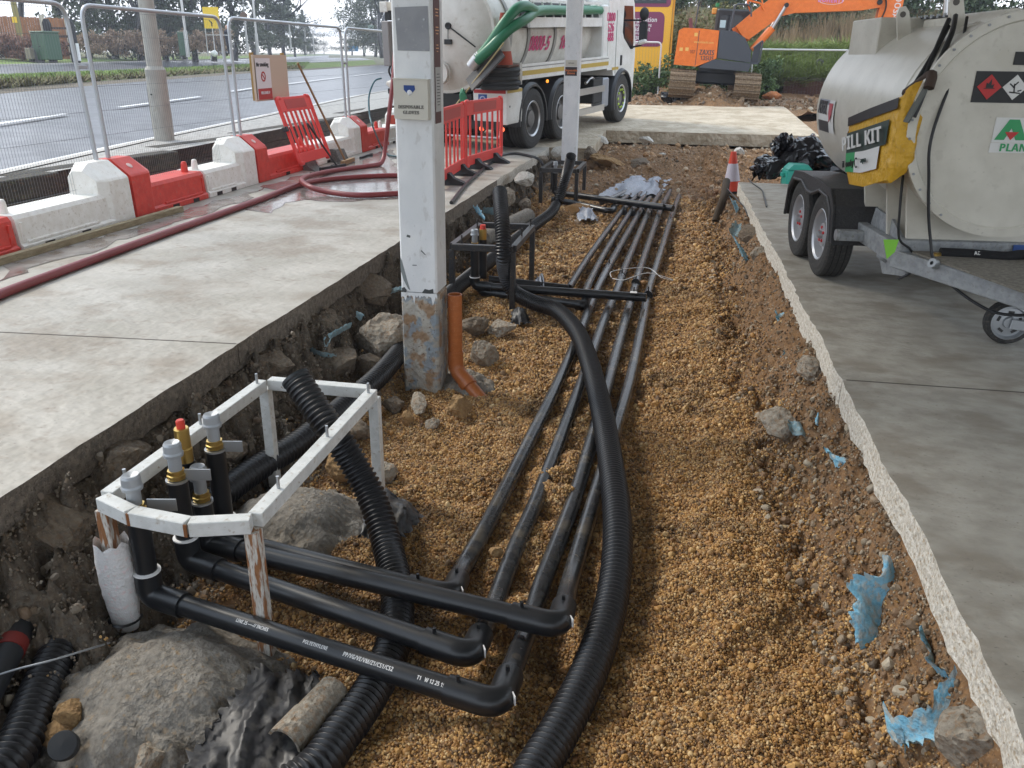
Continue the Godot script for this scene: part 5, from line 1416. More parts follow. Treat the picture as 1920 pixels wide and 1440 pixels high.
func build_left() -> void:
	left_materials()
	barrier("red barrier at the left edge of the picture, mostly cut off", -4.4, -6.0, true)
	barrier("white barrier with a low beam and tall block, nearest the camera", -7.6, -6.02, false)
	barrier("red barrier with a tall block, right of the nearest white barrier", -7.62, -9.02, true)
	barrier("white barrier in the middle, its low beam pegged to a red one", -10.28, -9.04, false)
	barrier("red barrier behind the leaning red work barrier", -10.30, -12.2, true)
	barrier("white barrier right of the leaning red work barrier", -14.15, -12.22, false)
	barrier("red barrier farthest along, left of the rising hose", -14.17, -15.6, true)
	barrier("white barrier farthest along, half hidden by the nearest post", -17.0, -15.62, false)
	fence_panel("tall wire mesh fence panel at the left edge, cut off by the frame", -4.2, -7.55, -5.58, -5.58, -0.05)
	fence_panel("tall wire mesh fence panel in front of the big lamp column", -7.72, -10.28, -5.58, -5.56, -0.03)
	fence_panel("tall wire mesh fence panel carrying the no smoking board", -10.42, -14.1, -5.56, -5.54, -0.01)
	fence_panel("tall wire mesh fence panel farthest along, running behind the truck", -14.25, -17.6, -5.54, -5.5, 0.0)
	# timber sleeper wall holding up the footway
	for s in [[Vector3(-6.62, 0, -3.8), Vector3(-6.3, 0, -7.75), "dark sleeper wall at the left edge behind the nearest barrier"], [Vector3(-6.56, 0, -7.35), Vector3(-6.26, 0, -9.9), "dark sleeper wall left of the big lamp column"], [Vector3(-6.73, 0, -10.2), Vector3(-6.44, 0, -12.3), "dark mossy sleeper wall at the foot of the big lamp column"], [Vector3(-6.74, 0, -12.4), Vector3(-6.52, 0, -17.2), "dark sleeper wall behind the leaning red work barrier"], [Vector3(-7.02, 0, -17.4), Vector3(-7.1, 0, -22.0), "dark sleeper wall farthest along, behind the rising hose"]]:
		var t := thing("sleeper_wall", s[2], "wall", Transform3D(), "dark sleeper wall sections")
		for k in 2:
			obj("sleeper", Geo.new().bar(s[0] + Vector3(-0.012 * k, 0.105 + 0.215 * k, 0), s[1] + Vector3(-0.012 * k, 0.105 + 0.215 * k, 0), 0.24, 0.21, Vector3.UP, 0.012), M.sleeper_dark, t)
	# big lamp column by the road
	var lp := Vector3(-7.12, 0.42, -11.123)
	var t := thing("lamp_column", "big grey concrete lamp column behind the mesh fence", "lamp post", at(lp))
	obj("base_shaft", Geo.new().lathe(Vector3(), Vector3.UP, [Vector2(0.135, -0.1), Vector2(0.135, 0.86), Vector2(0.138, 0.9), Vector2(0.138, 0.94), Vector2(0.10, 0.99)], 20), M.column_grey, t)
	obj("shaft", Geo.new().cyl(Vector3(0, 0.97, 0), Vector3(0, 8.0, 0), 0.104, 0.07, 18), M.column_grey, t)
	var door := obj("service_door", Geo.new().lathe(Vector3(0, 0.12, 0), Vector3.UP, [Vector2(0.137, 0), Vector2(0.1405, 0.005), Vector2(0.1405, 0.6), Vector2(0.137, 0.605)], 10, 3.4, 5.2), M.column_grey, t)
	obj("door_lock", Geo.new().box(Vector3(-0.02, 0.62, 0.142), Vector3(0.02, 0.02, 0.01)), M.pipe_black, door)
	obj("lamp_arm", Geo.new().tube(bends([Vector3(0, 7.9, 0), Vector3(0, 8.3, 0), Vector3(-1.2, 8.5, 0)], 0.4), 0.05, 10), M.column_grey, t)
	# no smoking board
	t = thing("notice_board", "pale wooden board with a no smoking sign hung on the mesh fence", "sign", at(Vector3(-5.49, 1.3, -11.55), 90))
	obj("board", Geo.new().box(Vector3(-0.22, -0.02, -0.02), Vector3(1.0, 0.58, 0.03)), mat("board_cream", Color(0.55, 0.43, 0.33), 0.8), t)
	for x in [-0.68, 0.24]:
		obj("batten", Geo.new().box(Vector3(-x - 0.44, 0.0, -0.05), Vector3(0.06, 0.6, 0.035)), mat("batten_ochre", Color(0.36, 0.22, 0.07), 0.8), t)
	var sg := obj("sign_plate", Geo.new().box(Vector3(0.02, -0.03, 0.012), Vector3(0.42, 0.52, 0.004)), mat("sign_white", Color(0.72, 0.68, 0.69), 0.6), t)
	sg.position = Vector3(-0.52, 0, 0)
	obj("red_band", Geo.new().box(Vector3(0.02, -0.22, 0.016), Vector3(0.4, 0.14, 0.003)), mat("band_red_print", Color(0.42, 0.035, 0.03), 0.6), sg)
	lettering("No smoking", 0.05, at(Vector3(0.0, 0.15, 0.016)), mat("dark_ink", Color(), 0), sg, 0.9)
	obj("ring_mark", Geo.new().lathe(Vector3(0.0, 0.0, 0.015), Vector3.BACK, [Vector2(0.045, 0), Vector2(0.045, 0.003), Vector2(0.065, 0.003), Vector2(0.065, 0)], 18), mat("band_red_print", Color(), 0), sg)
	obj("bar_mark", Geo.new().box(Vector3(0, 0, 0.0165), Vector3(0.11, 0.016, 0.003), Basis(Vector3.BACK, -0.7)), mat("band_red_print", Color(), 0), sg)
	lettering("WILLIAMS //", 0.035, at(Vector3(0.02, -0.205, 0.019)), mat("sign_white", Color(), 0), sg, 0.9)
	# leaning red work barrier
	var b0 := Vector3(-5.12, 0.12, -11.188)
	var b1 := Vector3(-5.107, 0.12, -12.283)
	var tl := Vector3(-5.397, 0.965, -11.522)
	var xx := (b1 - b0).normalized()
	var w := (b1 - b0).length()
	var yy := (tl - b0)
	var hh := yy.length()
	yy = (yy - xx * yy.dot(xx)).normalized()
	t = work_barrier("red plastic work barrier leaning back against the mesh fence", Transform3D(Basis(xx, yy, xx.cross(yy)), b0), w, hh, [], M.foot_rubber)
	for f in [Vector3(-5.349, 0, -11.884), Vector3(-5.265, 0, -12.893)]:
		var g := Geo.new()
		g.prism(Transform3D(Basis(Vector3.UP, atan2(-xx.z, xx.x) + 1.2), f - t.position + Vector3(0.05, 0, 0.1)), PackedVector2Array([Vector2(-0.3, 0), Vector2(0.3, 0), Vector2(0.14, 0.06), Vector2(0.06, 0.2), Vector2(-0.06, 0.2), Vector2(-0.14, 0.06)]), -0.1, 0.1)
		var o := obj("foot", g, M.foot_rubber, t)
		o.transform = t.transform.affine_inverse() * Transform3D(Basis(), t.position)
	obj("clip", Geo.new().box(Vector3(-0.03, hh * 0.55, 0), Vector3(0.08, 0.07, 0.07), Basis(), 0.01), M.foot_black, t)
	# two work barriers in front of the truck
	var wb := Transform3D(Basis(Vector3.UP, deg_to_rad(93.0)), Vector3(-2.88, 0.05, -10.35))
	work_barrier("red plastic work barrier beside the nearest post, with black feet", wb, 1.74, 0.93, [0.5, 1.45], M.foot_black)
	wb = Transform3D(Basis(Vector3.UP, deg_to_rad(83.0)), Vector3(-2.97, 0.05, -12.12))
	t = work_barrier("red plastic work barrier in front of the truck's white locker", wb, 1.7, 0.94, [0.45, 1.3], M.foot_black)
	# hose with its loop, rising to the tanker
	single("suction_hose", Geo.new().tube(path([Vector3(-4.6, 0.035, -1), Vector3(-4.45, 0.035, -2.8), Vector3(-4.384, 0.035, -4.409), Vector3(-4.452, 0.035, -4.763), Vector3(-4.488, 0.035, -5.337), Vector3(-4.543, 0.035, -6.819), Vector3(-4.59, 0.035, -8.787), Vector3(-4.649, 0.035, -10.164), Vector3(-4.371, 0.035, -10.816), Vector3(-3.733, 0.035, -11.282), Vector3(-3.268, 0.035, -11.136), Vector3(-2.995, 0.035, -10.488), Vector3(-2.987, 0.035, -9.932), Vector3(-3.206, 0.04, -9.705), Vector3(-3.635, 0.04, -9.459), Vector3(-4.075, 0.05, -9.568), Vector3(-4.338, 0.09, -9.661), Vector3(-4.611, 0.1, -10.09), Vector3(-4.774, 0.06, -10.779), Vector3(-4.76, 0.035, -11.514), Vector3(-4.431, 0.035, -12.263), Vector3(-4.37, 0.06, -12.48), Vector3(-4.377, 0.231, -12.676), Vector3(-4.305, 0.704, -12.701), Vector3(-4.286, 1.236, -12.918), Vector3(-4.332, 1.692, -13.219)], 0.06), 0.034, 12), M.hose_red, "dark red hose looping over the left slab and rising to the tanker", "hose")
	single("air_line", Geo.new().tube(path([Vector3(-4.777, 1.232, -13.796), Vector3(-4.851, 1.185, -13.664), Vector3(-4.908, 0.967, -13.538), Vector3(-4.845, 0.691, -13.348), Vector3(-4.731, 0.501, -13.176), Vector3(-5.125, 0.02, -14.699), Vector3(-4.682, 0.02, -13.763), Vector3(-4.422, 0.02, -13.596)], 0.06), 0.014, 8), M.hose_teal, "thin teal hose hanging from the tanker's valve block", "hose")
	single("black_cable", Geo.new().tube(path([Vector3(-2.458, 0.02, -9.35), Vector3(-2.662, 0.02, -11.102), Vector3(-2.875, 0.02, -14.166), Vector3(-2.699, 0.02, -14.651), Vector3(-2.305, 0.02, -14.262), Vector3(-2.182, -0.02, -14.184), Vector3(-2.119, -0.1, -14.139)], 0.1), 0.022, 8), M.pipe_black, "black cable crossing the left slab behind the work barriers", "cable")
	# tools propped on the work barrier
	t = thing("broom", "long wooden broom handle propped across the leaning work barrier", "broom")
	obj("handle", Geo.new().cyl(Vector3(-5.3, 1.47, -11.761), Vector3(-4.976, 0.05, -12.528), 0.016, -1, 8), M.wood_handle, t)
	obj("head", Geo.new().bar(Vector3(-4.954, 0.04, -12.338), Vector3(-4.974, 0.04, -12.844), 0.06, 0.06), M.wood_handle, t)
	t = thing("squeegee", "dark squeegee leaning on the front of the red work barrier", "squeegee")
	obj("handle", Geo.new().cyl(Vector3(-4.824, 0.722, -10.878), Vector3(-4.915, 0.03, -12.024), 0.013, -1, 8), M.foot_black, t)
	obj("blade", Geo.new().bar(Vector3(-5.01, 0.03, -11.606), Vector3(-4.842, 0.03, -12.182), 0.03, 0.05), M.foot_black, t)
	single("dropped_handle", Geo.new().bar(Vector3(-5.003, 0.02, -13.254), Vector3(-5.015, 0.02, -13.827), 0.04, 0.03), M.foot_black, "short black tool lying on the wet slab", "tool")
	single("timber_batten", Geo.new().bar(Vector3(-5.2, 0.03, -5.1), Vector3(-5.14, 0.03, -8.15), 0.07, 0.055), M.batten, "long pale timber batten lying along the barriers' feet", "timber")
	# wet patches on the slab
	for w_ in [[[Vector3(-4.809, 0, -5.171), Vector3(-4.819, 0, -6.078), Vector3(-4.832, 0, -7.268), Vector3(-4.84, 0, -9.143), Vector3(-5.041, 0, -9.966), Vector3(-5.13, 0, -8.037), Vector3(-5.134, 0, -6.575), Vector3(-5.148, 0, -5.568)], 1], [[Vector3(-5.105, 0, -9.948), Vector3(-5.114, 0, -11.096), Vector3(-5.122, 0, -12.714), Vector3(-4.997, 0, -14.851), Vector3(-3.778, 0, -11.487), Vector3(-3.168, 0, -9.603), Vector3(-3.62, 0, -9.238), Vector3(-4.272, 0, -9.218), Vector3(-4.216, 0, -8.28), Vector3(-4.501, 0, -8.478), Vector3(-4.634, 0, -9.712)], 2]]:
		var g := Geo.new()
		var poly := PackedVector2Array()
		var pts: Array = w_[0]
		for i in pts.size():
			var a: Vector3 = pts[i]
			var b: Vector3 = pts[(i + 1) % pts.size()]
			var k := maxi(2, int(a.distance_to(b) / 0.15))
			for j in k:
				var p := a.lerp(b, float(j) / k)
				poly.append(Vector2(p.x + 0.16 * nz.get_noise_2d(p.z * 20.0, p.x * 20.0), p.z + 0.14 * nz.get_noise_2d(p.x * 24.0, p.z * 24.0)))
		var tr := Geometry2D.triangulate_polygon(poly)
		for i in range(0, tr.size(), 3):
			var q: Array[Vector3] = []
			for k in 3: q.append(Vector3(poly[tr[i + k]].x, 0.004, poly[tr[i + k]].y))
			if (q[1] - q[0]).cross(q[2] - q[0]).y < 0: g.tri(q[0], q[2], q[1])
			else: g.tri(q[0], q[1], q[2])
		structure("wet_patch", g, M.wet_concrete)
	print("left ", Time.get_ticks_msec())


# ------------------------------------------------------------------ vacuum tanker
func wheel(parent: Node, o: Vector3, r: float, w: float, rim: float, rm: Material, side: float, nuts := true, called := "wheel") -> Node3D:
	# axle along local x, outer face towards side
	var t := Node3D.new()
	t.name = called
	parent.add_child(t, true)
	t.position = o
	var s := side
	obj("tyre", Geo.new().lathe(Vector3(), Vector3(s, 0, 0), [Vector2(rim, -w * 0.5), Vector2(r * 0.9, -w * 0.5), Vector2(r * 0.985, -w * 0.42), Vector2(r, -w * 0.3), Vector2(r, w * 0.3), Vector2(r * 0.985, w * 0.42), Vector2(r * 0.93, w * 0.48), Vector2(r * 0.8, w * 0.51), Vector2(rim * 1.04, w * 0.47), Vector2(rim, w * 0.4)], 40), M.tyre, t)
	var g := Geo.new()
	for k in [-0.22, 0.0, 0.22]:
		g.lathe(Vector3(), Vector3(s, 0, 0), [Vector2(r * 1.003, w * (k - 0.018)), Vector2(r * 1.003, w * (k + 0.018))], 40)
	obj("tread_groove", g, mat("groove_black", Color(0.006, 0.006, 0.006), 0.95), t)
	obj("rim", Geo.new().lathe(Vector3(), Vector3(s, 0, 0), [Vector2(rim * 0.9, w * 0.1), Vector2(rim * 1.0, w * 0.42), Vector2(rim * 1.03, w * 0.45), Vector2(rim * 1.0, w * 0.47), Vector2(rim * 0.92, w * 0.4)], 32), rm, t)
	obj("wheel_disc", Geo.new().lathe(Vector3(), Vector3(s, 0, 0), [Vector2(rim * 0.92, w * 0.4), Vector2(rim * 0.84, w * 0.1), Vector2(rim * 0.5, w * 0.14), Vector2(rim * 0.46, w * 0.34), Vector2(rim * 0.25, w * 0.37), Vector2(0, w * 0.37)], 32), rm if r < 0.4 else mat("disc_grey", Color(0.15, 0.145, 0.14), 0.5, 0.4), t)
	return t

func text_on(txt: String, h: float, f: Transform3D, m: Material, parent: Node, squeeze := 1.0) -> void:
	lettering(txt, h, f, m, parent, squeeze)

func build_truck() -> void:
	tmat("truck_white", patchy([221, 0.015, 4, Color(0.68, 0.67, 0.63), Color(0.76, 0.755, 0.73)], [[222, 0.03, 4, Color(0.5, 0.45, 0.37), 0.68, 0.86, 0.4]]), Vector3(0.4, 0.4, 0.4), 0.3, null, false)
	tmat("tank_cream", patchy([223, 0.012, 4, Color(0.55, 0.52, 0.46), Color(0.66, 0.635, 0.58)], [[224, 0.03, 4, Color(0.36, 0.29, 0.2), 0.66, 0.84, 0.45]]), Vector3(0.4, 0.4, 0.4), 0.35, null, false)
	tmat("tyre", patchy([225, 0.03, 4, Color(0.02, 0.02, 0.02), Color(0.035, 0.034, 0.032)], [[226, 0.04, 4, Color(0.12, 0.1, 0.08), 0.6, 0.8, 0.6]]), Vector3(2, 2, 2), 0.8, M.n_fine, false)
	mat("chassis_dark", Color(0.02, 0.02, 0.02), 0.7)
	mat("mudguard", Color(0.028, 0.03, 0.034), 0.42)
	mat("alloy", Color(0.5, 0.5, 0.5), 0.35, 0.8)
	mat("hose_green", Color(0.02, 0.16, 0.075), 0.42)
	mat("text_magenta", Color(0.55, 0.04, 0.16), 0.5)
	mat("stripe_ochre", Color(0.45, 0.31, 0.05), 0.5)
	mat("stripe_red", Color(0.42, 0.03, 0.03), 0.5)
	mat("dark_glass", Color(0.012, 0.014, 0.018), 0.08)
	var W: Material = M.truck_white
	# heading from the rear wheel to the front wheel, climbing the forecourt's fall
	var rear := Vector3(-2.57, 0.0, -15.84)
	var front := Vector3(-1.25, 0.185, -20.56)
	var fz := (rear - front).normalized()
	var fx := Vector3.UP.cross(fz).normalized()
	var fy := fz.cross(fx)
	var t := thing("vacuum_tanker", "white vacuum tanker truck with green hoses, seen from its rear corner", "truck", Transform3D(Basis(fx, fy, fz), rear))
	# local frame: x right (wheel faces at 0, left side at -2.45), y up, -z forward
	var R := 0.53
	for z in [0.0, -1.38]:
		for x in [-0.14, -2.3]:
			wheel(t, Vector3(x, R, z), R, 0.3, 0.31, M.alloy, 1.0 if x > -1.0 else -1.0)
		for x in [-0.46, -1.98]: wheel(t, Vector3(x, R, z), R, 0.28, 0.31, M.alloy, 1.0)
		# mudguard
		var mg := Geo.new()
		mg.lathe(Vector3(-0.62, R, z), Vector3(1, 0, 0), [Vector2(0.6, 0), Vector2(0.64, 0.0), Vector2(0.64, 0.58), Vector2(0.6, 0.64), Vector2(0.565, 0.64), Vector2(0.565, 0.6), Vector2(0.6, 0.58), Vector2(0.6, 0.0)], 26, -0.15, PI + 0.15)
		obj("mudguard", mg, M.mudguard, t)
	for x in [-0.17, -2.28]:
		var wf := wheel(t, Vector3(x, R, -4.92), R, 0.32, 0.3, M.alloy, 1.0 if x > -1.0 else -1.0)
		for k in 10:
			var a := TAU * k / 10.0
			obj("nut_marker", Geo.new().lump(Vector3(0.14, 0.2 * sin(a), 0.2 * cos(a)), Vector3(0.02, 0.03, 0.03), 0.3, k, 1), mat("marker_lime", Color(0.4, 0.55, 0.06), 0.5), wf)
	var mf := Geo.new()
	mf.lathe(Vector3(-0.5, R, -4.92), Vector3(1, 0, 0), [Vector2(0.61, 0), Vector2(0.66, 0.0), Vector2(0.66, 0.46), Vector2(0.62, 0.52), Vector2(0.58, 0.52), Vector2(0.61, 0.46), Vector2(0.61, 0.0)], 26, -0.2, PI + 0.35)
	obj("mudguard", mf, M.mudguard, t)
	obj("chassis", Geo.new().box(Vector3(-1.22, 0.85, -2.3), Vector3(0.95, 0.3, 6.6)), M.chassis_dark, t)
	obj("axle", Geo.new().cyl(Vector3(-2.2, R, 0), Vector3(-0.2, R, 0), 0.12), M.chassis_dark, t)
	obj("axle", Geo.new().cyl(Vector3(-2.2, R, -1.38), Vector3(-0.2, R, -1.38), 0.12), M.chassis_dark, t)
	# tank with dished rear door
	var tc := Vector3(-1.25, 1.98, 0)
	var TR := 0.93
	var g := Geo.new()
	g.lathe(tc + Vector3(0, 0, 0.95), Vector3(0, 0, -1), [Vector2(TR, 0), Vector2(TR, 4.75)], 48)
	obj("tank", g, M.tank_cream, t)
	g = Geo.new()
	var pr := []
	for k in 9:
		var a := k / 8.0 * 0.62
		pr.append(Vector2(TR * sin(a) / sin(0.62), (cos(a) - cos(0.62)) * 1.5 + 0.03))
	pr.reverse()
	pr.push_front(Vector2(TR + 0.05, 0.03)); pr.push_front(Vector2(TR + 0.05, -0.07)); pr.push_front(Vector2(TR, -0.07))
	g.lathe(tc + Vector3(0, 0, 0.95), Vector3(0, 0, 1), pr, 48)
	var door := obj("rear_door", g, M.tank_cream, t)
	for z in [0.35, -0.4, -1.62, -2.85]:
		obj("tank_band", Geo.new().lathe(tc + Vector3(0, 0, z), Vector3(0, 0, -1), [Vector2(TR, 0), Vector2(TR + 0.025, 0), Vector2(TR + 0.025, 0.1), Vector2(TR, 0.1)], 48), mat("band_grey", Color(0.27, 0.26, 0.24), 0.5), t)
	# rear door fittings: flange, gauge arm, box, clamps
	var rz := 1.02
	obj("flange", Geo.new().lathe(Vector3(-1.2, 1.36, rz + 0.2), Vector3(0, 0, 1), [Vector2(0.13, -0.3), Vector2(0.13, 0.0), Vector2(0.19, 0.0), Vector2(0.19, 0.05), Vector2(0.15, 0.05), Vector2(0.15, 0.09), Vector2(0.19, 0.09), Vector2(0.19, 0.13), Vector2(0, 0.13)], 22), M.tank_cream, door)
	obj("gauge_hub", Geo.new().lathe(Vector3(-1.02, 2.11, rz + 0.22), Vector3(0, 0, 1), [Vector2(0.03, -0.1), Vector2(0.055, 0), Vector2(0.055, 0.03), Vector2(0.03, 0.03), Vector2(0, 0.01)], 14), M.chassis_dark, door)
	obj("gauge_arm", Geo.new().bar(Vector3(-1.02, 2.11, rz + 0.24), Vector3(-0.54, 1.78, rz + 0.16), 0.02, 0.02), M.chassis_dark, door)
	obj("gauge_arm", Geo.new().bar(Vector3(-1.02, 2.08, rz + 0.24), Vector3(-1.02, 1.9, rz + 0.25), 0.008, 0.008), M.chassis_dark, door)
	obj("level_box", Geo.new().box(Vector3(-1.02, 1.86, rz + 0.25), Vector3(0.14, 0.08, 0.04), Basis(), 0.006), M.chassis_dark, door)
	obj("door_cable", Geo.new().tube(path([Vector3(-1.6, 2.72, rz + 0.05), Vector3(-1.3, 2.7, rz + 0.1), Vector3(-1.0, 2.66, rz + 0.1), Vector3(-0.9, 2.72, rz), Vector3(-0.88, 2.84, rz - 0.1)], 0.05), 0.015, 6), M.chassis_dark, door)
	obj("hinge_block", Geo.new().box(Vector3(-0.68, 2.72, rz + 0.0), Vector3(0.3, 0.13, 0.2), Basis(Vector3.BACK, 0.45), 0.01), M.tank_cream, door)
	obj("clamp_lug", Geo.new().box(Vector3(-1.48, 2.6, rz + 0.12), Vector3(0.05, 0.16, 0.05), Basis(), 0.006), M.tank_cream, door)
	# walkway rail board, stripe
	obj("side_board", Geo.new().box(Vector3(-0.06, 1.35, -1.8), Vector3(0.05, 0.26, 4.4)), W, t)
	obj("side_shelf", Geo.new().box(Vector3(-0.3, 1.36, -1.7), Vector3(0.42, 0.04, 4.1)), M.tank_cream, t)
	obj("stripe", Geo.new().box(Vector3(-0.0325, 1.33, -1.8), Vector3(0.004, 0.08, 4.38)), M.stripe_ochre, t)
	obj("side_board_line", Geo.new().box(Vector3(-0.0325, 1.43, -1.8), Vector3(0.004, 0.02, 4.38)), mat("band_grey", Color(), 0), t)
	obj("end_plate", Geo.new().box(Vector3(-0.3, 1.33, 0.3), Vector3(0.6, 0.36, 0.05), Basis(Vector3.UP, -0.5)), M.tank_cream, t)
	# hose tray along the tank's shoulder
	obj("hose_tray", Geo.new().box(Vector3(-0.12, 2.16, -1.85), Vector3(0.06, 0.17, 3.6)), W, t)
	obj("tray_floor", Geo.new().box(Vector3(-0.3, 2.08, -1.85), Vector3(0.34, 0.02, 3.6)), M.chassis_dark, t)
	for z in [-0.1, -3.6]:
		obj("tray_rail", Geo.new().bar(Vector3(-0.1, 2.24, z), Vector3(-0.16, 2.52, z - 0.1), 0.03, 0.03), W, t)
	for k in 9: obj("tray_rail", Geo.new().bar(Vector3(-0.1, 2.24, -0.3 - k * 0.4), Vector3(-0.16, 2.5, -0.3 - k * 0.4), 0.025, 0.025), W, t)
	obj("tray_top_rail", Geo.new().bar(Vector3(-0.16, 2.52, -0.15), Vector3(-0.16, 2.52, -3.7), 0.04, 0.04), W, t)
	obj("tray_lining", Geo.new().box(Vector3(-0.34, 2.37, -1.85), Vector3(0.03, 0.26, 3.4), Basis(Vector3.BACK, 0.2)), mat("slat_grey", Color(0.07, 0.07, 0.075), 0.6), t)
	# green hoses
	for h in [[Vector3(-0.408, 1.58, 1.4), Vector3(-0.198, 1.804, 1.35), Vector3(0.042, 2.144, 1.25), Vector3(0.145, 2.362, 1), Vector3(0.167, 2.406, 0.7), Vector3(0.109, 2.37, 0.3), Vector3(-0.2, 2.34, -0.757), Vector3(-0.25, 2.37, -2.006), Vector3(-0.25, 2.408, -3.758)], [Vector3(-0.387, 1.573, 1.42), Vector3(-0.112, 1.79, 1.4), Vector3(0.115, 2.055, 1.2), Vector3(0.216, 2.208, 0.8), Vector3(0.02, 2.332, -0.047), Vector3(-0.08, 2.366, -0.849), Vector3(-0.12, 2.369, -1.967), Vector3(-0.15, 2.385, -3.657), Vector3(-0.15, 2.284, -4.158)]]:
		obj("green_hose", Geo.new().tube(path(h, 0.06), 0.085, 14), M.hose_green, t)
	obj("hose_coupling", Geo.new().cyl(Vector3(-0.503, 1.478, 1.4), Vector3(-0.367, 1.622, 1.4), 0.1), M.alloy, t)
	for k in [0.18, 0.3]: obj("hose_clip", Geo.new().cyl(Vector3(-0.408, 1.58, 1.4).lerp(Vector3(-0.198, 1.804, 1.35), k), Vector3(-0.408, 1.58, 1.4).lerp(Vector3(-0.198, 1.804, 1.35), k + 0.06), 0.092), M.print_white, t)
	# flap and rope beside the coil
	obj("mud_flap", Geo.new().bar(Vector3(-0.524, 1.184, 1.45), Vector3(0.014, 1.731, 1.3), 0.03, 0.34, Vector3(0.5, -0.6, 0.6)), mat("flap_grey", Color(0.1, 0.095, 0.09), 0.7), t)
	obj("pole", Geo.new().cyl(Vector3(-0.822, 0.806, 1.5), Vector3(0.115, 1.856, 1.4), 0.014, -1, 6), mat("pole_ochre", Color(0.4, 0.32, 0.16), 0.6), t)
	obj("rag", Geo.new().lump(Vector3(-0.615, 0.989, 1.52), Vector3(0.07, 0.15, 0.05), 0.5, 3, 2), M.hose_green, t)
	# locker at the rear corner
	obj("locker", Geo.new().box(Vector3(-0.33, 0.81, 0.77), Vector3(0.66, 0.58, 0.62), Basis(), 0.012), W, t)
	obj("locker_door", Geo.new().box(Vector3(0.0, 0.8, 0.78), Vector3(0.012, 0.48, 0.54), Basis(), 0.004), W, t)
	obj("locker_latch", Geo.new().box(Vector3(0.008, 0.82, 0.98), Vector3(0.012, 0.03, 0.02)), M.chassis_dark, t)
	obj("stripe", Geo.new().box(Vector3(-0.33, 1.065, 1.083), Vector3(0.62, 0.06, 0.004)), M.stripe_red, t)
	obj("stripe", Geo.new().box(Vector3(0.002, 1.068, 0.77), Vector3(0.012, 0.055, 0.58)), M.stripe_ochre, t)
	var disc := obj("locker_sign", Geo.new().box(Vector3(-0.47, 0.93, 1.083), Vector3(0.17, 0.17, 0.004)), mat("sign_blue", Color(0.025, 0.08, 0.28), 0.5), t)
	obj("sign_ring", Geo.new().lathe(Vector3(-0.47, 0.93, 1.085), Vector3.BACK, [Vector2(0.04, 0), Vector2(0.04, 0.003), Vector2(0.06, 0.003), Vector2(0.06, 0)], 16), mat("sign_pale", Color(0.4, 0.45, 0.6), 0.5), disc)
	for x in [-0.5, -0.1]:
		obj("tail_lamp", Geo.new().lathe(Vector3(x, 0.44, 1.1), Vector3.BACK, [Vector2(0.04, -0.05), Vector2(0.04, 0), Vector2(0.03, 0.015), Vector2(0, 0.02)], 14), LAMP(), t)
	obj("lamp_bar", Geo.new().box(Vector3(-1.25, 0.5, 1.06), Vector3(2.3, 0.14, 0.06)), M.chassis_dark, t)
	obj("bumper_bar", Geo.new().tube(bends([Vector3(-0.12, 0.42, 1.1), Vector3(-0.12, 0.3, 1.12), Vector3(-1.2, 0.3, 1.12)], 0.06), 0.02, 8), M.alloy, t)
	# underside gear between the axles
	obj("air_tank", Geo.new().cyl(Vector3(-0.5, 0.72, -2.35), Vector3(-0.5, 0.72, -3.05), 0.2), M.chassis_dark, t)
	obj("battery_box", Geo.new().box(Vector3(-0.35, 0.78, -3.6), Vector3(0.5, 0.5, 0.6), Basis(), 0.02), M.chassis_dark, t)
	obj("bright_pipe", Geo.new().tube(path([Vector3(-0.25, 0.95, -3.2), Vector3(-0.2, 1.05, -3.45), Vector3(-0.22, 0.85, -3.7), Vector3(-0.3, 0.6, -3.8)], 0.05), 0.035, 8), M.alloy, t)
	obj("filler_box", Geo.new().box(Vector3(-0.22, 0.72, -4.02), Vector3(0.3, 0.62, 0.34), Basis(), 0.03), mat("silver_box", Color(0.36, 0.38, 0.42), 0.4, 0.5), t)
	for y in [0.42, 0.82]:
		obj("side_guard", Geo.new().box(Vector3(-0.07, y, -3.0), Vector3(0.04, 0.13, 1.75)), M.alloy, t)
	obj("side_marker", Geo.new().lathe(Vector3(-0.03, 1.14, -0.72), Vector3.RIGHT, [Vector2(0.03, -0.03), Vector2(0.03, 0), Vector2(0, 0.012)], 10), AMBER(), t)
	# cab
	var cab := Geo.new()
	var prof := PackedVector2Array([Vector2(-3.98, 1.18), Vector2(-4.35, 1.18), Vector2(-4.38, 1.05), Vector2(-5.45, 1.05), Vector2(-5.5, 0.55), Vector2(-5.72, 0.5), Vector2(-5.8, 0.72), Vector2(-5.86, 1.4), Vector2(-5.84, 1.75), Vector2(-5.66, 2.55), Vector2(-5.5, 2.72), Vector2(-5.0, 2.9), Vector2(-4.2, 2.96), Vector2(-3.98, 2.9)])
	cab.prism(Transform3D(Basis(Vector3(0, 0, 1), Vector3(0, 1, 0), Vector3(-1, 0, 0)), Vector3(-1.24, 0, 0)), prof, -1.18, 1.18)
	obj("cab", cab, W, t)
	g = Geo.new()
	g.prism(Transform3D(Basis(Vector3(0, 0, 1), Vector3(0, 1, 0), Vector3(-1, 0, 0)), Vector3(-0.06, 0, 0)), PackedVector2Array([Vector2(-4.92, 1.95), Vector2(-5.02, 1.82), Vector2(-5.5, 1.58), Vector2(-5.68, 1.58), Vector2(-5.7, 1.75), Vector2(-5.56, 2.5), Vector2(-4.95, 2.5)]), -0.004, 0.004)
	obj("side_window", g, M.dark_glass, t)
	obj("windscreen", Geo.new().box(Vector3(-1.24, 2.1, -5.79), Vector3(2.1, 0.85, 0.02), Basis(Vector3.RIGHT, -0.22)), M.dark_glass, t)
	obj("door_handle", Geo.new().box(Vector3(-0.05, 1.36, -4.86), Vector3(0.03, 0.22, 0.09), Basis(), 0.01), M.chassis_dark, t)
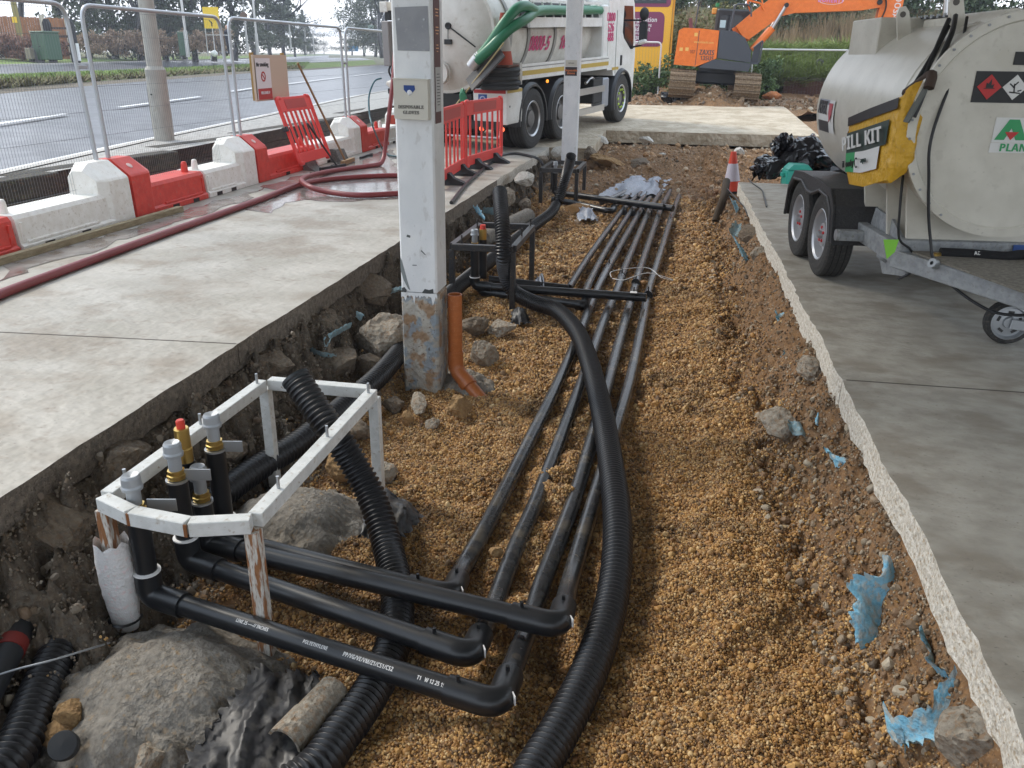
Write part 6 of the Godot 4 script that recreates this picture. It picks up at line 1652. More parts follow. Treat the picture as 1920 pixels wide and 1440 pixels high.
	obj("door_seam", Geo.new().box(Vector3(-0.056, 1.75, -4.5), Vector3(0.006, 1.3, 0.02)), mat("band_grey", Color(), 0), t)
	obj("bumper", Geo.new().box(Vector3(-1.24, 0.62, -5.78), Vector3(2.3, 0.5, 0.14), Basis(), 0.03), M.mudguard, t)
	obj("stripe", Geo.new().box(Vector3(-0.056, 1.2, -4.5), Vector3(0.006, 0.06, 0.42)), M.stripe_ochre, t)
	obj("sleeper_panel", Geo.new().box(Vector3(-0.3, 1.95, -3.8), Vector3(0.5, 1.1, 0.3), Basis(), 0.03), W, t)
	# mirrors
	var mi := obj("mirror", Geo.new().box(Vector3(0.22, 1.95, -5.55), Vector3(0.2, 0.46, 0.1), Basis(), 0.04), M.chassis_dark, t)
	obj("mirror_glass", Geo.new().box(Vector3(0.22, 1.97, -5.495), Vector3(0.15, 0.36, 0.006)), M.dark_glass, mi)
	obj("mirror_cap", Geo.new().box(Vector3(0.22, 1.74, -5.53), Vector3(0.2, 0.1, 0.12), Basis(Vector3.BACK, 0.3), 0.03), W, mi)
	obj("mirror", Geo.new().lump(Vector3(0.22, 2.33, -5.55), Vector3(0.1, 0.13, 0.07), 0.1, 2, 2, Basis(), false), M.chassis_dark, t)
	obj("mirror_arm", Geo.new().tube(bends([Vector3(-0.05, 2.2, -5.6), Vector3(0.2, 2.2, -5.56), Vector3(0.2, 1.66, -5.56), Vector3(-0.05, 1.62, -5.6)], 0.08), 0.02, 8), M.chassis_dark, t)
	# lettering
	var side := Basis(Vector3(0, 0, -1), Vector3(0, 1, 0), Vector3(1, 0, 0))
	for k in 3: lettering(["0800", "526", "488"][k], 0.17, Transform3D(side, Vector3(-0.05, [2.26, 2.05, 1.86][k], -4.1)), M.text_magenta, t, 1.05)
	var an := -0.2
	var tb := Basis(Vector3(0, 0, -1), Vector3(-sin(an), cos(an), 0), Vector3(cos(an), sin(an), 0))
	var slant := Basis(Vector3(1, 0, 0), Vector3(0.3, 1, 0), Vector3(0, 0, 1))
	for w_ in [["0800-5", -0.98], ["1642", -2.28]]: lettering(w_[0], 0.26, Transform3D(tb * slant, tc + Vector3(cos(an) * (TR + 0.014), sin(an) * (TR + 0.014), w_[1])), M.text_magenta, t, 0.85)
	lettering("A", 0.14, Transform3D(side, Vector3(-0.05, 2.66, -4.0)), mat("sign_blue", Color(), 0), t)
	# cone and coiled hose riding on the locker
	g = Geo.new()
	var cone := thing("traffic_cone", "dirty orange and white traffic cone standing on the tanker's coiled hose", "cone", Transform3D(t.transform.basis, t.transform * Vector3(-0.1, 1.46, 1.0)), "traffic cones")
	obj("base", Geo.new().box(Vector3(0, 0.02, 0), Vector3(0.4, 0.04, 0.4), Basis(), 0.01), mat("cone_base", Color(0.12, 0.05, 0.03), 0.8), cone)
	cone_parts(cone, 0.17, 0.85, mat("cone_dirty_red", Color(0.42, 0.07, 0.035), 0.7), mat("cone_dirty_white", Color(0.5, 0.47, 0.42), 0.7))
	var coil := thing("hose_coil", "flat black hose coiled on top of the tanker's rear locker", "hose", Transform3D(t.transform.basis, t.transform * Vector3(-0.17, 1.10, 0.98)))
	for k in 5:
		obj("loop", Geo.new().lathe(Vector3(0.02 * sin(k * 2.0), 0.035 + k * 0.07, 0.02 * cos(k * 3.0)), Vector3.UP, [Vector2(0.16, -0.034), Vector2(0.32, -0.034), Vector2(0.34, 0.0), Vector2(0.32, 0.034), Vector2(0.16, 0.034)], 24), mat("coil_grey", Color(0.03, 0.032, 0.033), 0.7), coil)
	# valve gear hanging at the tanker's left rear
	obj("control_box", Geo.new().box(Vector3(-2.38, 1.82, 1.05), Vector3(0.14, 0.74, 0.2), Basis(), 0.01), mat("box_grey", Color(0.26, 0.245, 0.235), 0.5), t)
	obj("control_arm", Geo.new().box(Vector3(-2.2, 1.9, 1.02), Vector3(0.06, 0.9, 0.08)), M.chassis_dark, t)
	obj("side_rail", Geo.new().bar(Vector3(-2.22, 1.6, 0.98), Vector3(-2.2, 3.2, 0.95), 0.16, 0.12), M.tank_cream, t)
	obj("top_box", Geo.new().box(Vector3(-2.44, 2.42, 1.0), Vector3(0.16, 0.17, 0.16), Basis(), 0.01), M.tank_cream, t)
	obj("top_bracket", Geo.new().box(Vector3(-2.38, 2.28, 1.0), Vector3(0.1, 0.16, 0.1)), M.chassis_dark, t)
	for k in 4: obj("valve_hose", Geo.new().tube(path([Vector3(-2.36 + k * 0.05, 1.47, 1.05), Vector3(-2.38 + k * 0.06, 1.36, 1.1), Vector3(-2.36 + k * 0.05, 1.25, 1.06), Vector3(-2.3, 1.16, 1.05)], 0.03), 0.018, 6), M.chassis_dark, t)
	var vb := obj("valve_block", Geo.new().lump(Vector3(-2.33, 1.12, 1.05), Vector3(0.15, 0.09, 0.1), 0.35, 8, 2), M.tank_cream, t)
	for k in 3: obj("valve_nipple", Geo.new().cyl(Vector3(-2.42 + k * 0.08, 1.06, 1.08), Vector3(-2.42 + k * 0.08, 0.97, 1.08), 0.018, -1, 8), M.chassis_dark, vb)
	# rear light cluster board beside the hose
	obj("light_board", Geo.new().box(Vector3(-2.3, 0.52, 1.12), Vector3(0.3, 0.16, 0.04)), mat("cluster_red", Color(0.4, 0.06, 0.03), 0.4), t)
	print("truck ", Time.get_ticks_msec())

func LAMP() -> StandardMaterial3D:
	var m := mat("tail_lamp_glow", Color(0.5, 0.06, 0.03), 0.3)
	m.emission_enabled = true
	m.emission = Color(1.0, 0.42, 0.25)
	m.emission_energy_multiplier = 0.8
	return m

func AMBER() -> StandardMaterial3D:
	var m := mat("marker_lamp_glow", Color(0.6, 0.25, 0.03), 0.3)
	m.emission_enabled = true
	m.emission = Color(1.0, 0.6, 0.2)
	m.emission_energy_multiplier = 0.7
	return m

func cone_parts(c: Node, r: float, h: float, a: Material, b: Material) -> void:
	var y := [0.04, 0.28, 0.72, 0.95, 1.0]
	var f := [a, b, a]
	for k in 3:
		var y0: float = [0.04, 0.3, 0.72][k] * h
		var y1: float = [0.3, 0.72, 1.0][k] * h
		var r0 := lerpf(r, r * 0.28, y0 / h)
		var r1 := lerpf(r, r * 0.28, y1 / h)
		obj("sleeve" if k == 1 else "cone_body", Geo.new().lathe(Vector3(0, 0, 0), Vector3.UP, [Vector2(r0 + (0.004 if k == 1 else 0.0), y0), Vector2(r1 + (0.004 if k == 1 else 0.0), y1)] + ([Vector2(r1 * 0.8, y1), Vector2(r1 * 0.8, y1 - 0.03), Vector2(0, y1 - 0.03)] if k == 2 else []), 20), f[k], c)


# ------------------------------------------------------------------ fuel bowser trailer on the right slab
func build_trailer() -> void:
	tmat("bowser_cream", patchy([241, 0.012, 4, Color(0.54, 0.515, 0.445), Color(0.62, 0.595, 0.52)], [[242, 0.03, 4, Color(0.42, 0.39, 0.33), 0.68, 0.86, 0.35], [243, 0.14, 2, Color(0.3, 0.27, 0.22), 0.84, 0.9, 0.4]]), Vector3(0.5, 0.5, 0.5), 0.3, null, false)
	tmat("galv_dull", patchy([244, 0.02, 4, Color(0.25, 0.265, 0.275), Color(0.36, 0.375, 0.385)], [[245, 0.05, 4, Color(0.2, 0.19, 0.17), 0.6, 0.78, 0.6]]), Vector3(1.2, 1.2, 1.2), 0.5, null, false, 0.35)
	tmat("dirty_plate", patchy([246, 0.03, 5, Color(0.14, 0.125, 0.1), Color(0.22, 0.2, 0.165)], [[247, 0.09, 3, Color(0.08, 0.07, 0.05), 0.66, 0.8, 0.7]]), Vector3(1.6, 1.6, 1.6), 0.9, null, false)
	tmat("fender_black", patchy([248, 0.03, 4, Color(0.022, 0.022, 0.023), Color(0.034, 0.034, 0.036)], [[249, 0.06, 4, Color(0.08, 0.075, 0.07), 0.66, 0.82, 0.5]]), Vector3(1.5, 1.5, 1.5), 0.45, M.n_fine, false)
	tmat("bag_yellow", patchy([250, 0.02, 4, Color(0.62, 0.34, 0.018), Color(0.7, 0.40, 0.03)], [[251, 0.04, 4, Color(0.4, 0.24, 0.05), 0.66, 0.82, 0.5]]), Vector3(1.0, 1.0, 1.0), 0.5, M.n_coarse, false)
	mat("label_black", Color(0.012, 0.013, 0.014), 0.5)
	mat("label_green_dark", Color(0.02, 0.045, 0.038), 0.45)
	mat("label_green", Color(0.03, 0.32, 0.11), 0.5)
	mat("label_white", Color(0.68, 0.68, 0.66), 0.5)
	mat("label_red", Color(0.5, 0.025, 0.025), 0.5)
	var t := thing("fuel_bowser", "cream tank trailer with twin wheels and a yellow bag, right of the trench", "trailer", at(Vector3(1.98, 0.0, -5.5), 6.0))
	var B: Material = M.bowser_cream
	var c := Vector3(0, 1.25, 0)
	var R := 0.61
	var L := 2.15
	# drum with flat near end, pressed rim and a dished far end
	obj("drum", Geo.new().lathe(c, Vector3(0, 0, -1), [Vector2(R, 0.0), Vector2(R, 0.3), Vector2(R + 0.006, 0.305), Vector2(R + 0.006, 0.36), Vector2(R, 0.365), Vector2(R, L), Vector2(R * 0.9, L + 0.1), Vector2(R * 0.5, L + 0.17), Vector2(0, L + 0.18)], 64), B, t)
	obj("end_plate", Geo.new().lathe(c, Vector3(0, 0, 1), [Vector2(R, -0.02), Vector2(R + 0.03, -0.02), Vector2(R + 0.03, 0.012), Vector2(R - 0.02, 0.014), Vector2(R - 0.03, 0.0), Vector2(0, 0.0)], 64), B, t)
	for k in 14:
		var a := 1.9 + k * 0.17
		obj("rim_bolt", Geo.new().cyl(c + Vector3(cos(a) * (R + 0.012), sin(a) * (R + 0.012), 0.01), c + Vector3(cos(a) * (R + 0.012), sin(a) * (R + 0.012), 0.02), 0.008, -1, 6), M.galv_dull, t)
	# cabinet on top with its lid
	obj("cabinet", Geo.new().box(Vector3(0.0, 1.64, -1.68), Vector3(0.93, 0.5, 0.66), Basis(), 0.008), B, t)
	obj("cabinet_step", Geo.new().box(Vector3(0.12, 1.66, -1.0), Vector3(0.66, 0.42, 0.46), Basis(), 0.008), B, t)
	obj("cabinet_lid", Geo.new().box(Vector3(0.15, 1.885, -1.3), Vector3(0.68, 0.012, 1.06), Basis(Vector3.RIGHT, 0.01)), M.label_black, t)
	for k in 9: obj("lid_bolt", Geo.new().cyl(Vector3(-0.19, 1.875, -0.82 - k * 0.11), Vector3(-0.19, 1.9, -0.82 - k * 0.11), 0.012, -1, 6), M.galv_dull, t)
	obj("maker_plate", Geo.new().box(Vector3(-0.432, 1.8, -1.95), Vector3(0.003, 0.09, 0.2)), M.label_black, t)
	obj("plate_print", Geo.new().box(Vector3(-0.434, 1.805, -1.95), Vector3(0.003, 0.05, 0.14)), mat("plate_grey", Color(0.3, 0.3, 0.3), 0.5), t)
	# lifting lugs
	for q in [[-0.36, -1.22], [-0.3, -0.5]]:
		var pl := PackedVector2Array([Vector2(-0.05, -0.2), Vector2(0.05, -0.2), Vector2(0.04, 0.02), Vector2(0.02, 0.06), Vector2(-0.02, 0.06), Vector2(-0.04, 0.02)])
		var y: float = 1.25 + sqrt(R * R - q[0] * q[0])
		var lug := obj("lifting_lug", Geo.new().prism(Transform3D(Basis(Vector3.UP, 0.0) * Basis(Vector3.BACK, 0.25), Vector3(q[0], y + 0.15, q[1])), pl, -0.012, 0.012), B, t)
		obj("lug_eye", Geo.new().lathe(Vector3(q[0] - 0.005, y + 0.16, q[1] + 0.0125), Vector3.BACK, [Vector2(0.02, 0), Vector2(0.02, 0.002), Vector2(0, 0.002)], 12), mat("eye_dark", Color(0.12, 0.11, 0.1), 0.8), lug)
	# half-round roll over the near top
	obj("top_roll", Geo.new().cyl(Vector3(-0.12, 1.79, -0.1), Vector3(-0.12, 1.79, -0.75), 0.1, -1, 20), B, t)
	# saddles and skirts under the drum
	for z in [-0.25, -0.62, -1.1]:
		var sd := PackedVector2Array([Vector2(-0.5, 0.95), Vector2(-0.42, 0.48), Vector2(0.42, 0.48), Vector2(0.5, 0.95), Vector2(0.3, 0.74), Vector2(0, 0.66), Vector2(-0.3, 0.74)])
		obj("saddle", Geo.new().prism(Transform3D(Basis(), Vector3(0, 0, z)), sd, -0.015, 0.015), B, t)
	# chassis
	for x in [-0.45, 0.45]: obj("chassis_rail", Geo.new().box(Vector3(x, 0.43, -1.3), Vector3(0.07, 0.13, 2.2), Basis(), 0.006), M.galv_dull, t)
	obj("cross_member", Geo.new().box(Vector3(0.18, 0.47, -0.22), Vector3(1.32, 0.14, 0.06), Basis(), 0.006), M.galv_dull, t)
	obj("axle_beam", Geo.new().box(Vector3(0, 0.34, -1.42), Vector3(1.0, 0.1, 0.1), Basis(), 0.01), M.galv_dull, t)
	obj("axle_beam", Geo.new().box(Vector3(0, 0.34, -2.13), Vector3(1.0, 0.1, 0.1), Basis(), 0.01), M.galv_dull, t)
	obj("step_bar", Geo.new().bar(Vector3(-0.66, 0.42, -0.92), Vector3(-0.36, 0.42, -0.92), 0.07, 0.075, Vector3.UP, 0.004), M.galv_dull, t)
	obj("bar_end", Geo.new().lathe(Vector3(-0.662, 0.42, -0.92), Vector3.LEFT, [Vector2(0.042, -0.01), Vector2(0.042, 0.01), Vector2(0, 0.012)], 14), M.galvanised, t)
	obj("hub_bracket", Geo.new().lump(Vector3(-0.36, 0.36, -0.62), Vector3(0.1, 0.07, 0.12), 0.25, 4, 2), M.galv_dull, t)
	obj("gusset_plate", Geo.new().prism(Transform3D(Basis(Vector3(0, 0, 1), Vector3(0, 1, 0), Vector3(-1, 0, 0)), Vector3(-0.4, 0, 0)), PackedVector2Array([Vector2(-1.0, 0.5), Vector2(-0.95, 0.62), Vector2(-0.6, 0.6), Vector2(-0.2, 0.45), Vector2(-0.2, 0.3), Vector2(-0.6, 0.22)]), -0.01, 0.01), M.galv_dull, t)
	# drawbar
	for s in [-1.0, 1.0]:
		obj("drawbar", Geo.new().bar(Vector3(0.48 * s, 0.41, -0.25), Vector3(0.1 * s + 0.12, 0.4, 0.9), 0.07, 0.11, Vector3.UP, 0.006), M.galv_dull, t)
	obj("deck_plate", Geo.new().prism(Transform3D(Basis(Vector3(1, 0, 0), Vector3(0, 0, -1), Vector3(0, 1, 0)), Vector3(0, 0.465, 0)), PackedVector2Array([Vector2(-0.42, 0.16), Vector2(0.42, 0.16), Vector2(0.12, -1.0), Vector2(-0.12, -1.0)]), 0.0, 0.012), M.dirty_plate, t)
	obj("drawbar_eye", Geo.new().lathe(Vector3(-0.38, 0.46, 0.12), Vector3(-0.8, 0.3, 0.4), [Vector2(0.012, -0.02), Vector2(0.03, -0.02), Vector2(0.03, 0.02), Vector2(0.012, 0.02)], 14), M.galv_dull, t)
	# jockey wheel
	var j := Node3D.new(); j.name = "jockey_wheel"; t.add_child(j)
	j.position = Vector3(0.09, 0.136, 0.2)
	j.scale = Vector3(1.26, 1.26, 1.26)
	j.rotation.y = -0.15
	obj("tyre", Geo.new().lathe(Vector3(), Vector3(0, 0, 1), [Vector2(0.085, -0.03), Vector2(0.1, -0.028), Vector2(0.108, -0.015), Vector2(0.108, 0.015), Vector2(0.1, 0.028), Vector2(0.083, 0.03)], 30), M.tyre, j)
	obj("rim", Geo.new().lathe(Vector3(), Vector3(0, 0, 1), [Vector2(0.08, -0.02), Vector2(0.086, 0.028), Vector2(0.078, 0.03), Vector2(0.07, 0.012), Vector2(0.03, 0.016), Vector2(0.026, 0.03), Vector2(0, 0.03)], 30), M.galvanised, j)
	for k in 5:
		var a := TAU * k / 5.0 + 0.3
		obj("spoke_slot", Geo.new().box(Vector3(cos(a) * 0.05, sin(a) * 0.05, 0.0165), Vector3(0.012, 0.026, 0.003), Basis(Vector3.BACK, a)), mat("slot_dark", Color(0.05, 0.05, 0.05), 0.8), j)
	obj("fork", Geo.new().bar(Vector3(0, 0, 0.042), Vector3(0.13, -0.01, 0.042), 0.012, 0.05, Vector3.UP, 0.003), M.galvanised, j)
	obj("fork", Geo.new().bar(Vector3(0.12, -0.02, 0.03), Vector3(0.14, 0.22, 0.0), 0.05, 0.05), M.galvanised, j)
	# road wheels
	for z in [-1.42, -2.13]:
		for s in [-1.0, 1.0]:
			var w := wheel(t, Vector3(0.56 * s, 0.325, z), 0.325, 0.19, 0.195, mat("wheel_silver", Color(0.42, 0.43, 0.45), 0.4, 0.5), s)
			for k in 5:
				var a := TAU * k / 5.0 + 0.4
				obj("wheel_nut", Geo.new().cyl(Vector3(0.03 * s, 0.055 * sin(a), 0.055 * cos(a)), Vector3(0.078 * s, 0.055 * sin(a), 0.055 * cos(a)), 0.014, 0.012, 8), M.label_red, w)
			obj("hub_cap", Geo.new().cyl(Vector3(0.05 * s, 0, 0), Vector3(0.1 * s, 0, 0), 0.035, 0.03, 12), M.galvanised, w)
	# twin mudguard
	for s in [-1.0, 1.0]:
		var prof := [Vector2(-2.56, 0.3), Vector2(-2.52, 0.55), Vector2(-2.36, 0.7), Vector2(-2.05, 0.725), Vector2(-1.5, 0.725), Vector2(-1.22, 0.71), Vector2(-1.08, 0.6), Vector2(-1.0, 0.34)]
		var g := Geo.new()
		var x0: float = -0.35 * s
		var x1: float = -0.66 * s
		for i in prof.size() - 1:
			var a: Vector2 = prof[i]
			var b: Vector2 = prof[i + 1]
			g.quad(Vector3(x0, a.y, a.x), Vector3(x1, a.y, a.x), Vector3(x1, b.y, b.x), Vector3(x0, b.y, b.x))
			g.quad(Vector3(x0, a.y - 0.012, a.x), Vector3(x0, b.y - 0.012, b.x), Vector3(x1, b.y - 0.012, b.x), Vector3(x1, a.y - 0.012, a.x))
		obj("mudguard", g, M.fender_black, t)
		# rolled skirt following the wheel arches
		g = Geo.new()
		var arch := [Vector2(-2.5, 0.3), Vector2(-2.46, 0.52), Vector2(-2.33, 0.635), Vector2(-2.05, 0.655), Vector2(-1.86, 0.6), Vector2(-1.7, 0.6), Vector2(-1.5, 0.655), Vector2(-1.24, 0.64), Vector2(-1.14, 0.56), Vector2(-1.06, 0.34)]
		var poly := PackedVector2Array()
		for p in prof: poly.append(p)
		var rev := arch.duplicate(); rev.reverse()
		for p in rev: poly.append(p)
		g.prism(Transform3D(Basis(Vector3(0, 0, 1), Vector3(0, 1, 0), Vector3(-1, 0, 0)), Vector3(x1, 0, 0)), poly, -0.012, 0.012)
		obj("mudguard_skirt", g, M.fender_black, t)
		var lip := PackedVector3Array()
		for p in arch: lip.append(Vector3(x1 - 0.012 * s, p.y, p.x))
		obj("mudguard_lip", Geo.new().tube(lip, 0.014, 8), M.fender_black, t)
	# cables
	obj("cable", Geo.new().tube(path([Vector3(-0.28, 1.85, -0.35), Vector3(-0.4, 1.6, -0.06), Vector3(-0.5, 1.2, 0.03), Vector3(-0.47, 0.95, 0.03), Vector3(-0.4, 0.62, 0.03), Vector3(-0.33, 0.4, 0.12), Vector3(-0.1, 0.24, 0.35), Vector3(0.12, 0.27, 0.5), Vector3(0.2, 0.3, 0.6)], 0.05), 0.009, 6), M.label_black, t)
	obj("cable", Geo.new().tube(path([Vector3(-0.56, 0.95, -0.14), Vector3(-0.55, 0.75, -0.12), Vector3(-0.52, 0.56, -0.12), Vector3(-0.42, 0.48, -0.15), Vector3(-0.38, 0.36, -0.15), Vector3(-0.45, 0.28, -0.2)], 0.04), 0.008, 6), M.label_black, t)
	obj("safety_tag", Geo.new().prism(Transform3D(Basis(Vector3.UP, -0.5), Vector3(-0.56, 0.5, -0.1)), PackedVector2Array([Vector2(-0.06, 0.05), Vector2(0.03, 0.06), Vector2(0.02, -0.02), Vector2(-0.02, -0.07)]), -0.003, 0.003), mat("tag_lime", Color(0.2, 0.52, 0.04), 0.5), t)
	# chain lock on the deck
	var ch := thing("chain_lock", "black sleeved chain lock lying on the trailer's dirty drawbar deck", "lock", t.transform)
	obj("sleeve", Geo.new().tube(path([Vector3(-0.28, 0.49, -0.06), Vector3(-0.1, 0.49, -0.04), Vector3(0.08, 0.49, 0.0), Vector3(0.2, 0.5, -0.02), Vector3(0.3, 0.5, 0.06)], 0.03), 0.033, 10), mat("sleeve_black", Color(0.008, 0.008, 0.009), 0.9), ch)
	obj("padlock", Geo.new().box(Vector3(-0.3, 0.475, -0.04), Vector3(0.06, 0.04, 0.035), Basis(Vector3.UP, 0.5), 0.006), M.brass, ch)
	lettering("ABUS", 0.022, Transform3D(Basis(Vector3.RIGHT, -0.6) , Vector3(-0.06, 0.505, -0.008)), M.label_white, ch)
	obj("blue_label", Geo.new().box(Vector3(0.27, 0.5, -0.18), Vector3(0.12, 0.06, 0.004)), mat("sign_blue", Color(), 0), t)
	# print on the near end
	var E := c + Vector3(0, 0, 0.003)
	var pl := obj("hazard_placard", Geo.new().box(Vector3(-0.1, 1.47, 0.003), Vector3(0.42, 0.17, 0.003)), M.label_black, t)
	for k in 3:
		var o := Vector3(-0.225 + k * 0.142, 1.47, 0.006)
		var s := 0.055
		obj("hazard_diamond", Geo.new().box(o, Vector3(s * 1.75, s * 1.75, 0.003), Basis(Vector3.BACK, PI / 4)), [M.label_red, M.label_white, M.label_white][k], pl)
	# flame and dead tree marks
	var fl := Geo.new()
	fl.prism(Transform3D(Basis(), Vector3(-0.225, 1.475, 0.0)), PackedVector2Array([Vector2(-0.02, -0.01), Vector2(0.02, -0.01), Vector2(0.024, 0.012), Vector2(0.01, 0.004), Vector2(0.006, 0.04), Vector2(-0.008, 0.012), Vector2(-0.02, 0.02)]), 0.008, 0.0095)
	fl.box(Vector3(-0.225, 1.462, 0.0088), Vector3(0.06, 0.004, 0.001))
	obj("flame_mark", fl, M.label_black, pl)
	var tm := Geo.new()
	for s in [[-0.083, 1.44, -0.09, 1.49], [-0.088, 1.468, -0.115, 1.49], [-0.09, 1.478, -0.07, 1.5], [-0.11, 1.444, -0.05, 1.438], [-0.066, 1.45, -0.045, 1.455]]:
		tm.bar(Vector3(s[0], s[1], 0.0088), Vector3(s[2], s[3], 0.0088), 0.001, 0.007, Vector3(-(s[3] - s[1]), s[2] - s[0], 0).normalized())
	obj("dead_tree_mark", tm, M.label_black, pl)
	var hp := obj("hire_sign", Geo.new().box(Vector3(-0.04, 1.235, 0.003), Vector3(0.215, 0.14, 0.003)), M.label_white, t)
	var ap := PackedVector2Array([Vector2(-0.085, -0.055), Vector2(-0.02, 0.06), Vector2(0.035, 0.06), Vector2(0.095, -0.055), Vector2(0.035, -0.055), Vector2(0.0, 0.012), Vector2(-0.03, -0.055)])
	obj("hire_mark", Geo.new().prism(Transform3D(Basis(), Vector3(-0.05, 1.235, 0.0)), ap, 0.005, 0.007), M.label_green, hp)
	obj("hire_mark", Geo.new().prism(Transform3D(Basis(), Vector3(-0.045, 1.205, 0.0)), PackedVector2Array([Vector2(-0.038, 0.02), Vector2(0.04, 0.02), Vector2(0.0, -0.025)]), 0.0075, 0.009), M.label_red, hp)
	obj("hire_strip", Geo.new().box(Vector3(0.0, 1.135, 0.003), Vector3(0.3, 0.055, 0.003)), M.label_white, t)
	lettering("PLANT", 0.043, at(Vector3(0.0, 1.137, 0.006)), M.label_green, t, 1.05)
	lettering("WARNING", 0.04, at(Vector3(0.08, 1.69, 0.004)), M.label_black, t)
	obj("serial_label", Geo.new().box(Vector3(0.03, 1.625, 0.003), Vector3(0.3, 0.07, 0.003)), M.label_black, t)
	# maker's sticker on the drum's flank: white, red and black bands wrapped on the curve
	var st := [[0.30, 0.5, M.label_white, 0.0], [-0.02, 0.30, mat("sticker_dark", Color(0.05, 0.05, 0.055), 0.45), 0.0]]
	for q in [[PI - 0.10, PI + 0.30, -2.05, -1.62, M.label_white, 0.003, "sticker"], [PI + 0.16, PI + 0.30, -2.05, -1.76, mat("sticker_dark", Color(0.05, 0.05, 0.055), 0.45), 0.005, "sticker_band"], [PI - 0.10, PI - 0.04, -2.05, -1.76, mat("sticker_grey", Color(0.3, 0.31, 0.36), 0.4), 0.005, "sticker_band"]]:
		obj(q[6], Geo.new().lathe(c + Vector3(0, 0, q[3]), Vector3(0, 0, -1), [Vector2(R + q[5] + 0.006, 0), Vector2(R + q[5] + 0.006, q[3] - q[2])], 8, PI - q[1], PI - q[0]), q[4], t)
	var sb := Basis(Vector3(0, 0, 1), Vector3(0, 1, 0), Vector3(-1, 0, 0))
	lettering("ABBI", 0.1, Transform3D(sb, c + Vector3(-R - 0.016, 0.0, -1.92)), mat("sticker_dark", Color(), 0), t, 0.75)
	obj("shield_mark", Geo.new().prism(Transform3D(sb, c + Vector3(-R - 0.012, -0.02, -1.7)), PackedVector2Array([Vector2(-0.045, 0.06), Vector2(0.045, 0.06), Vector2(0.04, -0.02), Vector2(0, -0.08), Vector2(-0.04, -0.02)]), 0.0, 0.004), mat("shield_red", Color(0.45, 0.08, 0.1), 0.5), t)
	# spill kit bag hung on the flank
	var bag := thing("spill_kit_bag", "yellow spill kit bag strapped to the side of the cream trailer", "bag", t.transform)
	var At := Vector3(-0.73, 1.24, -0.83); var Ab := Vector3(-0.68, 0.80, -0.83); var Bb := Vector3(-0.70, 0.93, 0.0); var Bt := Vector3(-0.685, 1.41, -0.04)
	var Ct := Vector3(-0.55, 1.52, -0.02); var Cb := Vector3(-0.58, 0.98, 0.03)
	var q := PackedVector3Array()
	var cols := [[At, Ab], [At.lerp(Bt, 0.5) + Vector3(-0.012, 0, 0), Ab.lerp(Bb, 0.5) + Vector3(-0.02, -0.03, 0)], [Bt, Bb], [Bt.lerp(Ct, 0.5) + Vector3(-0.05, 0.0, 0.02), Bb.lerp(Cb, 0.5) + Vector3(-0.04, -0.04, 0.02)], [Ct, Cb], [Vector3(-0.5, 1.45, -0.3), Vector3(-0.52, 0.95, -0.3)], [Vector3(-0.6, 1.26, -0.85), Vector3(-0.58, 0.88, -0.85)], [At, Ab]]
	var nv := 14
	for jn in nv:
		var v := jn / float(nv - 1)
		for i in (cols.size() - 1) * 5 + 1:
			var f := i / 5.0
			var i0 := mini(int(f), cols.size() - 2)
			var a: Vector3 = cols[i0][1].lerp(cols[i0 + 1][1], f - i0)
			var b: Vector3 = cols[i0][0].lerp(cols[i0 + 1][0], f - i0)
			var p := a.lerp(b, v)
			var side_ := i0 >= 2
			p += Vector3(-1, 0, 0.3) * (0.014 * nz.get_noise_2d(i * 25.0, jn * 30.0) * (1.6 if side_ else 0.35))
			if v < 0.15: p += (Vector3(-0.62, 0.0, -0.4) - Vector3(p.x, 0, p.z)) * Vector3(1, 0, 1) * (0.15 - v) * 0.7
			q.append(p)
	obj("body", Geo.new().grid(q, (cols.size() - 1) * 5 + 1, true), M.bag_yellow, bag)
	var bt := Geo.new()
	for i in cols.size() - 2: bt.tri(Vector3(-0.63, 0.86, -0.4), q[(i + 1) * 5], q[i * 5])
	obj("bottom", bt, M.bag_yellow, bag)
	obj("flap", Geo.new().tube(path([Vector3(-0.60, 1.42, -0.22), Vector3(-0.57, 1.5, -0.06), Vector3(-0.56, 1.53, 0.02), Vector3(-0.58, 1.46, 0.06)], 0.02), 0.03, 8), mat("flap_brown", Color(0.05, 0.03, 0.02), 0.8), bag)
	# label panels laid on the long face: u along, v up
	var face := func(u: float, v: float, off: float) -> Vector3:
		var i0 := 0 if u < 0.5 else 1
		var uu := u * 2.0 - i0
		var a: Vector3 = cols[i0][1].lerp(cols[i0 + 1][1], uu)
		var b: Vector3 = cols[i0][0].lerp(cols[i0 + 1][0], uu)
		return a.lerp(b, v) + Vector3(-off, 0, 0.0)
	for s in [[0.02, 1.02, 0.86, 0.99, M.label_black, 0.014], [0.01, 0.9, 0.46, 0.76, M.label_green_dark, 0.014], [0.01, 0.27, 0.18, 0.46, M.label_green, 0.015], [0.27, 0.8, 0.18, 0.46, M.label_white, 0.015]]:
		var g := Geo.new()
		for k in 8:
			var u0: float = minf(lerpf(s[0], s[1], k / 8.0), 0.999); var u1: float = minf(lerpf(s[0], s[1], (k + 1) / 8.0), 0.9995)
			g.quad(face.call(u0, s[2], s[5]), face.call(u1, s[2], s[5]), face.call(u1, s[3], s[5]), face.call(u0, s[3], s[5]))
		obj("label_panel", g, s[4], bag)
	var ex: Vector3 = (Bb.lerp(Bt, 0.5) - Ab.lerp(At, 0.5)).normalized()
	var ey: Vector3 = (At - Ab).normalized()
	ey = (ey - ex * ey.dot(ex)).normalized()
	var fb := Basis(ex, ey, ex.cross(ey))
	lettering("PILL KIT", 0.088, Transform3D(fb, face.call(0.43, 0.61, 0.03)), M.label_white, bag, 1.55)
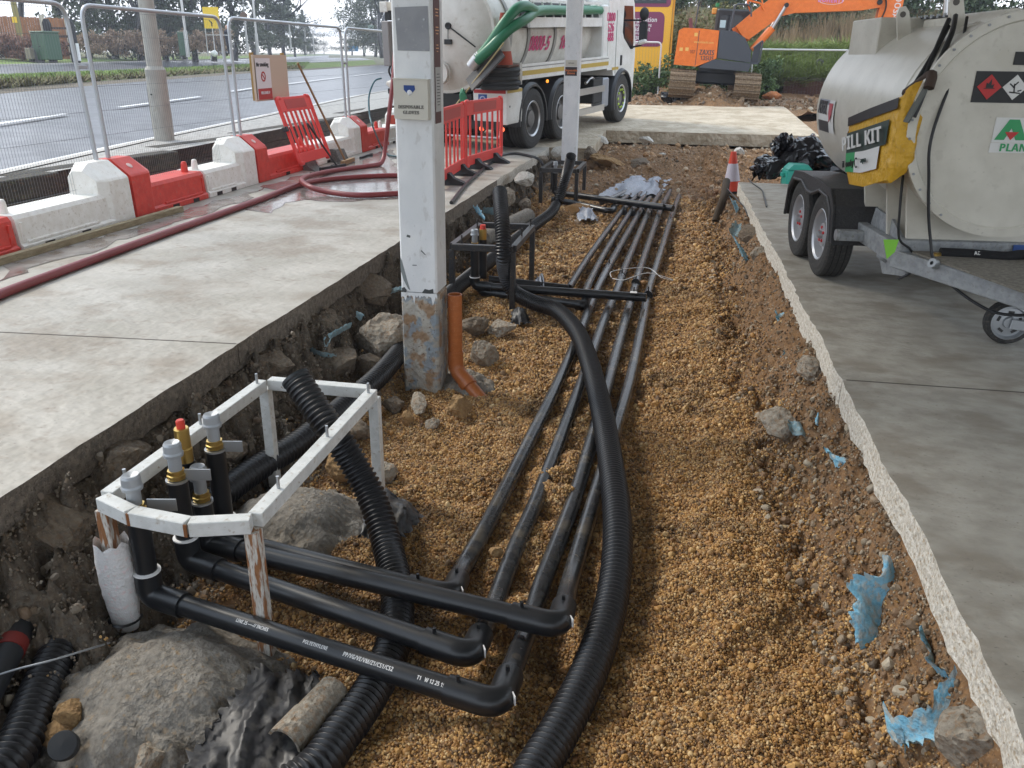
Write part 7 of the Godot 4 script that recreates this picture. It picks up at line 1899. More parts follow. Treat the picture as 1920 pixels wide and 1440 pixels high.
	lettering("il only", 0.04, Transform3D(fb, face.call(0.13, 0.3, 0.026)), M.label_black, bag, 1.4)
	var lg := Geo.new()
	lg.lathe(face.call(0.4, 0.31, 0.03), fb.z, [Vector2(0.024, 0), Vector2(0.024, 0.002), Vector2(0.034, 0.002), Vector2(0.034, 0)], 16, 0.8, 5.6)
	obj("logo_ring", lg, M.label_black, bag)
	lettering("aqua", 0.03, Transform3D(fb, face.call(0.57, 0.33, 0.032)), M.label_green_dark, bag)
	for s in [[Vector3(-0.62, 1.3, 0.02), Vector3(-0.55, 1.5, -0.02), Vector3(-0.42, 1.74, -0.18), Vector3(-0.32, 1.86, -0.42)], [Vector3(-0.6, 1.46, -0.12), Vector3(-0.5, 1.62, -0.2), Vector3(-0.36, 1.8, -0.4)], [Vector3(-0.64, 1.28, 0.0), Vector3(-0.58, 1.46, -0.06), Vector3(-0.46, 1.68, -0.25), Vector3(-0.34, 1.84, -0.46)]]:
		obj("strap", Geo.new().tube(path(s, 0.03), 0.016, 6), M.label_black, bag)
	obj("strap_webbing", Geo.new().bar(Vector3(-0.66, 1.27, 0.03), Vector3(-0.57, 1.5, 0.02), 0.012, 0.05, Vector3(0.3, 0.2, 1)), mat("webbing_grey", Color(0.12, 0.13, 0.12), 0.8), bag)

	# things beyond the right slab's far edge
	var cone := thing("traffic_cone", "orange and white traffic cone in the soil at the right slab's far corner", "cone", at(Vector3(0.985, -0.4, -13.95), 0, 0, 3), "traffic cones")
	obj("base", Geo.new().box(Vector3(0, 0.02, 0), Vector3(0.3, 0.04, 0.3), Basis(), 0.01), M.label_black, cone)
	cone_parts(cone, 0.15, 0.64, mat("cone_red", Color(0.75, 0.07, 0.03), 0.5), mat("cone_white", Color(0.66, 0.62, 0.7), 0.4))
	var bm := mat("bag_black", Color(0.012, 0.012, 0.015), 0.16)
	for s in [[Vector3(1.42, 0.12, -13.0), Vector3(0.28, 0.16, 0.3), 3, "black plastic rubbish bag nearest the traffic cone"], [Vector3(1.62, 0.33, -13.5), Vector3(0.16, 0.26, 0.25), 5, "black plastic bag bunched upright on the rubbish pile"], [Vector3(1.95, 0.3, -13.2), Vector3(0.3, 0.28, 0.35), 7, "black plastic bag on the rubbish pile nearest the trailer"], [Vector3(2.3, 0.2, -12.9), Vector3(0.35, 0.25, 0.35), 9, "black plastic bag half hidden behind the trailer's mudguard"]]:
		single("rubbish_bag", Geo.new().lump(s[0], s[1], 1.0, s[2], 3, Basis(), true), bm, s[3], "bag", "black rubbish bags behind the trailer")
	single("black_sheet", crumpled([Vector3(1.15, 0.02, -12.75), Vector3(1.5, 0.06, -12.62), Vector3(2.2, 0.36, -12.7), Vector3(1.75, 0.34, -13.1)], 30, 24, 0.07, 12, 0.06), bm, "black plastic sheet sloping down beside the rubbish bags", "sheeting")
	var cr := thing("plastic_crate", "turquoise plastic crate in front of the black rubbish bags", "crate", at(Vector3(1.76, -0.05, -12.55), 8))
	obj("lid", Geo.new().prism(Transform3D(Basis(), Vector3(0, 0.22, 0)), PackedVector2Array([Vector2(-0.17, 0), Vector2(0.17, 0), Vector2(0.1, 0.07), Vector2(-0.1, 0.07)]), -0.14, 0.14), mat("crate_teal", Color(0.04, 0.42, 0.33), 0.4), cr)
	obj("tub", Geo.new().box(Vector3(0, 0.1, 0), Vector3(0.36, 0.22, 0.3), Basis(), 0.012), mat("crate_teal", Color(), 0), cr)
	obj("handle", Geo.new().box(Vector3(-0.2, 0.14, 0), Vector3(0.05, 0.06, 0.1), Basis(), 0.01), mat("crate_teal", Color(), 0), cr)
	single("loose_cable", Geo.new().tube(path([Vector3(1.099, 0.01, -12.542), Vector3(1.117, 0.01, -12.102), Vector3(1.188, 0.012, -11.447), Vector3(1.167, 0.01, -10.904), Vector3(1.123, 0.01, -10.079)], 0.05), 0.008, 5), M.label_black, "thin black cable lying on the right slab's far corner", "cable")
	single("loose_cable", Geo.new().tube(path([Vector3(0.78, -0.05, -11.867), Vector3(0.826, 0, -10.618), Vector3(0.866, 0.01, -10.009), Vector3(0.896, -0.05, -9.76)], 0.05), 0.008, 5), M.label_black, "thin black cable hanging over the right slab's edge", "cable")
	print("trailer ", Time.get_ticks_msec())


# ------------------------------------------------------------------ excavator, totem sign, embankment
func leaf_mat(key: String) -> StandardMaterial3D:
	if M.has(key): return M[key]
	var m := StandardMaterial3D.new()
	m.resource_name = key
	m.vertex_color_use_as_albedo = true
	m.roughness = 0.7
	m.backlight_enabled = true
	m.backlight = Color(0.25, 0.3, 0.15)
	m.cull_mode = BaseMaterial3D.CULL_DISABLED
	M[key] = m
	return m

# leaves gathered in clumps through an ellipsoid
func leaves(g: Geo, o: Vector3, r: Vector3, n: int, size: float, ca: Color, cb: Color, clumps := 14) -> void:
	var cl := []
	for k in clumps:
		var d := Vector3(rng.randfn(), rng.randfn(), rng.randfn()).normalized() * pow(rng.randf(), 0.4)
		cl.append([o + d * r * 0.85, rng.randf_range(0.22, 0.48), rng.randf()])
	for i in n:
		var c: Array = cl[i % clumps]
		var d := Vector3(rng.randfn(), rng.randfn(), rng.randfn()).normalized() * pow(rng.randf(), 0.45)
		var p: Vector3 = c[0] + d * r * c[1]
		var u := Vector3(rng.randfn(), rng.randfn(), rng.randfn()).normalized()
		var w := u.cross(Vector3(rng.randfn(), rng.randfn(), rng.randfn())).normalized()
		var s := size * rng.randf_range(0.5, 1.3)
		g.col = ca.lerp(cb, clampf(c[2] * 0.6 + rng.randf() * 0.5, 0, 1))
		g.tri(p - u * s, p + u * s * 0.8 + w * s * 0.3, p + w * s)
	g.col = Color(1, 1, 1)

func branches(g: Geo, o: Vector3, d: Vector3, l: float, r: float, depth: int) -> void:
	var e := o + d * l
	g.tube(PackedVector3Array([o, (o + e) * 0.5 + Vector3(rng.randfn(), rng.randfn(), rng.randfn()) * l * 0.05, e]), PackedFloat32Array([r, r * 0.8, r * 0.6]), 5, false)
	if depth <= 0: return
	for k in 3:
		var nd := (d + Vector3(rng.randfn(), rng.randfn() * 0.6 + 0.1, rng.randfn()) * 0.55).normalized()
		branches(g, o + d * l * rng.randf_range(0.5, 1.0), nd, l * rng.randf_range(0.55, 0.8), r * 0.55, depth - 1)

func tree(label: String, o: Vector3, h: float, w: float, ca: Color, cb: Color, n: int, kind := "round", group := "trees beyond the road") -> void:
	var t := thing("tree", label, "tree", at(o), group)
	var tr := Geo.new()
	var tw := h * 0.018 + 0.08
	if kind == "bare":
		branches(tr, Vector3(0, -0.5, 0), Vector3(rng.randfn() * 0.05, 1, rng.randfn() * 0.05).normalized(), h * 0.42, tw, 5)
		obj("trunk", tr, mat("bark", Color(0.075, 0.06, 0.045), 0.95), t)
		var gb := Geo.new()
		leaves(gb, Vector3(0, h * 0.75, 0), Vector3(w, h * 0.28, w), n, 0.16, ca, cb, 20)
		obj("crown", gb, leaf_mat("leaf"), t)
		return
	branches(tr, Vector3(0, -0.5, 0), Vector3(0, 1, 0), h * 0.5, tw, 2)
	obj("trunk", tr, mat("bark", Color(0.075, 0.06, 0.045), 0.95), t)
	var g := Geo.new()
	if kind == "conifer":
		for k in 9:
			var f := k / 8.0
			leaves(g, Vector3(0, h * (0.12 + 0.84 * f), 0), Vector3(w * (1.05 - f), h * 0.1, w * (1.05 - f)), int(n / 9.0 * (1.25 - f)), 0.3, ca, cb, 7)
	else:
		leaves(g, Vector3(0, h * 0.6, 0), Vector3(w, h * 0.42, w), int(n * 0.7), h * 0.024, ca, cb, 22)
		leaves(g, Vector3(0, h * 0.16, 0), Vector3(w * 1.05, h * 0.17, w), int(n * 0.4), h * 0.02, ca, cb, 14)
	obj("crown", g, leaf_mat("leaf"), t)

func bush(called: String, label: String, o: Vector3, r: Vector3, ca: Color, cb: Color, n: int, size := 0.08, group := "bushes") -> void:
	var t := thing(called, label, "bush", at(o), group)
	var g := Geo.new()
	leaves(g, Vector3(0, r.y * 0.55, 0), r, n, size, ca, cb, 16)
	obj("foliage", g, leaf_mat("leaf"), t)
	var s := Geo.new()
	for k in 5: s.tube(PackedVector3Array([Vector3(rng.randfn() * r.x * 0.2, -0.2, rng.randfn() * 0.1), Vector3(rng.randfn() * r.x * 0.4, r.y * 0.7, rng.randfn() * 0.2)]), 0.02, 4, false)
	obj("stems", s, mat("bark", Color(), 0), t)

func build_excavator() -> void:
	var O := Color(0.78, 0.17, 0.022)
	tmat("digger_orange", patchy([261, 0.02, 4, Color(0.74, 0.16, 0.02), Color(0.82, 0.19, 0.028)], [[262, 0.04, 4, Color(0.5, 0.16, 0.05), 0.7, 0.85, 0.4]]), Vector3(0.6, 0.6, 0.6), 0.4, null, false)
	mat("digger_grey", Color(0.055, 0.06, 0.072), 0.45)
	tmat("track_mud", patchy([263, 0.03, 4, Color(0.15, 0.1, 0.06), Color(0.26, 0.185, 0.115)], [[264, 0.05, 4, Color(0.09, 0.06, 0.04), 0.6, 0.78, 0.7]]), Vector3(1, 1, 1), 0.95, M.n_stony, false)
	var t := thing("excavator", "orange tracked excavator on a soil mound, boom reaching right", "excavator", at(Vector3(0.98, 0.53, -25.35), 0, 0, -2.2))
	var DO: Material = M.digger_orange
	# tracks: shoes round a stadium loop, local z from 0 (near) to -3
	var shoe := Geo.new()
	shoe.box(Vector3(0, 0, 0), Vector3(0.72, 0.035, 0.165), Basis(), 0.006)
	shoe.box(Vector3(0, 0.03, -0.055), Vector3(0.72, 0.035, 0.025))
	var sm := shoe.mesh(M.track_mud)
	for s in [-0.88, 0.92]:
		var tk := Node3D.new(); tk.name = "track"; t.add_child(tk, true)
		tk.position = Vector3(s, 0.36, 0)
		var r := 0.33
		var L := 2.5
		var per := 2 * L + TAU * r
		var n := int(per / 0.172)
		for k in n:
			var d := per * k / n
			var p := Vector3()
			var a := 0.0
			if d < L: p = Vector3(0, r, -0.36 - d); a = 0.0
			elif d < L + PI * r:
				a = (d - L) / r; p = Vector3(0, r * cos(a), -0.36 - L - r * sin(a))
			elif d < 2 * L + PI * r: p = Vector3(0, -r, -0.36 - L + (d - L - PI * r)); a = PI
			else:
				a = PI + (d - 2 * L - PI * r) / r; p = Vector3(0, r * cos(a), -0.36 - r * sin(a))
			share("track_shoe", sm, Transform3D(Basis(Vector3.RIGHT, -a), p), tk)
		obj("track_frame", Geo.new().box(Vector3(0, 0, -1.6), Vector3(0.4, 0.36, 2.5), Basis(), 0.04), M.digger_grey, tk)
		obj("idler", Geo.new().cyl(Vector3(-0.15, 0, -0.36), Vector3(0.15, 0, -0.36), 0.29), M.digger_grey, tk)
	obj("carbody", Geo.new().box(Vector3(0.02, 0.55, -1.6), Vector3(1.3, 0.34, 1.2), Basis(), 0.05), M.digger_grey, t)
	obj("slew_ring", Geo.new().cyl(Vector3(0.1, 0.7, -1.5), Vector3(0.1, 0.86, -1.5), 0.55), M.digger_grey, t)
	# house, its flank towards the camera; local x from -1.15 to 0.95
	var z0 := -0.3
	var z1 := -2.5
	var f := Transform3D(Basis(), Vector3())
	obj("engine_cover", Geo.new().prism(f, PackedVector2Array([Vector2(-1.18, 0.86), Vector2(-0.55, 0.84), Vector2(-0.3, 0.95), Vector2(-0.02, 1.08), Vector2(-0.04, 1.8), Vector2(-0.5, 1.83), Vector2(-1.02, 1.83), Vector2(-1.14, 1.76)]), z1, z0), DO, t)
	obj("side_panel", Geo.new().prism(f, PackedVector2Array([Vector2(0.0, 1.09), Vector2(0.93, 1.02), Vector2(0.9, 1.32), Vector2(0.68, 1.65), Vector2(0.4, 1.8), Vector2(-0.02, 1.82)]), z1, z0), M.digger_grey, t)
	obj("lower_skirt", Geo.new().prism(f, PackedVector2Array([Vector2(-0.5, 0.82), Vector2(0.9, 0.78), Vector2(0.96, 1.0), Vector2(-0.04, 1.06), Vector2(-0.3, 0.94)]), z1 + 0.02, z0 + 0.006), M.digger_grey, t)
	obj("door_seam", Geo.new().box(Vector3(-0.58, 1.32, z0 + 0.003), Vector3(0.015, 0.9, 0.006)), M.digger_grey, t)
	for p in [Vector3(-0.66, 1.67, 0), Vector3(-0.86, 1.28, 0), Vector3(-1.02, 1.27, 0)]:
		obj("decal", Geo.new().box(p + Vector3(0, 0, z0 + 0.003), Vector3(0.09, 0.09, 0.006)), mat("decal_pale", Color(0.8, 0.45, 0.12), 0.5), t)
	lettering("ZAXIS", 0.13, at(Vector3(-0.3, 1.22, z0 + 0.004)), M.digger_grey, t, 0.85)
	lettering("135US", 0.11, at(Vector3(-0.28, 1.07, z0 + 0.004)), M.digger_grey, t, 0.85)
	lettering("107", 0.09, at(Vector3(-0.7, 1.22, z0 + 0.004)), mat("decal_rust", Color(0.3, 0.07, 0.02), 0.5), t, 0.7)
	lettering("www.hitachi.com", 0.055, at(Vector3(-0.42, 1.48, z0 + 0.004)), mat("decal_pale", Color(), 0), t, 0.85)
	# cab beyond, rail, beacon
	obj("cab_frame", Geo.new().box(Vector3(0.35, 1.98, -2.0), Vector3(0.95, 0.9, 0.9), Basis(), 0.05), M.label_black, t)
	obj("cab_glass", Geo.new().box(Vector3(0.3, 1.98, -1.545), Vector3(0.62, 0.56, 0.01)), M.dark_glass, t)
	obj("cab_sheet", Geo.new().box(Vector3(0.08, 2.02, -1.535), Vector3(0.16, 0.2, 0.01)), mat("paper_blue", Color(0.42, 0.6, 0.62), 0.6), t)
	obj("hand_rail", Geo.new().tube(bends([Vector3(0.26, 1.8, -0.5), Vector3(0.3, 2.5, -0.5), Vector3(0.72, 2.5, -0.5), Vector3(0.78, 2.2, -0.5)], 0.12), 0.022, 8), M.digger_grey, t)
	obj("beacon", Geo.new().cyl(Vector3(-0.13, 2.48, -1.8), Vector3(-0.13, 2.58, -1.8), 0.055), mat("beacon_green", Color(0.02, 0.2, 0.06), 0.3), t)
	obj("work_lamp", Geo.new().box(Vector3(-0.2, 2.36, -1.7), Vector3(0.14, 0.16, 0.12), Basis(), 0.02), mat("lamp_amber", Color(0.6, 0.28, 0.05), 0.4), t)
	obj("exhaust", Geo.new().bar(Vector3(-0.8, 1.82, -1.4), Vector3(-0.86, 2.12, -1.4), 0.16, 0.1), mat("exhaust_maroon", Color(0.14, 0.05, 0.06), 0.6), t)
	obj("aerial", Geo.new().cyl(Vector3(-0.7, 1.82, -1.2), Vector3(-0.66, 2.9, -1.2), 0.02, -1, 6), M.digger_grey, t)
	obj("mirror_guard", Geo.new().tube(bends([Vector3(0.95, 1.0, -0.35), Vector3(1.16, 1.0, -0.35), Vector3(1.18, 1.62, -0.35), Vector3(0.95, 1.4, -0.35)], 0.08), 0.025, 6), M.digger_grey, t)
	obj("step_mesh", Geo.new().prism(f, PackedVector2Array([Vector2(0.93, 1.0), Vector2(1.14, 1.02), Vector2(1.16, 1.6), Vector2(0.98, 1.4)]), z0 - 0.2, z0 - 0.16), M.digger_grey, t)
	# boom, cylinder, stick
	var bz := -1.0
	obj("boom", Geo.new().prism(f, PackedVector2Array([Vector2(0.42, 1.95), Vector2(0.68, 1.66), Vector2(0.82, 1.62), Vector2(1.6, 2.26), Vector2(1.95, 2.36), Vector2(3.7, 2.5), Vector2(4.3, 2.62), Vector2(4.3, 2.85), Vector2(3.9, 3.1), Vector2(2.2, 3.05), Vector2(1.5, 2.9), Vector2(0.9, 2.4)]), bz - 0.2, bz + 0.2), DO, t)
	obj("boom_foot", Geo.new().prism(f, PackedVector2Array([Vector2(0.34, 1.9), Vector2(0.6, 1.5), Vector2(0.9, 1.62), Vector2(0.6, 2.05)]), bz - 0.28, bz - 0.21), DO, t)
	for s in [0.28, -0.28]:
		obj("lift_cylinder", Geo.new().cyl(Vector3(0.98, 1.36, bz + s), Vector3(1.42, 1.94, bz + s), 0.09, -1, 14), DO, t)
		obj("lift_rod", Geo.new().cyl(Vector3(1.4, 1.92, bz + s), Vector3(1.68, 2.52, bz + s), 0.045, -1, 12), M.alloy, t)
	obj("pin", Geo.new().cyl(Vector3(1.69, 2.54, bz - 0.36), Vector3(1.69, 2.54, bz + 0.36), 0.06, -1, 12), M.chassis_dark, t)
	obj("pin", Geo.new().cyl(Vector3(4.12, 2.72, bz - 0.24), Vector3(4.12, 2.72, bz + 0.24), 0.07, -1, 12), M.chassis_dark, t)
	obj("stick", Geo.new().prism(f, PackedVector2Array([Vector2(4.2, 3.6), Vector2(4.75, 3.5), Vector2(4.72, 1.4), Vector2(4.5, 0.6), Vector2(4.34, 0.6), Vector2(4.15, 2.3)]), bz - 0.16, bz + 0.16), DO, t)
	obj("bucket", Geo.new().prism(f, PackedVector2Array([Vector2(4.3, 0.7), Vector2(4.7, 0.65), Vector2(4.6, 0.0), Vector2(4.2, -0.25), Vector2(3.7, -0.1), Vector2(3.8, 0.3), Vector2(4.15, 0.3)]), bz - 0.4, bz + 0.4), M.digger_grey, t)
	for k in 2: obj("boom_hose", Geo.new().tube(path([Vector3(3.95, 2.9, bz + 0.22), Vector3(4.2, 2.86, bz + 0.24 + k * 0.04), Vector3(4.3, 2.6, bz + 0.24), Vector3(4.24, 2.3, bz + 0.22)], 0.05), 0.022, 6), M.chassis_dark, t)
	var plate := Geo.new()
	plate.lathe(Vector3(2.85, 2.72, bz + 0.2), Vector3.BACK, [Vector2(0.34, 0.0), Vector2(0.34, 0.004), Vector2(0.31, 0.004), Vector2(0.31, 0.0)], 28)
	var ring := obj("logo_ring", plate, mat("decal_white", Color(0.75, 0.6, 0.55), 0.5), t)
	ring.transform = Transform3D(Basis.from_scale(Vector3(1, 0.34, 1)), Vector3(0, 2.72 * 0.66, 0))
	lettering("DOHERTY", 0.13, at(Vector3(2.85, 2.72, bz + 0.203)), mat("decal_violet", Color(0.6, 0.2, 0.5), 0.5), t, 0.85)
	lettering("DOOSAN", 0.16, Transform3D(Basis(Vector3.BACK, -PI * 0.5), Vector3(4.6, 2.6, bz + 0.163)), mat("decal_white", Color(), 0), t)
	for k in 2: obj("guard_rail", Geo.new().tube(bends([Vector3(0.75, 2.35, bz + 0.25), Vector3(0.62, 2.62, bz + 0.25), Vector3(1.0, 2.7 - k * 0.14, bz + 0.25), Vector3(1.1, 2.4, bz + 0.25)], 0.06), 0.025, 6), DO, t)

func build_totem() -> void:
	var t := thing("price_totem", "tall yellow filling station totem sign with maroon panels behind the truck", "sign", at(Vector3(-1.55, 0.9, -31.0)))
	mat("totem_yellow", Color(0.83, 0.43, 0.03), 0.45)
	mat("totem_maroon", Color(0.20, 0.035, 0.09), 0.5)
	obj("body", Geo.new().prism(Transform3D(), PackedVector2Array([Vector2(-1.15, 0.35), Vector2(-0.95, 0.1), Vector2(0.9, 0.1), Vector2(1.15, 0.35), Vector2(1.2, 5.5), Vector2(-1.2, 5.5)]), -0.35, 0.0), M.totem_yellow, t)
	obj("edge", Geo.new().box(Vector3(1.21, 2.9, -0.2), Vector3(0.06, 5.2, 0.5), Basis(), 0.01), mat("totem_edge", Color(0.6, 0.25, 0.01), 0.5), t)
	var round_rect := func(x0: float, y0: float, x1: float, y1: float, r: float) -> PackedVector2Array:
		var p := PackedVector2Array()
		for q in [[x1 - r, y1 - r, 0.0], [x0 + r, y1 - r, PI * 0.5], [x0 + r, y0 + r, PI], [x1 - r, y0 + r, PI * 1.5]]:
			for k in 6: p.append(Vector2(q[0] + r * cos(q[2] + k * PI * 0.1), q[1] + r * sin(q[2] + k * PI * 0.1)))
		return p
	var a := obj("info_panel", Geo.new().prism(Transform3D(), round_rect.call(-1.05, 1.06, 0.93, 2.15, 0.2), 0.002, 0.012), M.totem_maroon, t)
	var b := obj("price_panel", Geo.new().prism(Transform3D(), round_rect.call(-1.05, 2.3, 1.1, 4.6, 0.12), 0.002, 0.012), M.totem_maroon, t)
	obj("price_display", Geo.new().box(Vector3(0.2, 2.62, 0.015), Vector3(1.5, 0.42, 0.02)), mat("display_dark", Color(0.03, 0.04, 0.05), 0.3), b)
	for k in 4: lettering("8", 0.3, at(Vector3(-0.05 + k * 0.25, 2.64, 0.028)), mat("digit_grey", Color(0.1, 0.13, 0.13), 0.4), b)
	lettering("diesel\nprice", 0.09, at(Vector3(-0.62, 2.62, 0.015)), M.label_white, b)
	var lines := [["Petrol filling station", 1.9, 0.13], ["Monday to Saturday opening", 1.74, 0.075], ["7.00am - midnight", 1.6, 0.12], ["Sunday opening", 1.48, 0.07], ["7.00am - 10.30pm", 1.33, 0.12], ["Free air & water", 1.17, 0.1]]
	for l in lines: lettering(l[0], l[2], at(Vector3(-0.1 - 0.25 * (1.9 - l[1]), l[1], 0.013)), M.label_white, a, 0.9)

func build_back() -> void:
	# embankment with rough grass
	var pts := PackedVector3Array()
	for j in 30:
		for i in 60:
			var x := -14.0 + i * 0.9
			var z := -31.5 - j * 1.0
			var y := 0.5 + 3.6 * smoothstep(-32.0, -44.0, z) * smoothstep(-12.0, -4.0, x) + 0.5 * nz.get_noise_2d(x * 4.0, z * 4.0)
			if x < -8.0: y -= 0.5
			pts.append(Vector3(x, y - 0.35, z))
	structure("embankment", Geo.new().grid(pts, 60), M.far_ground)
	# dry reeds and rough grass: countless blades
	var blade := Geo.new()
	blade.tri(Vector3(-0.014, 0, 0), Vector3(0.014, 0, 0), Vector3(0.01, 1, 0.1))
	blade.tri(Vector3(0, 0, -0.014), Vector3(0, 0, 0.014), Vector3(-0.1, 1, 0.0))
	var bm := StandardMaterial3D.new()
	bm.vertex_color_use_as_albedo = true
	bm.roughness = 0.9
	bm.cull_mode = BaseMaterial3D.CULL_DISABLED
	var me := blade.mesh(bm)
	var xs := []
	var cols := PackedColorArray()
	for i in 15000:
		var x := rng.randf_range(-7.0, 16.0)
		var z := rng.randf_range(-40.0, -33.2)
		if nz.get_noise_2d(x * 6.0, z * 6.0) < -0.25: continue
		var y := 0.5 + 3.6 * smoothstep(-32.0, -44.0, z) * smoothstep(-12.0, -4.0, x) + 0.5 * nz.get_noise_2d(x * 4.0, z * 4.0) - 0.4
		var h := rng.randf_range(0.5, 1.25)
		xs.append(Transform3D(Basis.from_euler(Vector3(rng.randfn() * 0.12, rng.randf() * TAU, rng.randfn() * 0.12)).scaled(Vector3(1.4, h, 1.4)), Vector3(x, y, z)))
		cols.append(Color(0.34, 0.235, 0.13).lerp(Color(0.2, 0.15, 0.085), rng.randf()))
	scatter("dry_reeds", "tall dry brown reeds covering the embankment", me, xs, cols, "reeds")
	xs = []
	cols = PackedColorArray()
	for i in 16000:
		var x := rng.randf_range(1.8, 9.0)
		var z := rng.randf_range(-34.5, -30.4)
		var y := 0.7 + 0.25 * (-z - 30.4) + 0.2 * nz.get_noise_2d(x * 8.0, z * 8.0) + rng.randf() * 0.25
		xs.append(Transform3D(Basis.from_euler(Vector3(rng.randfn() * 0.5, rng.randf() * TAU, rng.randfn() * 0.5)).scaled(Vector3(2.2, rng.randf_range(0.25, 0.6), 2.2)), Vector3(x, y, z)))
		cols.append(Color(0.14, 0.2, 0.045).lerp(Color(0.28, 0.33, 0.11), rng.randf()))
	scatter("bank_grass", "bright green grass above the brick wall", me, xs, cols, "grass")
	pts = PackedVector3Array()
	for j in 12:
		for i in 30:
			var x := 2.0 + i * 0.26
			var z := -30.2 - j * 0.4
			pts.append(Vector3(x, 0.7 + 0.25 * (-z - 30.4) + 0.2 * nz.get_noise_2d(x * 8.0, z * 8.0), z))
	structure("grass_bank", Geo.new().grid(pts, 30), M.grass)
	# low brick wall and mesh panel at the right
	var t := thing("brick_wall", "low dark red brick wall below the green bank", "wall", at(Vector3(3.4, 0.1, -30.0)))
	obj("wall_face", Geo.new().box(Vector3(2.2, 0.45, 0), Vector3(4.4, 0.86, 0.22)), tmat("old_brick", patchy([271, 0.04, 4, Color(0.07, 0.03, 0.024), Color(0.13, 0.055, 0.042)], [[272, 0.02, 4, Color(0.2, 0.18, 0.16), 0.6, 0.78, 0.6], [273, 0.12, 2, Color(0.03, 0.015, 0.013), 0.7, 0.8, 0.7]]), Vector3(0.6, 1.4, 0.6), 0.95, M.n_stony, false), t)
	obj("coping", Geo.new().box(Vector3(2.2, 0.92, 0), Vector3(4.46, 0.1, 0.26), Basis(), 0.01), mat("coping_dark", Color(0.05, 0.045, 0.04), 0.9), t)
	obj("footing", Geo.new().box(Vector3(2.2, -0.02, 0.14), Vector3(4.5, 0.08, 0.24)), mat("kerb_stone", Color(), 0), t)
	fence_simple("white mesh fence panel standing before the brick wall", Vector3(2.3, -0.05, -29.6), Vector3(5.4, -0.05, -29.6), 1.95)
	fence_simple("white mesh fence panel in front of the yellow totem", Vector3(-2.0, 0.3, -28.3), Vector3(-0.6, 0.3, -28.0), 1.75)
	# bushes round the totem and the excavator
	var bg := "green bramble bushes behind the far slab"
	for s in [[Vector3(-2.3, 0.5, -28.6), Vector3(1.0, 0.75, 0.8), "green bramble bush left of the totem's foot"], [Vector3(-1.0, 0.5, -28.5), Vector3(0.85, 0.7, 0.8), "green bramble bush at the totem's foot, beside the excavator track"], [Vector3(0.2, 0.5, -29.2), Vector3(0.9, 0.8, 0.8), "green bramble bush behind the excavator's left track"], [Vector3(2.55, 0.3, -28.4), Vector3(0.5, 0.8, 0.6), "green bramble bush right of the excavator"], [Vector3(2.9, 0.5, -30.4), Vector3(0.55, 0.8, 0.5), "green bramble bush at the brick wall's left end"], [Vector3(1.6, 0.6, -29.6), Vector3(0.8, 0.7, 0.7), "green bramble bush behind the excavator's right track"]]:
		bush("bramble_bush", s[2], s[0], s[1], Color(0.035, 0.075, 0.022), Color(0.13, 0.2, 0.07), 2600, 0.075, bg)
	for s in [[Vector3(0.2, 1.2, -33.0), Vector3(1.3, 1.0, 1.0), "olive scrub behind the excavator's cab"], [Vector3(-0.4, 1.3, -34.0), Vector3(1.6, 1.6, 1.0), "olive scrub right of the yellow totem"], [Vector3(1.8, 1.8, -35.0), Vector3(1.6, 1.3, 1.0), "olive scrub above the excavator's cab"]]:
		bush("scrub_bush", s[2], s[0], s[1], Color(0.09, 0.09, 0.03), Color(0.19, 0.18, 0.07), 2600, 0.09, "olive scrub bushes on the embankment")
	var k := 0
	for s in [[5.0, 3.0, -40.0, 2.2, 1.3, "dark green shrub under the excavator's boom"], [8.4, 3.1, -40.5, 2.3, 1.4, "dark green shrub right of the boom's end"], [2.5, 3.0, -41.0, 2.0, 1.5, "dark shrub behind the boom's elbow"], [11.5, 2.8, -39.0, 2.4, 1.6, "dark green shrub above the trailer"], [14.5, 2.8, -38.5, 2.6, 1.8, "dark green shrub at the right edge above the trailer"], [-1.0, 3.2, -42.0, 2.4, 1.6, "dark shrub above the totem's right edge"], [-4.6, 2.6, -42.0, 2.4, 1.8, "dark shrub behind the truck's cab"]]:
		bush("evergreen_shrub", s[5], Vector3(s[0], s[1], s[2]), Vector3(s[3], s[4], 1.3), Color(0.022, 0.045, 0.018), Color(0.09, 0.125, 0.06), 3000, 0.12, "evergreen shrubs on top of the embankment")
	for s in [[-3.0, -48.0, 9.0, "bare brown tree behind the truck's cab"], [1.0, -50.0, 10.0, "bare brown tree behind the totem and excavator"], [6.0, -49.0, 9.0, "olive tree over the excavator's boom"], [11.0, -47.0, 9.5, "olive tree above the trailer's cabinet"], [16.0, -46.0, 9.5, "dark olive tree at the right edge"], [22.0, -46.0, 9.5, "olive tree beyond the right edge of the trailer"]]:
		tree(s[3], Vector3(s[0], 3.0, s[1]), s[2], 3.6, Color(0.06, 0.065, 0.03), Color(0.15, 0.14, 0.075), 4200, "round", "trees on top of the embankment")
	single("sign_pole", Geo.new().cyl(Vector3(6.358, 2.66, -24), Vector3(6.226, 3.726, -24), 0.05, -1, 10), M.alloy, "thin pale pole rising behind the trailer's cabinet", "pole")
	single("rubbish_bag", Geo.new().lump(Vector3(-0.172, 0.413, -25.679) + Vector3(0, 0.1, -0.2), Vector3(0.28, 0.2, 0.22), 1.0, 15, 3, Basis(), true), M.bag_black, "black rubbish bag on the far slab below the excavator", "bag")
	single("orange_block", Geo.new().lump(Vector3(2.764, 0.597, -27), Vector3(0.28, 0.13, 0.2), 0.35, 21, 2, Basis(), true), mat("block_orange", Color(0.42, 0.16, 0.06), 0.9), "orange brown brick lump right of the excavator's track", "stone")
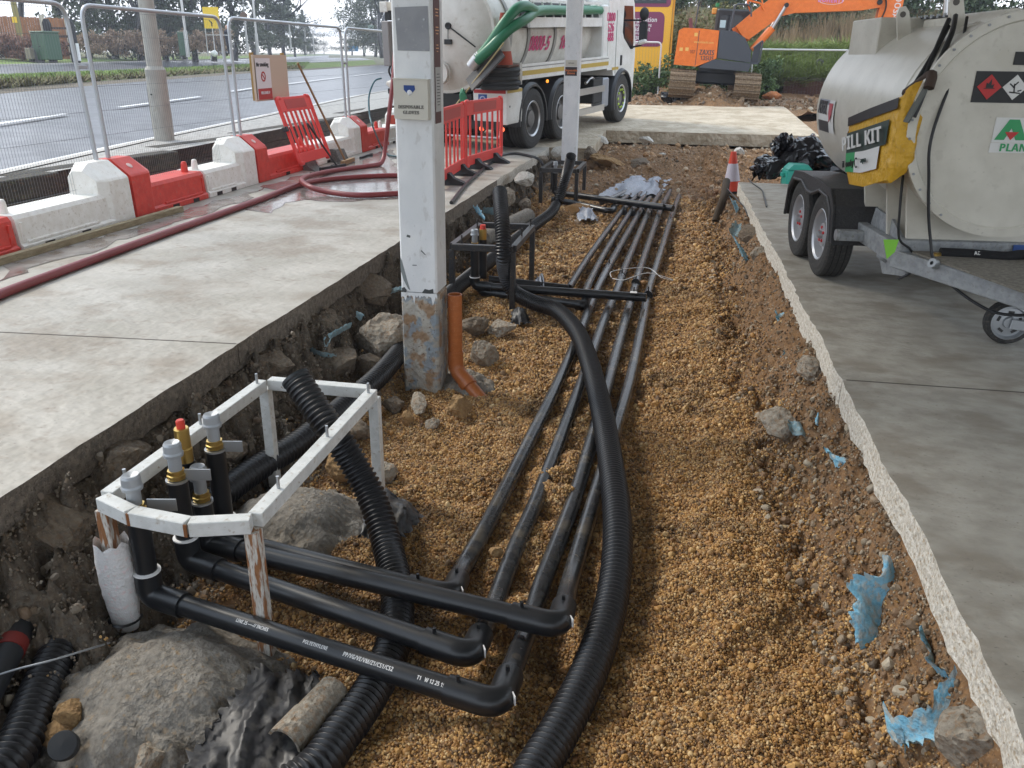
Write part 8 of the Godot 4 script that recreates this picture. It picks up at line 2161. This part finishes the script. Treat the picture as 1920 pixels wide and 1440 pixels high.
	single("dark_ring", Geo.new().lathe(Vector3(4.616, 1.519, -31.2), Vector3(0.2, 0.5, 1), [Vector2(0.06, -0.04), Vector2(0.13, -0.04), Vector2(0.15, 0.0), Vector2(0.13, 0.04), Vector2(0.06, 0.04)], 16), M.tyre, "small dark rubber ring in the green bank", "ring")
	print("back ", Time.get_ticks_msec())

func fence_simple(label: String, a: Vector3, b: Vector3, h: float) -> void:
	var t := thing("fence_panel", label, "fence", Transform3D(), "pale mesh panels at the far end of the site")
	var up := Vector3(0, h, 0)
	obj("frame", Geo.new().tube(bends([a, a + up, b + up, b], 0.14, 5), 0.028, 8), mat("fence_pale", Color(0.6, 0.61, 0.6), 0.5), t)
	var g := Geo.new()
	var n := int((b - a).length() / 0.09)
	for i in range(1, n): g.tube(PackedVector3Array([a.lerp(b, float(i) / n) + Vector3(0, 0.05, 0), a.lerp(b, float(i) / n) + up]), 0.0025, 3, false)
	var o := obj("wire_mesh", g, M.fence_wire, t)
	o.set_meta("kind", "stuff")

# ------------------------------------------------------------------ across the main road
func build_far() -> void:
	# board fence and gate
	var t := thing("board_fence", "orange brown board fence across the road at the left", "fence")
	var a := Vector3(-41.496, 1.683, -46.066)
	var b := Vector3(-37.122, 1.65, -49.659)
	var fm := tmat("fence_board", patchy([281, 0.03, 4, Color(0.30, 0.13, 0.055), Color(0.4, 0.185, 0.085)], [[282, 0.06, 4, Color(0.2, 0.09, 0.04), 0.6, 0.78, 0.6]]), Vector3(0.5, 0.1, 0.5), 0.85)
	var n := 44
	for i in n:
		var p := a.lerp(b, (i + 0.5) / n)
		obj("board", Geo.new().bar(p + Vector3(0, -0.6, 0), p + Vector3(0, 1.72 + 0.02 * (i % 3), 0), 0.03, (b - a).length() / n * 0.96, (b - a).normalized()), fm, t)
	for f in [0.3, 0.735, 0.97]:
		var p := a.lerp(b, f) + Vector3(0.1, 0, 0.15)
		obj("post", Geo.new().box(p + Vector3(0, 0.6, 0), Vector3(0.2, 2.6, 0.2)), mat("post_cream", Color(0.55, 0.5, 0.4), 0.8), t)
	t = thing("gate", "dark timber gate beside the green roadside cabinet", "gate")
	var g0 := Vector3(-36.927, 1.274, -47.291)
	for s in [0.0, 1.55]: obj("gate_post", Geo.new().prism(Transform3D(Basis(), g0 + Vector3(s, 0, 0)), PackedVector2Array([Vector2(-0.22, -0.4), Vector2(0.22, -0.4), Vector2(0.22, 1.75), Vector2(0.1, 2.0), Vector2(-0.1, 2.0), Vector2(-0.22, 1.8)]), -0.1, 0.1), mat("gate_black", Color(0.012, 0.012, 0.014), 0.7), t)
	for y in [0.1, 0.6, 1.05, 1.5]: obj("gate_rail", Geo.new().box(g0 + Vector3(0.77, y, 0), Vector3(1.2, 0.12, 0.06)), mat("gate_brown", Color(0.06, 0.035, 0.025), 0.8), t)
	# green roadside cabinet
	var cb := Vector3(-35.856, 1.053, -45.589)
	t = thing("roadside_cabinet", "green roadside cabinet on the grass across the road", "cabinet", at(cb, -25))
	obj("case", Geo.new().box(Vector3(0, 0.72, 0), Vector3(1.5, 1.46, 0.9), Basis(), 0.04), mat("cabinet_green", Color(0.045, 0.1, 0.06), 0.5), t)
	obj("lid", Geo.new().box(Vector3(0, 1.48, 0), Vector3(1.58, 0.07, 0.98), Basis(), 0.02), mat("cabinet_lid", Color(0.12, 0.18, 0.13), 0.5), t)
	obj("door_seam", Geo.new().box(Vector3(0, 0.72, 0.452), Vector3(0.03, 1.3, 0.006)), mat("gate_black", Color(), 0), t)
	obj("handle", Geo.new().box(Vector3(0.1, 0.7, 0.46), Vector3(0.12, 0.05, 0.03)), mat("gate_black", Color(), 0), t)
	single("refuse_sack", Geo.new().lump(Vector3(-36.614, 1.216, -45.625), Vector3(0.5, 0.62, 0.4), 0.5, 33, 2), mat("sack_black", Color(0.012, 0.012, 0.014), 0.3), "black refuse sack leaning on the green roadside cabinet", "bag")
	single("stone_block", Geo.new().box(Vector3(-36.566, 1.272, -45.021) + Vector3(0, 0.1, 0), Vector3(0.35, 0.6, 0.35), Basis(), 0.03), M.rubble, "small stone block beside the roadside cabinet", "block")
	single("marker_post", Geo.new().box(Vector3(-34.592, 1.476, -46.555) + Vector3(0, 0.0, 0), Vector3(0.14, 0.95, 0.14), Basis(), 0.02), mat("marker_white", Color(0.7, 0.7, 0.68), 0.6), "short white marker post right of the gate", "post")
	# yellow tagged pole
	t = thing("telegraph_pole", "weathered telegraph pole with a small yellow tag at the left", "pole", at(Vector3(-38.731, 2.256, -47.126)))
	obj("shaft", Geo.new().cyl(Vector3(0, -1.5, 0), Vector3(0, 8, 0), 0.17, 0.14, 12), mat("pole_olive", Color(0.27, 0.23, 0.09), 0.9), t)
	obj("tag", Geo.new().box(Vector3(0, 0.95, 0.18), Vector3(0.34, 0.32, 0.02)), mat("tag_yellow", Color(0.75, 0.5, 0.02), 0.5), t)
	# copper beech hedge and dry hedge
	for i in 7:
		var p := Vector3(-38.03, 1.111, -45.108)
		bush("beech_hedge_plant", ["copper brown hedge plant at the far left edge, in front of the board fence", "copper brown hedge plant second from the left edge", "copper brown hedge plant in the middle of the copper hedge", "copper brown hedge plant below the yellow tagged pole", "copper brown hedge plant right of the yellow tagged pole", "copper brown hedge plant at the right end of the copper hedge", "copper brown hedge plant behind the roadside cabinet"][i], p + Vector3(-2.6 + i * 0.72, 0.2, -0.3 * i), Vector3(0.85, 0.85 - 0.04 * i, 0.8), Color(0.14, 0.06, 0.04), Color(0.32, 0.17, 0.12), 1500, 0.1, "copper hedge plants")
	for i in 13:
		var f := i / 12.0
		var p := Vector3(-38.92, 1.3, -53.303).lerp(Vector3(-31.428, 1.516, -58.037), f)
		var where: String = ["right of the white marker post", "second along from the marker post", "third along from the marker post", "left of the big lamp column", "directly behind the big lamp column", "right of the big lamp column", "between the big lamp column and the grey lamp post", "left of the grey lamp post", "behind the grey lamp post", "right of the grey lamp post", "left of the yellow sign", "behind the yellow sign", "at its right end beyond the yellow sign"][i]
		bush("dry_hedge_plant", "dry brown hedge plant " + where, p + Vector3(0, 0.25, 0), Vector3(0.9, 0.85, 0.7), Color(0.2, 0.13, 0.085), Color(0.36, 0.26, 0.18), 1500, 0.1, "dry brown hedge plants")
	# lamp posts and road furniture
	for s in [[345.0, 62.0, "grey lamp post beside a small green cabinet"], [462.0, 88.0, "thin grey lamp post right of the yellow sign"], [478.0, 70.0, "thin pale lamp post at the left of the no smoking board"]]:
		var p := Vector3()
		if s[0] == 345.0: p = Vector3(-31.627, 1.262, -53.327)
		elif s[0] == 462.0: p = Vector3(-40.204, 1.513, -78.279)
		else: p = Vector3(-31.346, 1.316, -62.59)
		t = thing("street_lamp", s[2], "lamp post", at(p), "lamp posts along the far side of the road")
		obj("post", Geo.new().cyl(Vector3(0, 0, 0), Vector3(0, 1.6, 0), 0.12, -1, 10), M.alloy, t)
		obj("shaft", Geo.new().cyl(Vector3(0, 1.6, 0), Vector3(0, 9, 0), 0.085, 0.06, 10), M.alloy, t)
	for s in [[Vector3(-48.203, 1.839, -109.893), "tiny pale lamp post below the small pointed conifer"], [Vector3(-55.142, 1.895, -128.683), "tiny pale lamp post farthest along the road"], [Vector3(-43.677, 2.012, -95.485), "tiny pale lamp post just right of the no smoking board"]]:
		t = thing("street_lamp", s[1], "lamp post", at(s[0]), "distant lamp posts")
		obj("shaft", Geo.new().cyl(Vector3(0, 0, 0), Vector3(0, 2.8, 0), 0.11, 0.09, 8), M.alloy, t)
		obj("lantern", Geo.new().box(Vector3(0, 2.85, 0), Vector3(0.5, 0.14, 0.2)), M.alloy, t)
	t = thing("roadside_cabinet", "slim dark green cabinet behind the grey lamp post", "cabinet", at(Vector3(-32.042, 1.355, -53.662)))
	obj("case", Geo.new().box(Vector3(0, 0.68, 0), Vector3(0.55, 1.4, 0.4), Basis(), 0.03), mat("cabinet_green", Color(), 0), t)
	obj("lid", Geo.new().box(Vector3(0, 1.4, 0), Vector3(0.6, 0.06, 0.46), Basis(), 0.01), mat("cabinet_lid", Color(), 0), t)
	t = thing("road_sign", "yellow temporary road sign on a grey frame across the road", "sign", at(Vector3(-29.181, 1.388, -52.426)))
	obj("panel", Geo.new().box(Vector3(0, 2.2, 0), Vector3(1.06, 1.24, 0.04)), mat("tag_yellow", Color(), 0), t)
	var ar := Geo.new()
	ar.bar(Vector3(-0.15, 2.05, 0.025), Vector3(0.05, 1.85, 0.025), 0.01, 0.07, Vector3(0, 0, 1).cross(Vector3(0.2, -0.2, 0)))
	ar.bar(Vector3(0.0, 1.98, 0.025), Vector3(0.0, 1.7, 0.025), 0.07, 0.01, Vector3(0, 0, 1))
	obj("arrow_mark", ar, mat("gate_black", Color(), 0), t)
	for x in [-0.5, 0.0, 0.5]: obj("leg", Geo.new().cyl(Vector3(x, 0, 0), Vector3(x, 1.6, 0), 0.03, -1, 6), M.alloy, t)
	obj("brace", Geo.new().cyl(Vector3(-0.5, 1.2, 0), Vector3(1.0, 1.2, 0), 0.025, -1, 6), M.alloy, t)
	for x in [0.25, 1.2]: obj("strut", Geo.new().cyl(Vector3(x - 0.15, 1.15, 0), Vector3(x + 0.15, 0.0, 0.2), 0.022, -1, 6), M.chassis_dark, t)
	single("sandbag", Geo.new().lump(Vector3(-28.99, 1.42, -51.96) + Vector3(0, 0.1, 0), Vector3(0.22, 0.2, 0.18), 0.3, 41, 2, Basis(), false), mat("marker_white", Color(), 0), "white sandbag at the yellow sign's foot", "sandbag")
	single("sandbag", Geo.new().lump(Vector3(-28.484, 1.427, -52.239) + Vector3(0, 0.1, 0), Vector3(0.25, 0.16, 0.18), 0.4, 43, 2), mat("sack_black", Color(), 0), "dark sandbag right of the white one under the yellow sign", "sandbag")
	t = thing("person", "distant person in dark clothes walking behind the yellow sign", "person", at(Vector3(-30.326, 1.487, -56.359), 60))
	var pg := Geo.new()
	pg.lathe(Vector3(), Vector3.UP, [Vector2(0.07, 0.0), Vector2(0.11, 0.45), Vector2(0.16, 0.85), Vector2(0.17, 0.95), Vector2(0.19, 1.2), Vector2(0.22, 1.4), Vector2(0.1, 1.5), Vector2(0.055, 1.53), Vector2(0.055, 1.56)], 14)
	obj("body", pg, mat("coat_navy", Color(0.02, 0.022, 0.035), 0.9), t)
	obj("head", Geo.new().lump(Vector3(0, 1.66, 0), Vector3(0.095, 0.125, 0.1), 0.05, 3, 2, Basis(), false), mat("skin", Color(0.42, 0.24, 0.17), 0.6), t)
	t = thing("round_sign", "rusty brown back of a round road sign beyond the fence", "sign", at(Vector3(-39.29, 1.515, -76.5)))
	obj("disc", Geo.new().lathe(Vector3(0, 3.15, 0.15), Vector3.BACK, [Vector2(0, 0), Vector2(0.36, 0), Vector2(0.36, 0.03), Vector2(0, 0.03)], 18), mat("sign_rust", Color(0.26, 0.15, 0.09), 0.8), t)
	obj("pole", Geo.new().cyl(Vector3(0, 0, 0.1), Vector3(0, 3.2, 0.1), 0.04, -1, 8), M.alloy, t)
	# distant junction: blue direction sign, pale bollard, green sign
	t = thing("direction_sign", "blue direction sign at the distant junction", "sign", at(Vector3(-53.168, 2.003, -140.261)))
	obj("panel", Geo.new().box(Vector3(0, 0.4, 0), Vector3(1.7, 0.85, 0.06)), mat("sign_sky", Color(0.06, 0.28, 0.55), 0.5), t)
	obj("arrow_mark", Geo.new().prism(Transform3D(Basis(), Vector3(0, 0.2, 0.035)), PackedVector2Array([Vector2(-0.35, -0.1), Vector2(0.35, -0.1), Vector2(0, 0.25)]), 0.0, 0.01), mat("marker_white", Color(), 0), t)
	single("junction_bollard", Geo.new().lathe(Vector3(-51.459, 1.946, -140.897), Vector3.UP, [Vector2(0.24, -0.2), Vector2(0.26, 0.5), Vector2(0.15, 0.75), Vector2(0, 0.8)], 12), mat("marker_white", Color(), 0), "pale rounded bollard right of the blue direction sign", "bollard")
	t = thing("direction_sign", "pale green direction sign on posts by the right-hand trees", "sign", at(Vector3(-40.177, 1.957, -113.074)))
	obj("panel", Geo.new().box(Vector3(0, 2.4, 0), Vector3(1.0, 1.5, 0.06)), mat("sign_green", Color(0.3, 0.42, 0.36), 0.5), t)
	for x in [-0.3, 0.3]: obj("leg", Geo.new().cyl(Vector3(x, 0, 0), Vector3(x, 1.8, 0), 0.05, -1, 6), M.alloy, t)
	# trees: dark evergreens behind the hedge, the gap, and the right-hand group
	var dk := Color(0.025, 0.04, 0.02)
	var md := Color(0.085, 0.105, 0.06)
	var L := [
		[Vector3(-55.782, 1.656, -64.136), 16.0, 5.0, "bare", "bare tree at the left edge behind the board fence"],
		[Vector3(-56.559, 1.71, -70.008), 16.0, 5.5, "bare", "bare tree behind the yellow tagged pole"],
		[Vector3(-48.511, 1.653, -63.614), 13.0, 4.5, "bare", "bare dark tree behind the gate"],
		[Vector3(-44.778, 1.56, -61.408), 12.0, 4.2, "round", "dark ivy covered tree right of the gate"],
		[Vector3(-44.389, 1.587, -64.137), 13.0, 4.5, "round", "dark evergreen tree left of the big lamp column"],
		[Vector3(-40.665, 1.574, -61.825), 11.0, 3.6, "bare", "bare tree behind the big lamp column"],
		[Vector3(-42.309, 1.517, -67.897), 13.0, 3.6, "round", "ivy covered tree right of the big lamp column"],
		[Vector3(-46.192, 1.528, -77.242), 15.0, 4.6, "bare", "bare tree behind the grey lamp post"],
		[Vector3(-42.348, 1.545, -72.544), 13.0, 3.4, "round", "dark evergreen tree right of the grey lamp post"],
		[Vector3(-41.96, 1.566, -75.069), 13.0, 4.2, "bare", "bare dark tree behind the yellow sign"],
		[Vector3(-44.545, 1.59, -83.909), 12.0, 4.6, "round", "brownish tree right of the yellow sign"],
		[Vector3(-49.538, 1.678, -98.214), 14.0, 5.0, "bare", "bare tree behind the no smoking board"],
		[Vector3(-50.132, 1.707, -103.498), 12.0, 4.6, "conifer", "tall conifer above the no smoking board"],
		[Vector3(-50.798, 1.735, -108.718), 11.5, 4.8, "conifer", "broad conifer right of the no smoking board"],
		[Vector3(-61.888, 1.793, -136.638), 7.5, 4.6, "round", "rounded distant tree left of the small conifer"],
		[Vector3(-76.52, 1.975, -173.91), 8.0, 3.2, "conifer", "small pointed conifer at the left of the sky gap"],
		[Vector3(-90.471, 2.086, -211.459), 5.0, 5.0, "round", "low distant tree at the foot of the sky gap"],
		[Vector3(-99.947, 2.184, -240.022), 3.4, 5.0, "round", "lowest distant tree where the road disappears"],
		[Vector3(-67.655, 2.106, -177.547), 6.5, 6.0, "round", "distant tree behind the blue direction sign"],
		[Vector3(-51.537, 2.027, -140.869), 8.0, 4.6, "round", "dark tree behind the pale green sign"],
		[Vector3(-43.168, 1.992, -122.624), 10.0, 4.4, "round", "dark tree left of the tanker's valve gear"],
		[Vector3(-36.449, 1.948, -105.903), 13.0, 4.2, "bare", "bare spreading tree over the sky gap's right side"],
		[Vector3(-37.617, 1.978, -111.844), 13.0, 4.6, "round", "dark evergreen tree left of the nearest post"],
		[Vector3(-26.486, 2.148, -117.041), 13.0, 5.0, "round", "dark tree hidden behind the tanker's tank"]]
	for s in L:
		var far: float = clampf((s[0].length() - 70.0) / 150.0, 0.0, 1.0)
		var o: Vector3 = s[0]
		o.y = maxf(o.y - 0.3, 0.3)
		if s[3] == "bare": tree(s[4], o, s[1], s[2], Color(0.06, 0.05, 0.035), Color(0.13, 0.105, 0.08), 2600, "bare")
		else: tree(s[4], o, s[1], s[2], dk, md, 4600 if s[3] == "round" else 3600, s[3])
	# countless grass blades on the verges
	var blade := Geo.new()
	blade.tri(Vector3(-0.03, 0, 0), Vector3(0.03, 0, 0), Vector3(0.0, 1, 0.3))
	blade.tri(Vector3(0, 0, -0.03), Vector3(0, 0, 0.03), Vector3(-0.3, 1, 0.0))
	var bm := StandardMaterial3D.new()
	bm.vertex_color_use_as_albedo = true
	bm.roughness = 0.9
	bm.cull_mode = BaseMaterial3D.CULL_DISABLED
	var xs := []
	var cols := PackedColorArray()
	var C1 := [Vector3(-17.335, 0.45, -18.899), Vector3(-18.297, 0.45, -21.085), Vector3(-20.486, 0.45, -28.833), Vector3(-25.163, 0.45, -49.089), Vector3(-26.703, 0.45, -62.175)]
	var D1 := [Vector3(-25.726, 0.5, -28.224), Vector3(-26.246, 0.5, -30.403), Vector3(-27.993, 0.5, -39.523), Vector3(-37.722, 0.5, -73.725), Vector3(-44.254, 0.5, -101.58)]
	for i in 14000:
		var f := rng.randf() * 3.999
		var i0 := int(f)
		var a_: Vector3 = C1[i0].lerp(C1[i0 + 1], f - i0) + Vector3(-0.9, 0.06, 0)
		var b_: Vector3 = D1[i0].lerp(D1[i0 + 1], f - i0)
		var v := rng.randf()
		var p := a_.lerp(b_, v) + Vector3(0, 0.1 * (1.0 - absf(v * 2 - 1)), 0)
		var h := rng.randf_range(0.08, 0.22) * (1.5 if v < 0.15 else 1.0)
		xs.append(Transform3D(Basis.from_euler(Vector3(0, rng.randf() * TAU, 0)).scaled(Vector3(1.3, h, 1.3)), p))
		cols.append(Color(0.09, 0.15, 0.025).lerp(Color(0.2, 0.28, 0.05), rng.randf()) if v > 0.12 else Color(0.12, 0.12, 0.04).lerp(Color(0.2, 0.16, 0.08), rng.randf()))
	scatter("verge_grass", "bright green grass growing on the central verge", blade.mesh(bm), xs, cols, "grass")
	print("far ", Time.get_ticks_msec())


func _ready() -> void:
	rng.seed = 7
	nz.seed = 4
	nz.frequency = 0.1
	nz.fractal_octaves = 3
	# camera
	var cam := Camera3D.new()
	cam.name = "camera"
	cam.fov = 49.74
	cam.position = Vector3(0, 1.6, 0)
	cam.rotation_degrees = Vector3(-21.6, 10.4, 0.8)
	cam.near = 0.05
	cam.far = 900.0
	add_child(cam)
	# overcast sky
	var sm := ProceduralSkyMaterial.new()
	sm.sky_top_color = Color(0.80, 0.86, 0.93)
	sm.sky_horizon_color = Color(0.97, 0.98, 1.0)
	sm.sky_curve = 0.2
	sm.ground_bottom_color = Color(0.3, 0.29, 0.27)
	sm.ground_horizon_color = Color(0.6, 0.6, 0.6)
	sm.sun_angle_max = 1.0
	var env := Environment.new()
	env.background_mode = Environment.BG_SKY
	env.sky = Sky.new()
	env.sky.sky_material = sm
	env.tonemap_mode = Environment.TONE_MAPPER_LINEAR
	env.tonemap_exposure = 2.35
	env.fog_enabled = true
	env.fog_density = 0.0013
	env.fog_light_color = Color(0.93, 0.95, 1.0)
	env.sdfgi_enabled = true
	env.ssao_enabled = true
	env.ssil_enabled = true
	var we := WorldEnvironment.new()
	we.name = "world"
	we.environment = env
	add_child(we)
	# veiled sun from the road side
	var sun := DirectionalLight3D.new()
	sun.name = "sun"
	sun.light_energy = 0.4
	sun.light_angular_distance = 14.0
	sun.light_color = Color(1.0, 0.97, 0.92)
	sun.shadow_enabled = true
	add_child(sun)
	sun.look_at_from_position(Vector3(-8, 7.5, -3.5), Vector3.ZERO)
	build_materials()
	print("materials ", Time.get_ticks_msec())
	build_setting()
	build_trench()
	build_left()
	build_truck()
	build_trailer()
	build_excavator()
	build_totem()
	build_back()
	build_far()
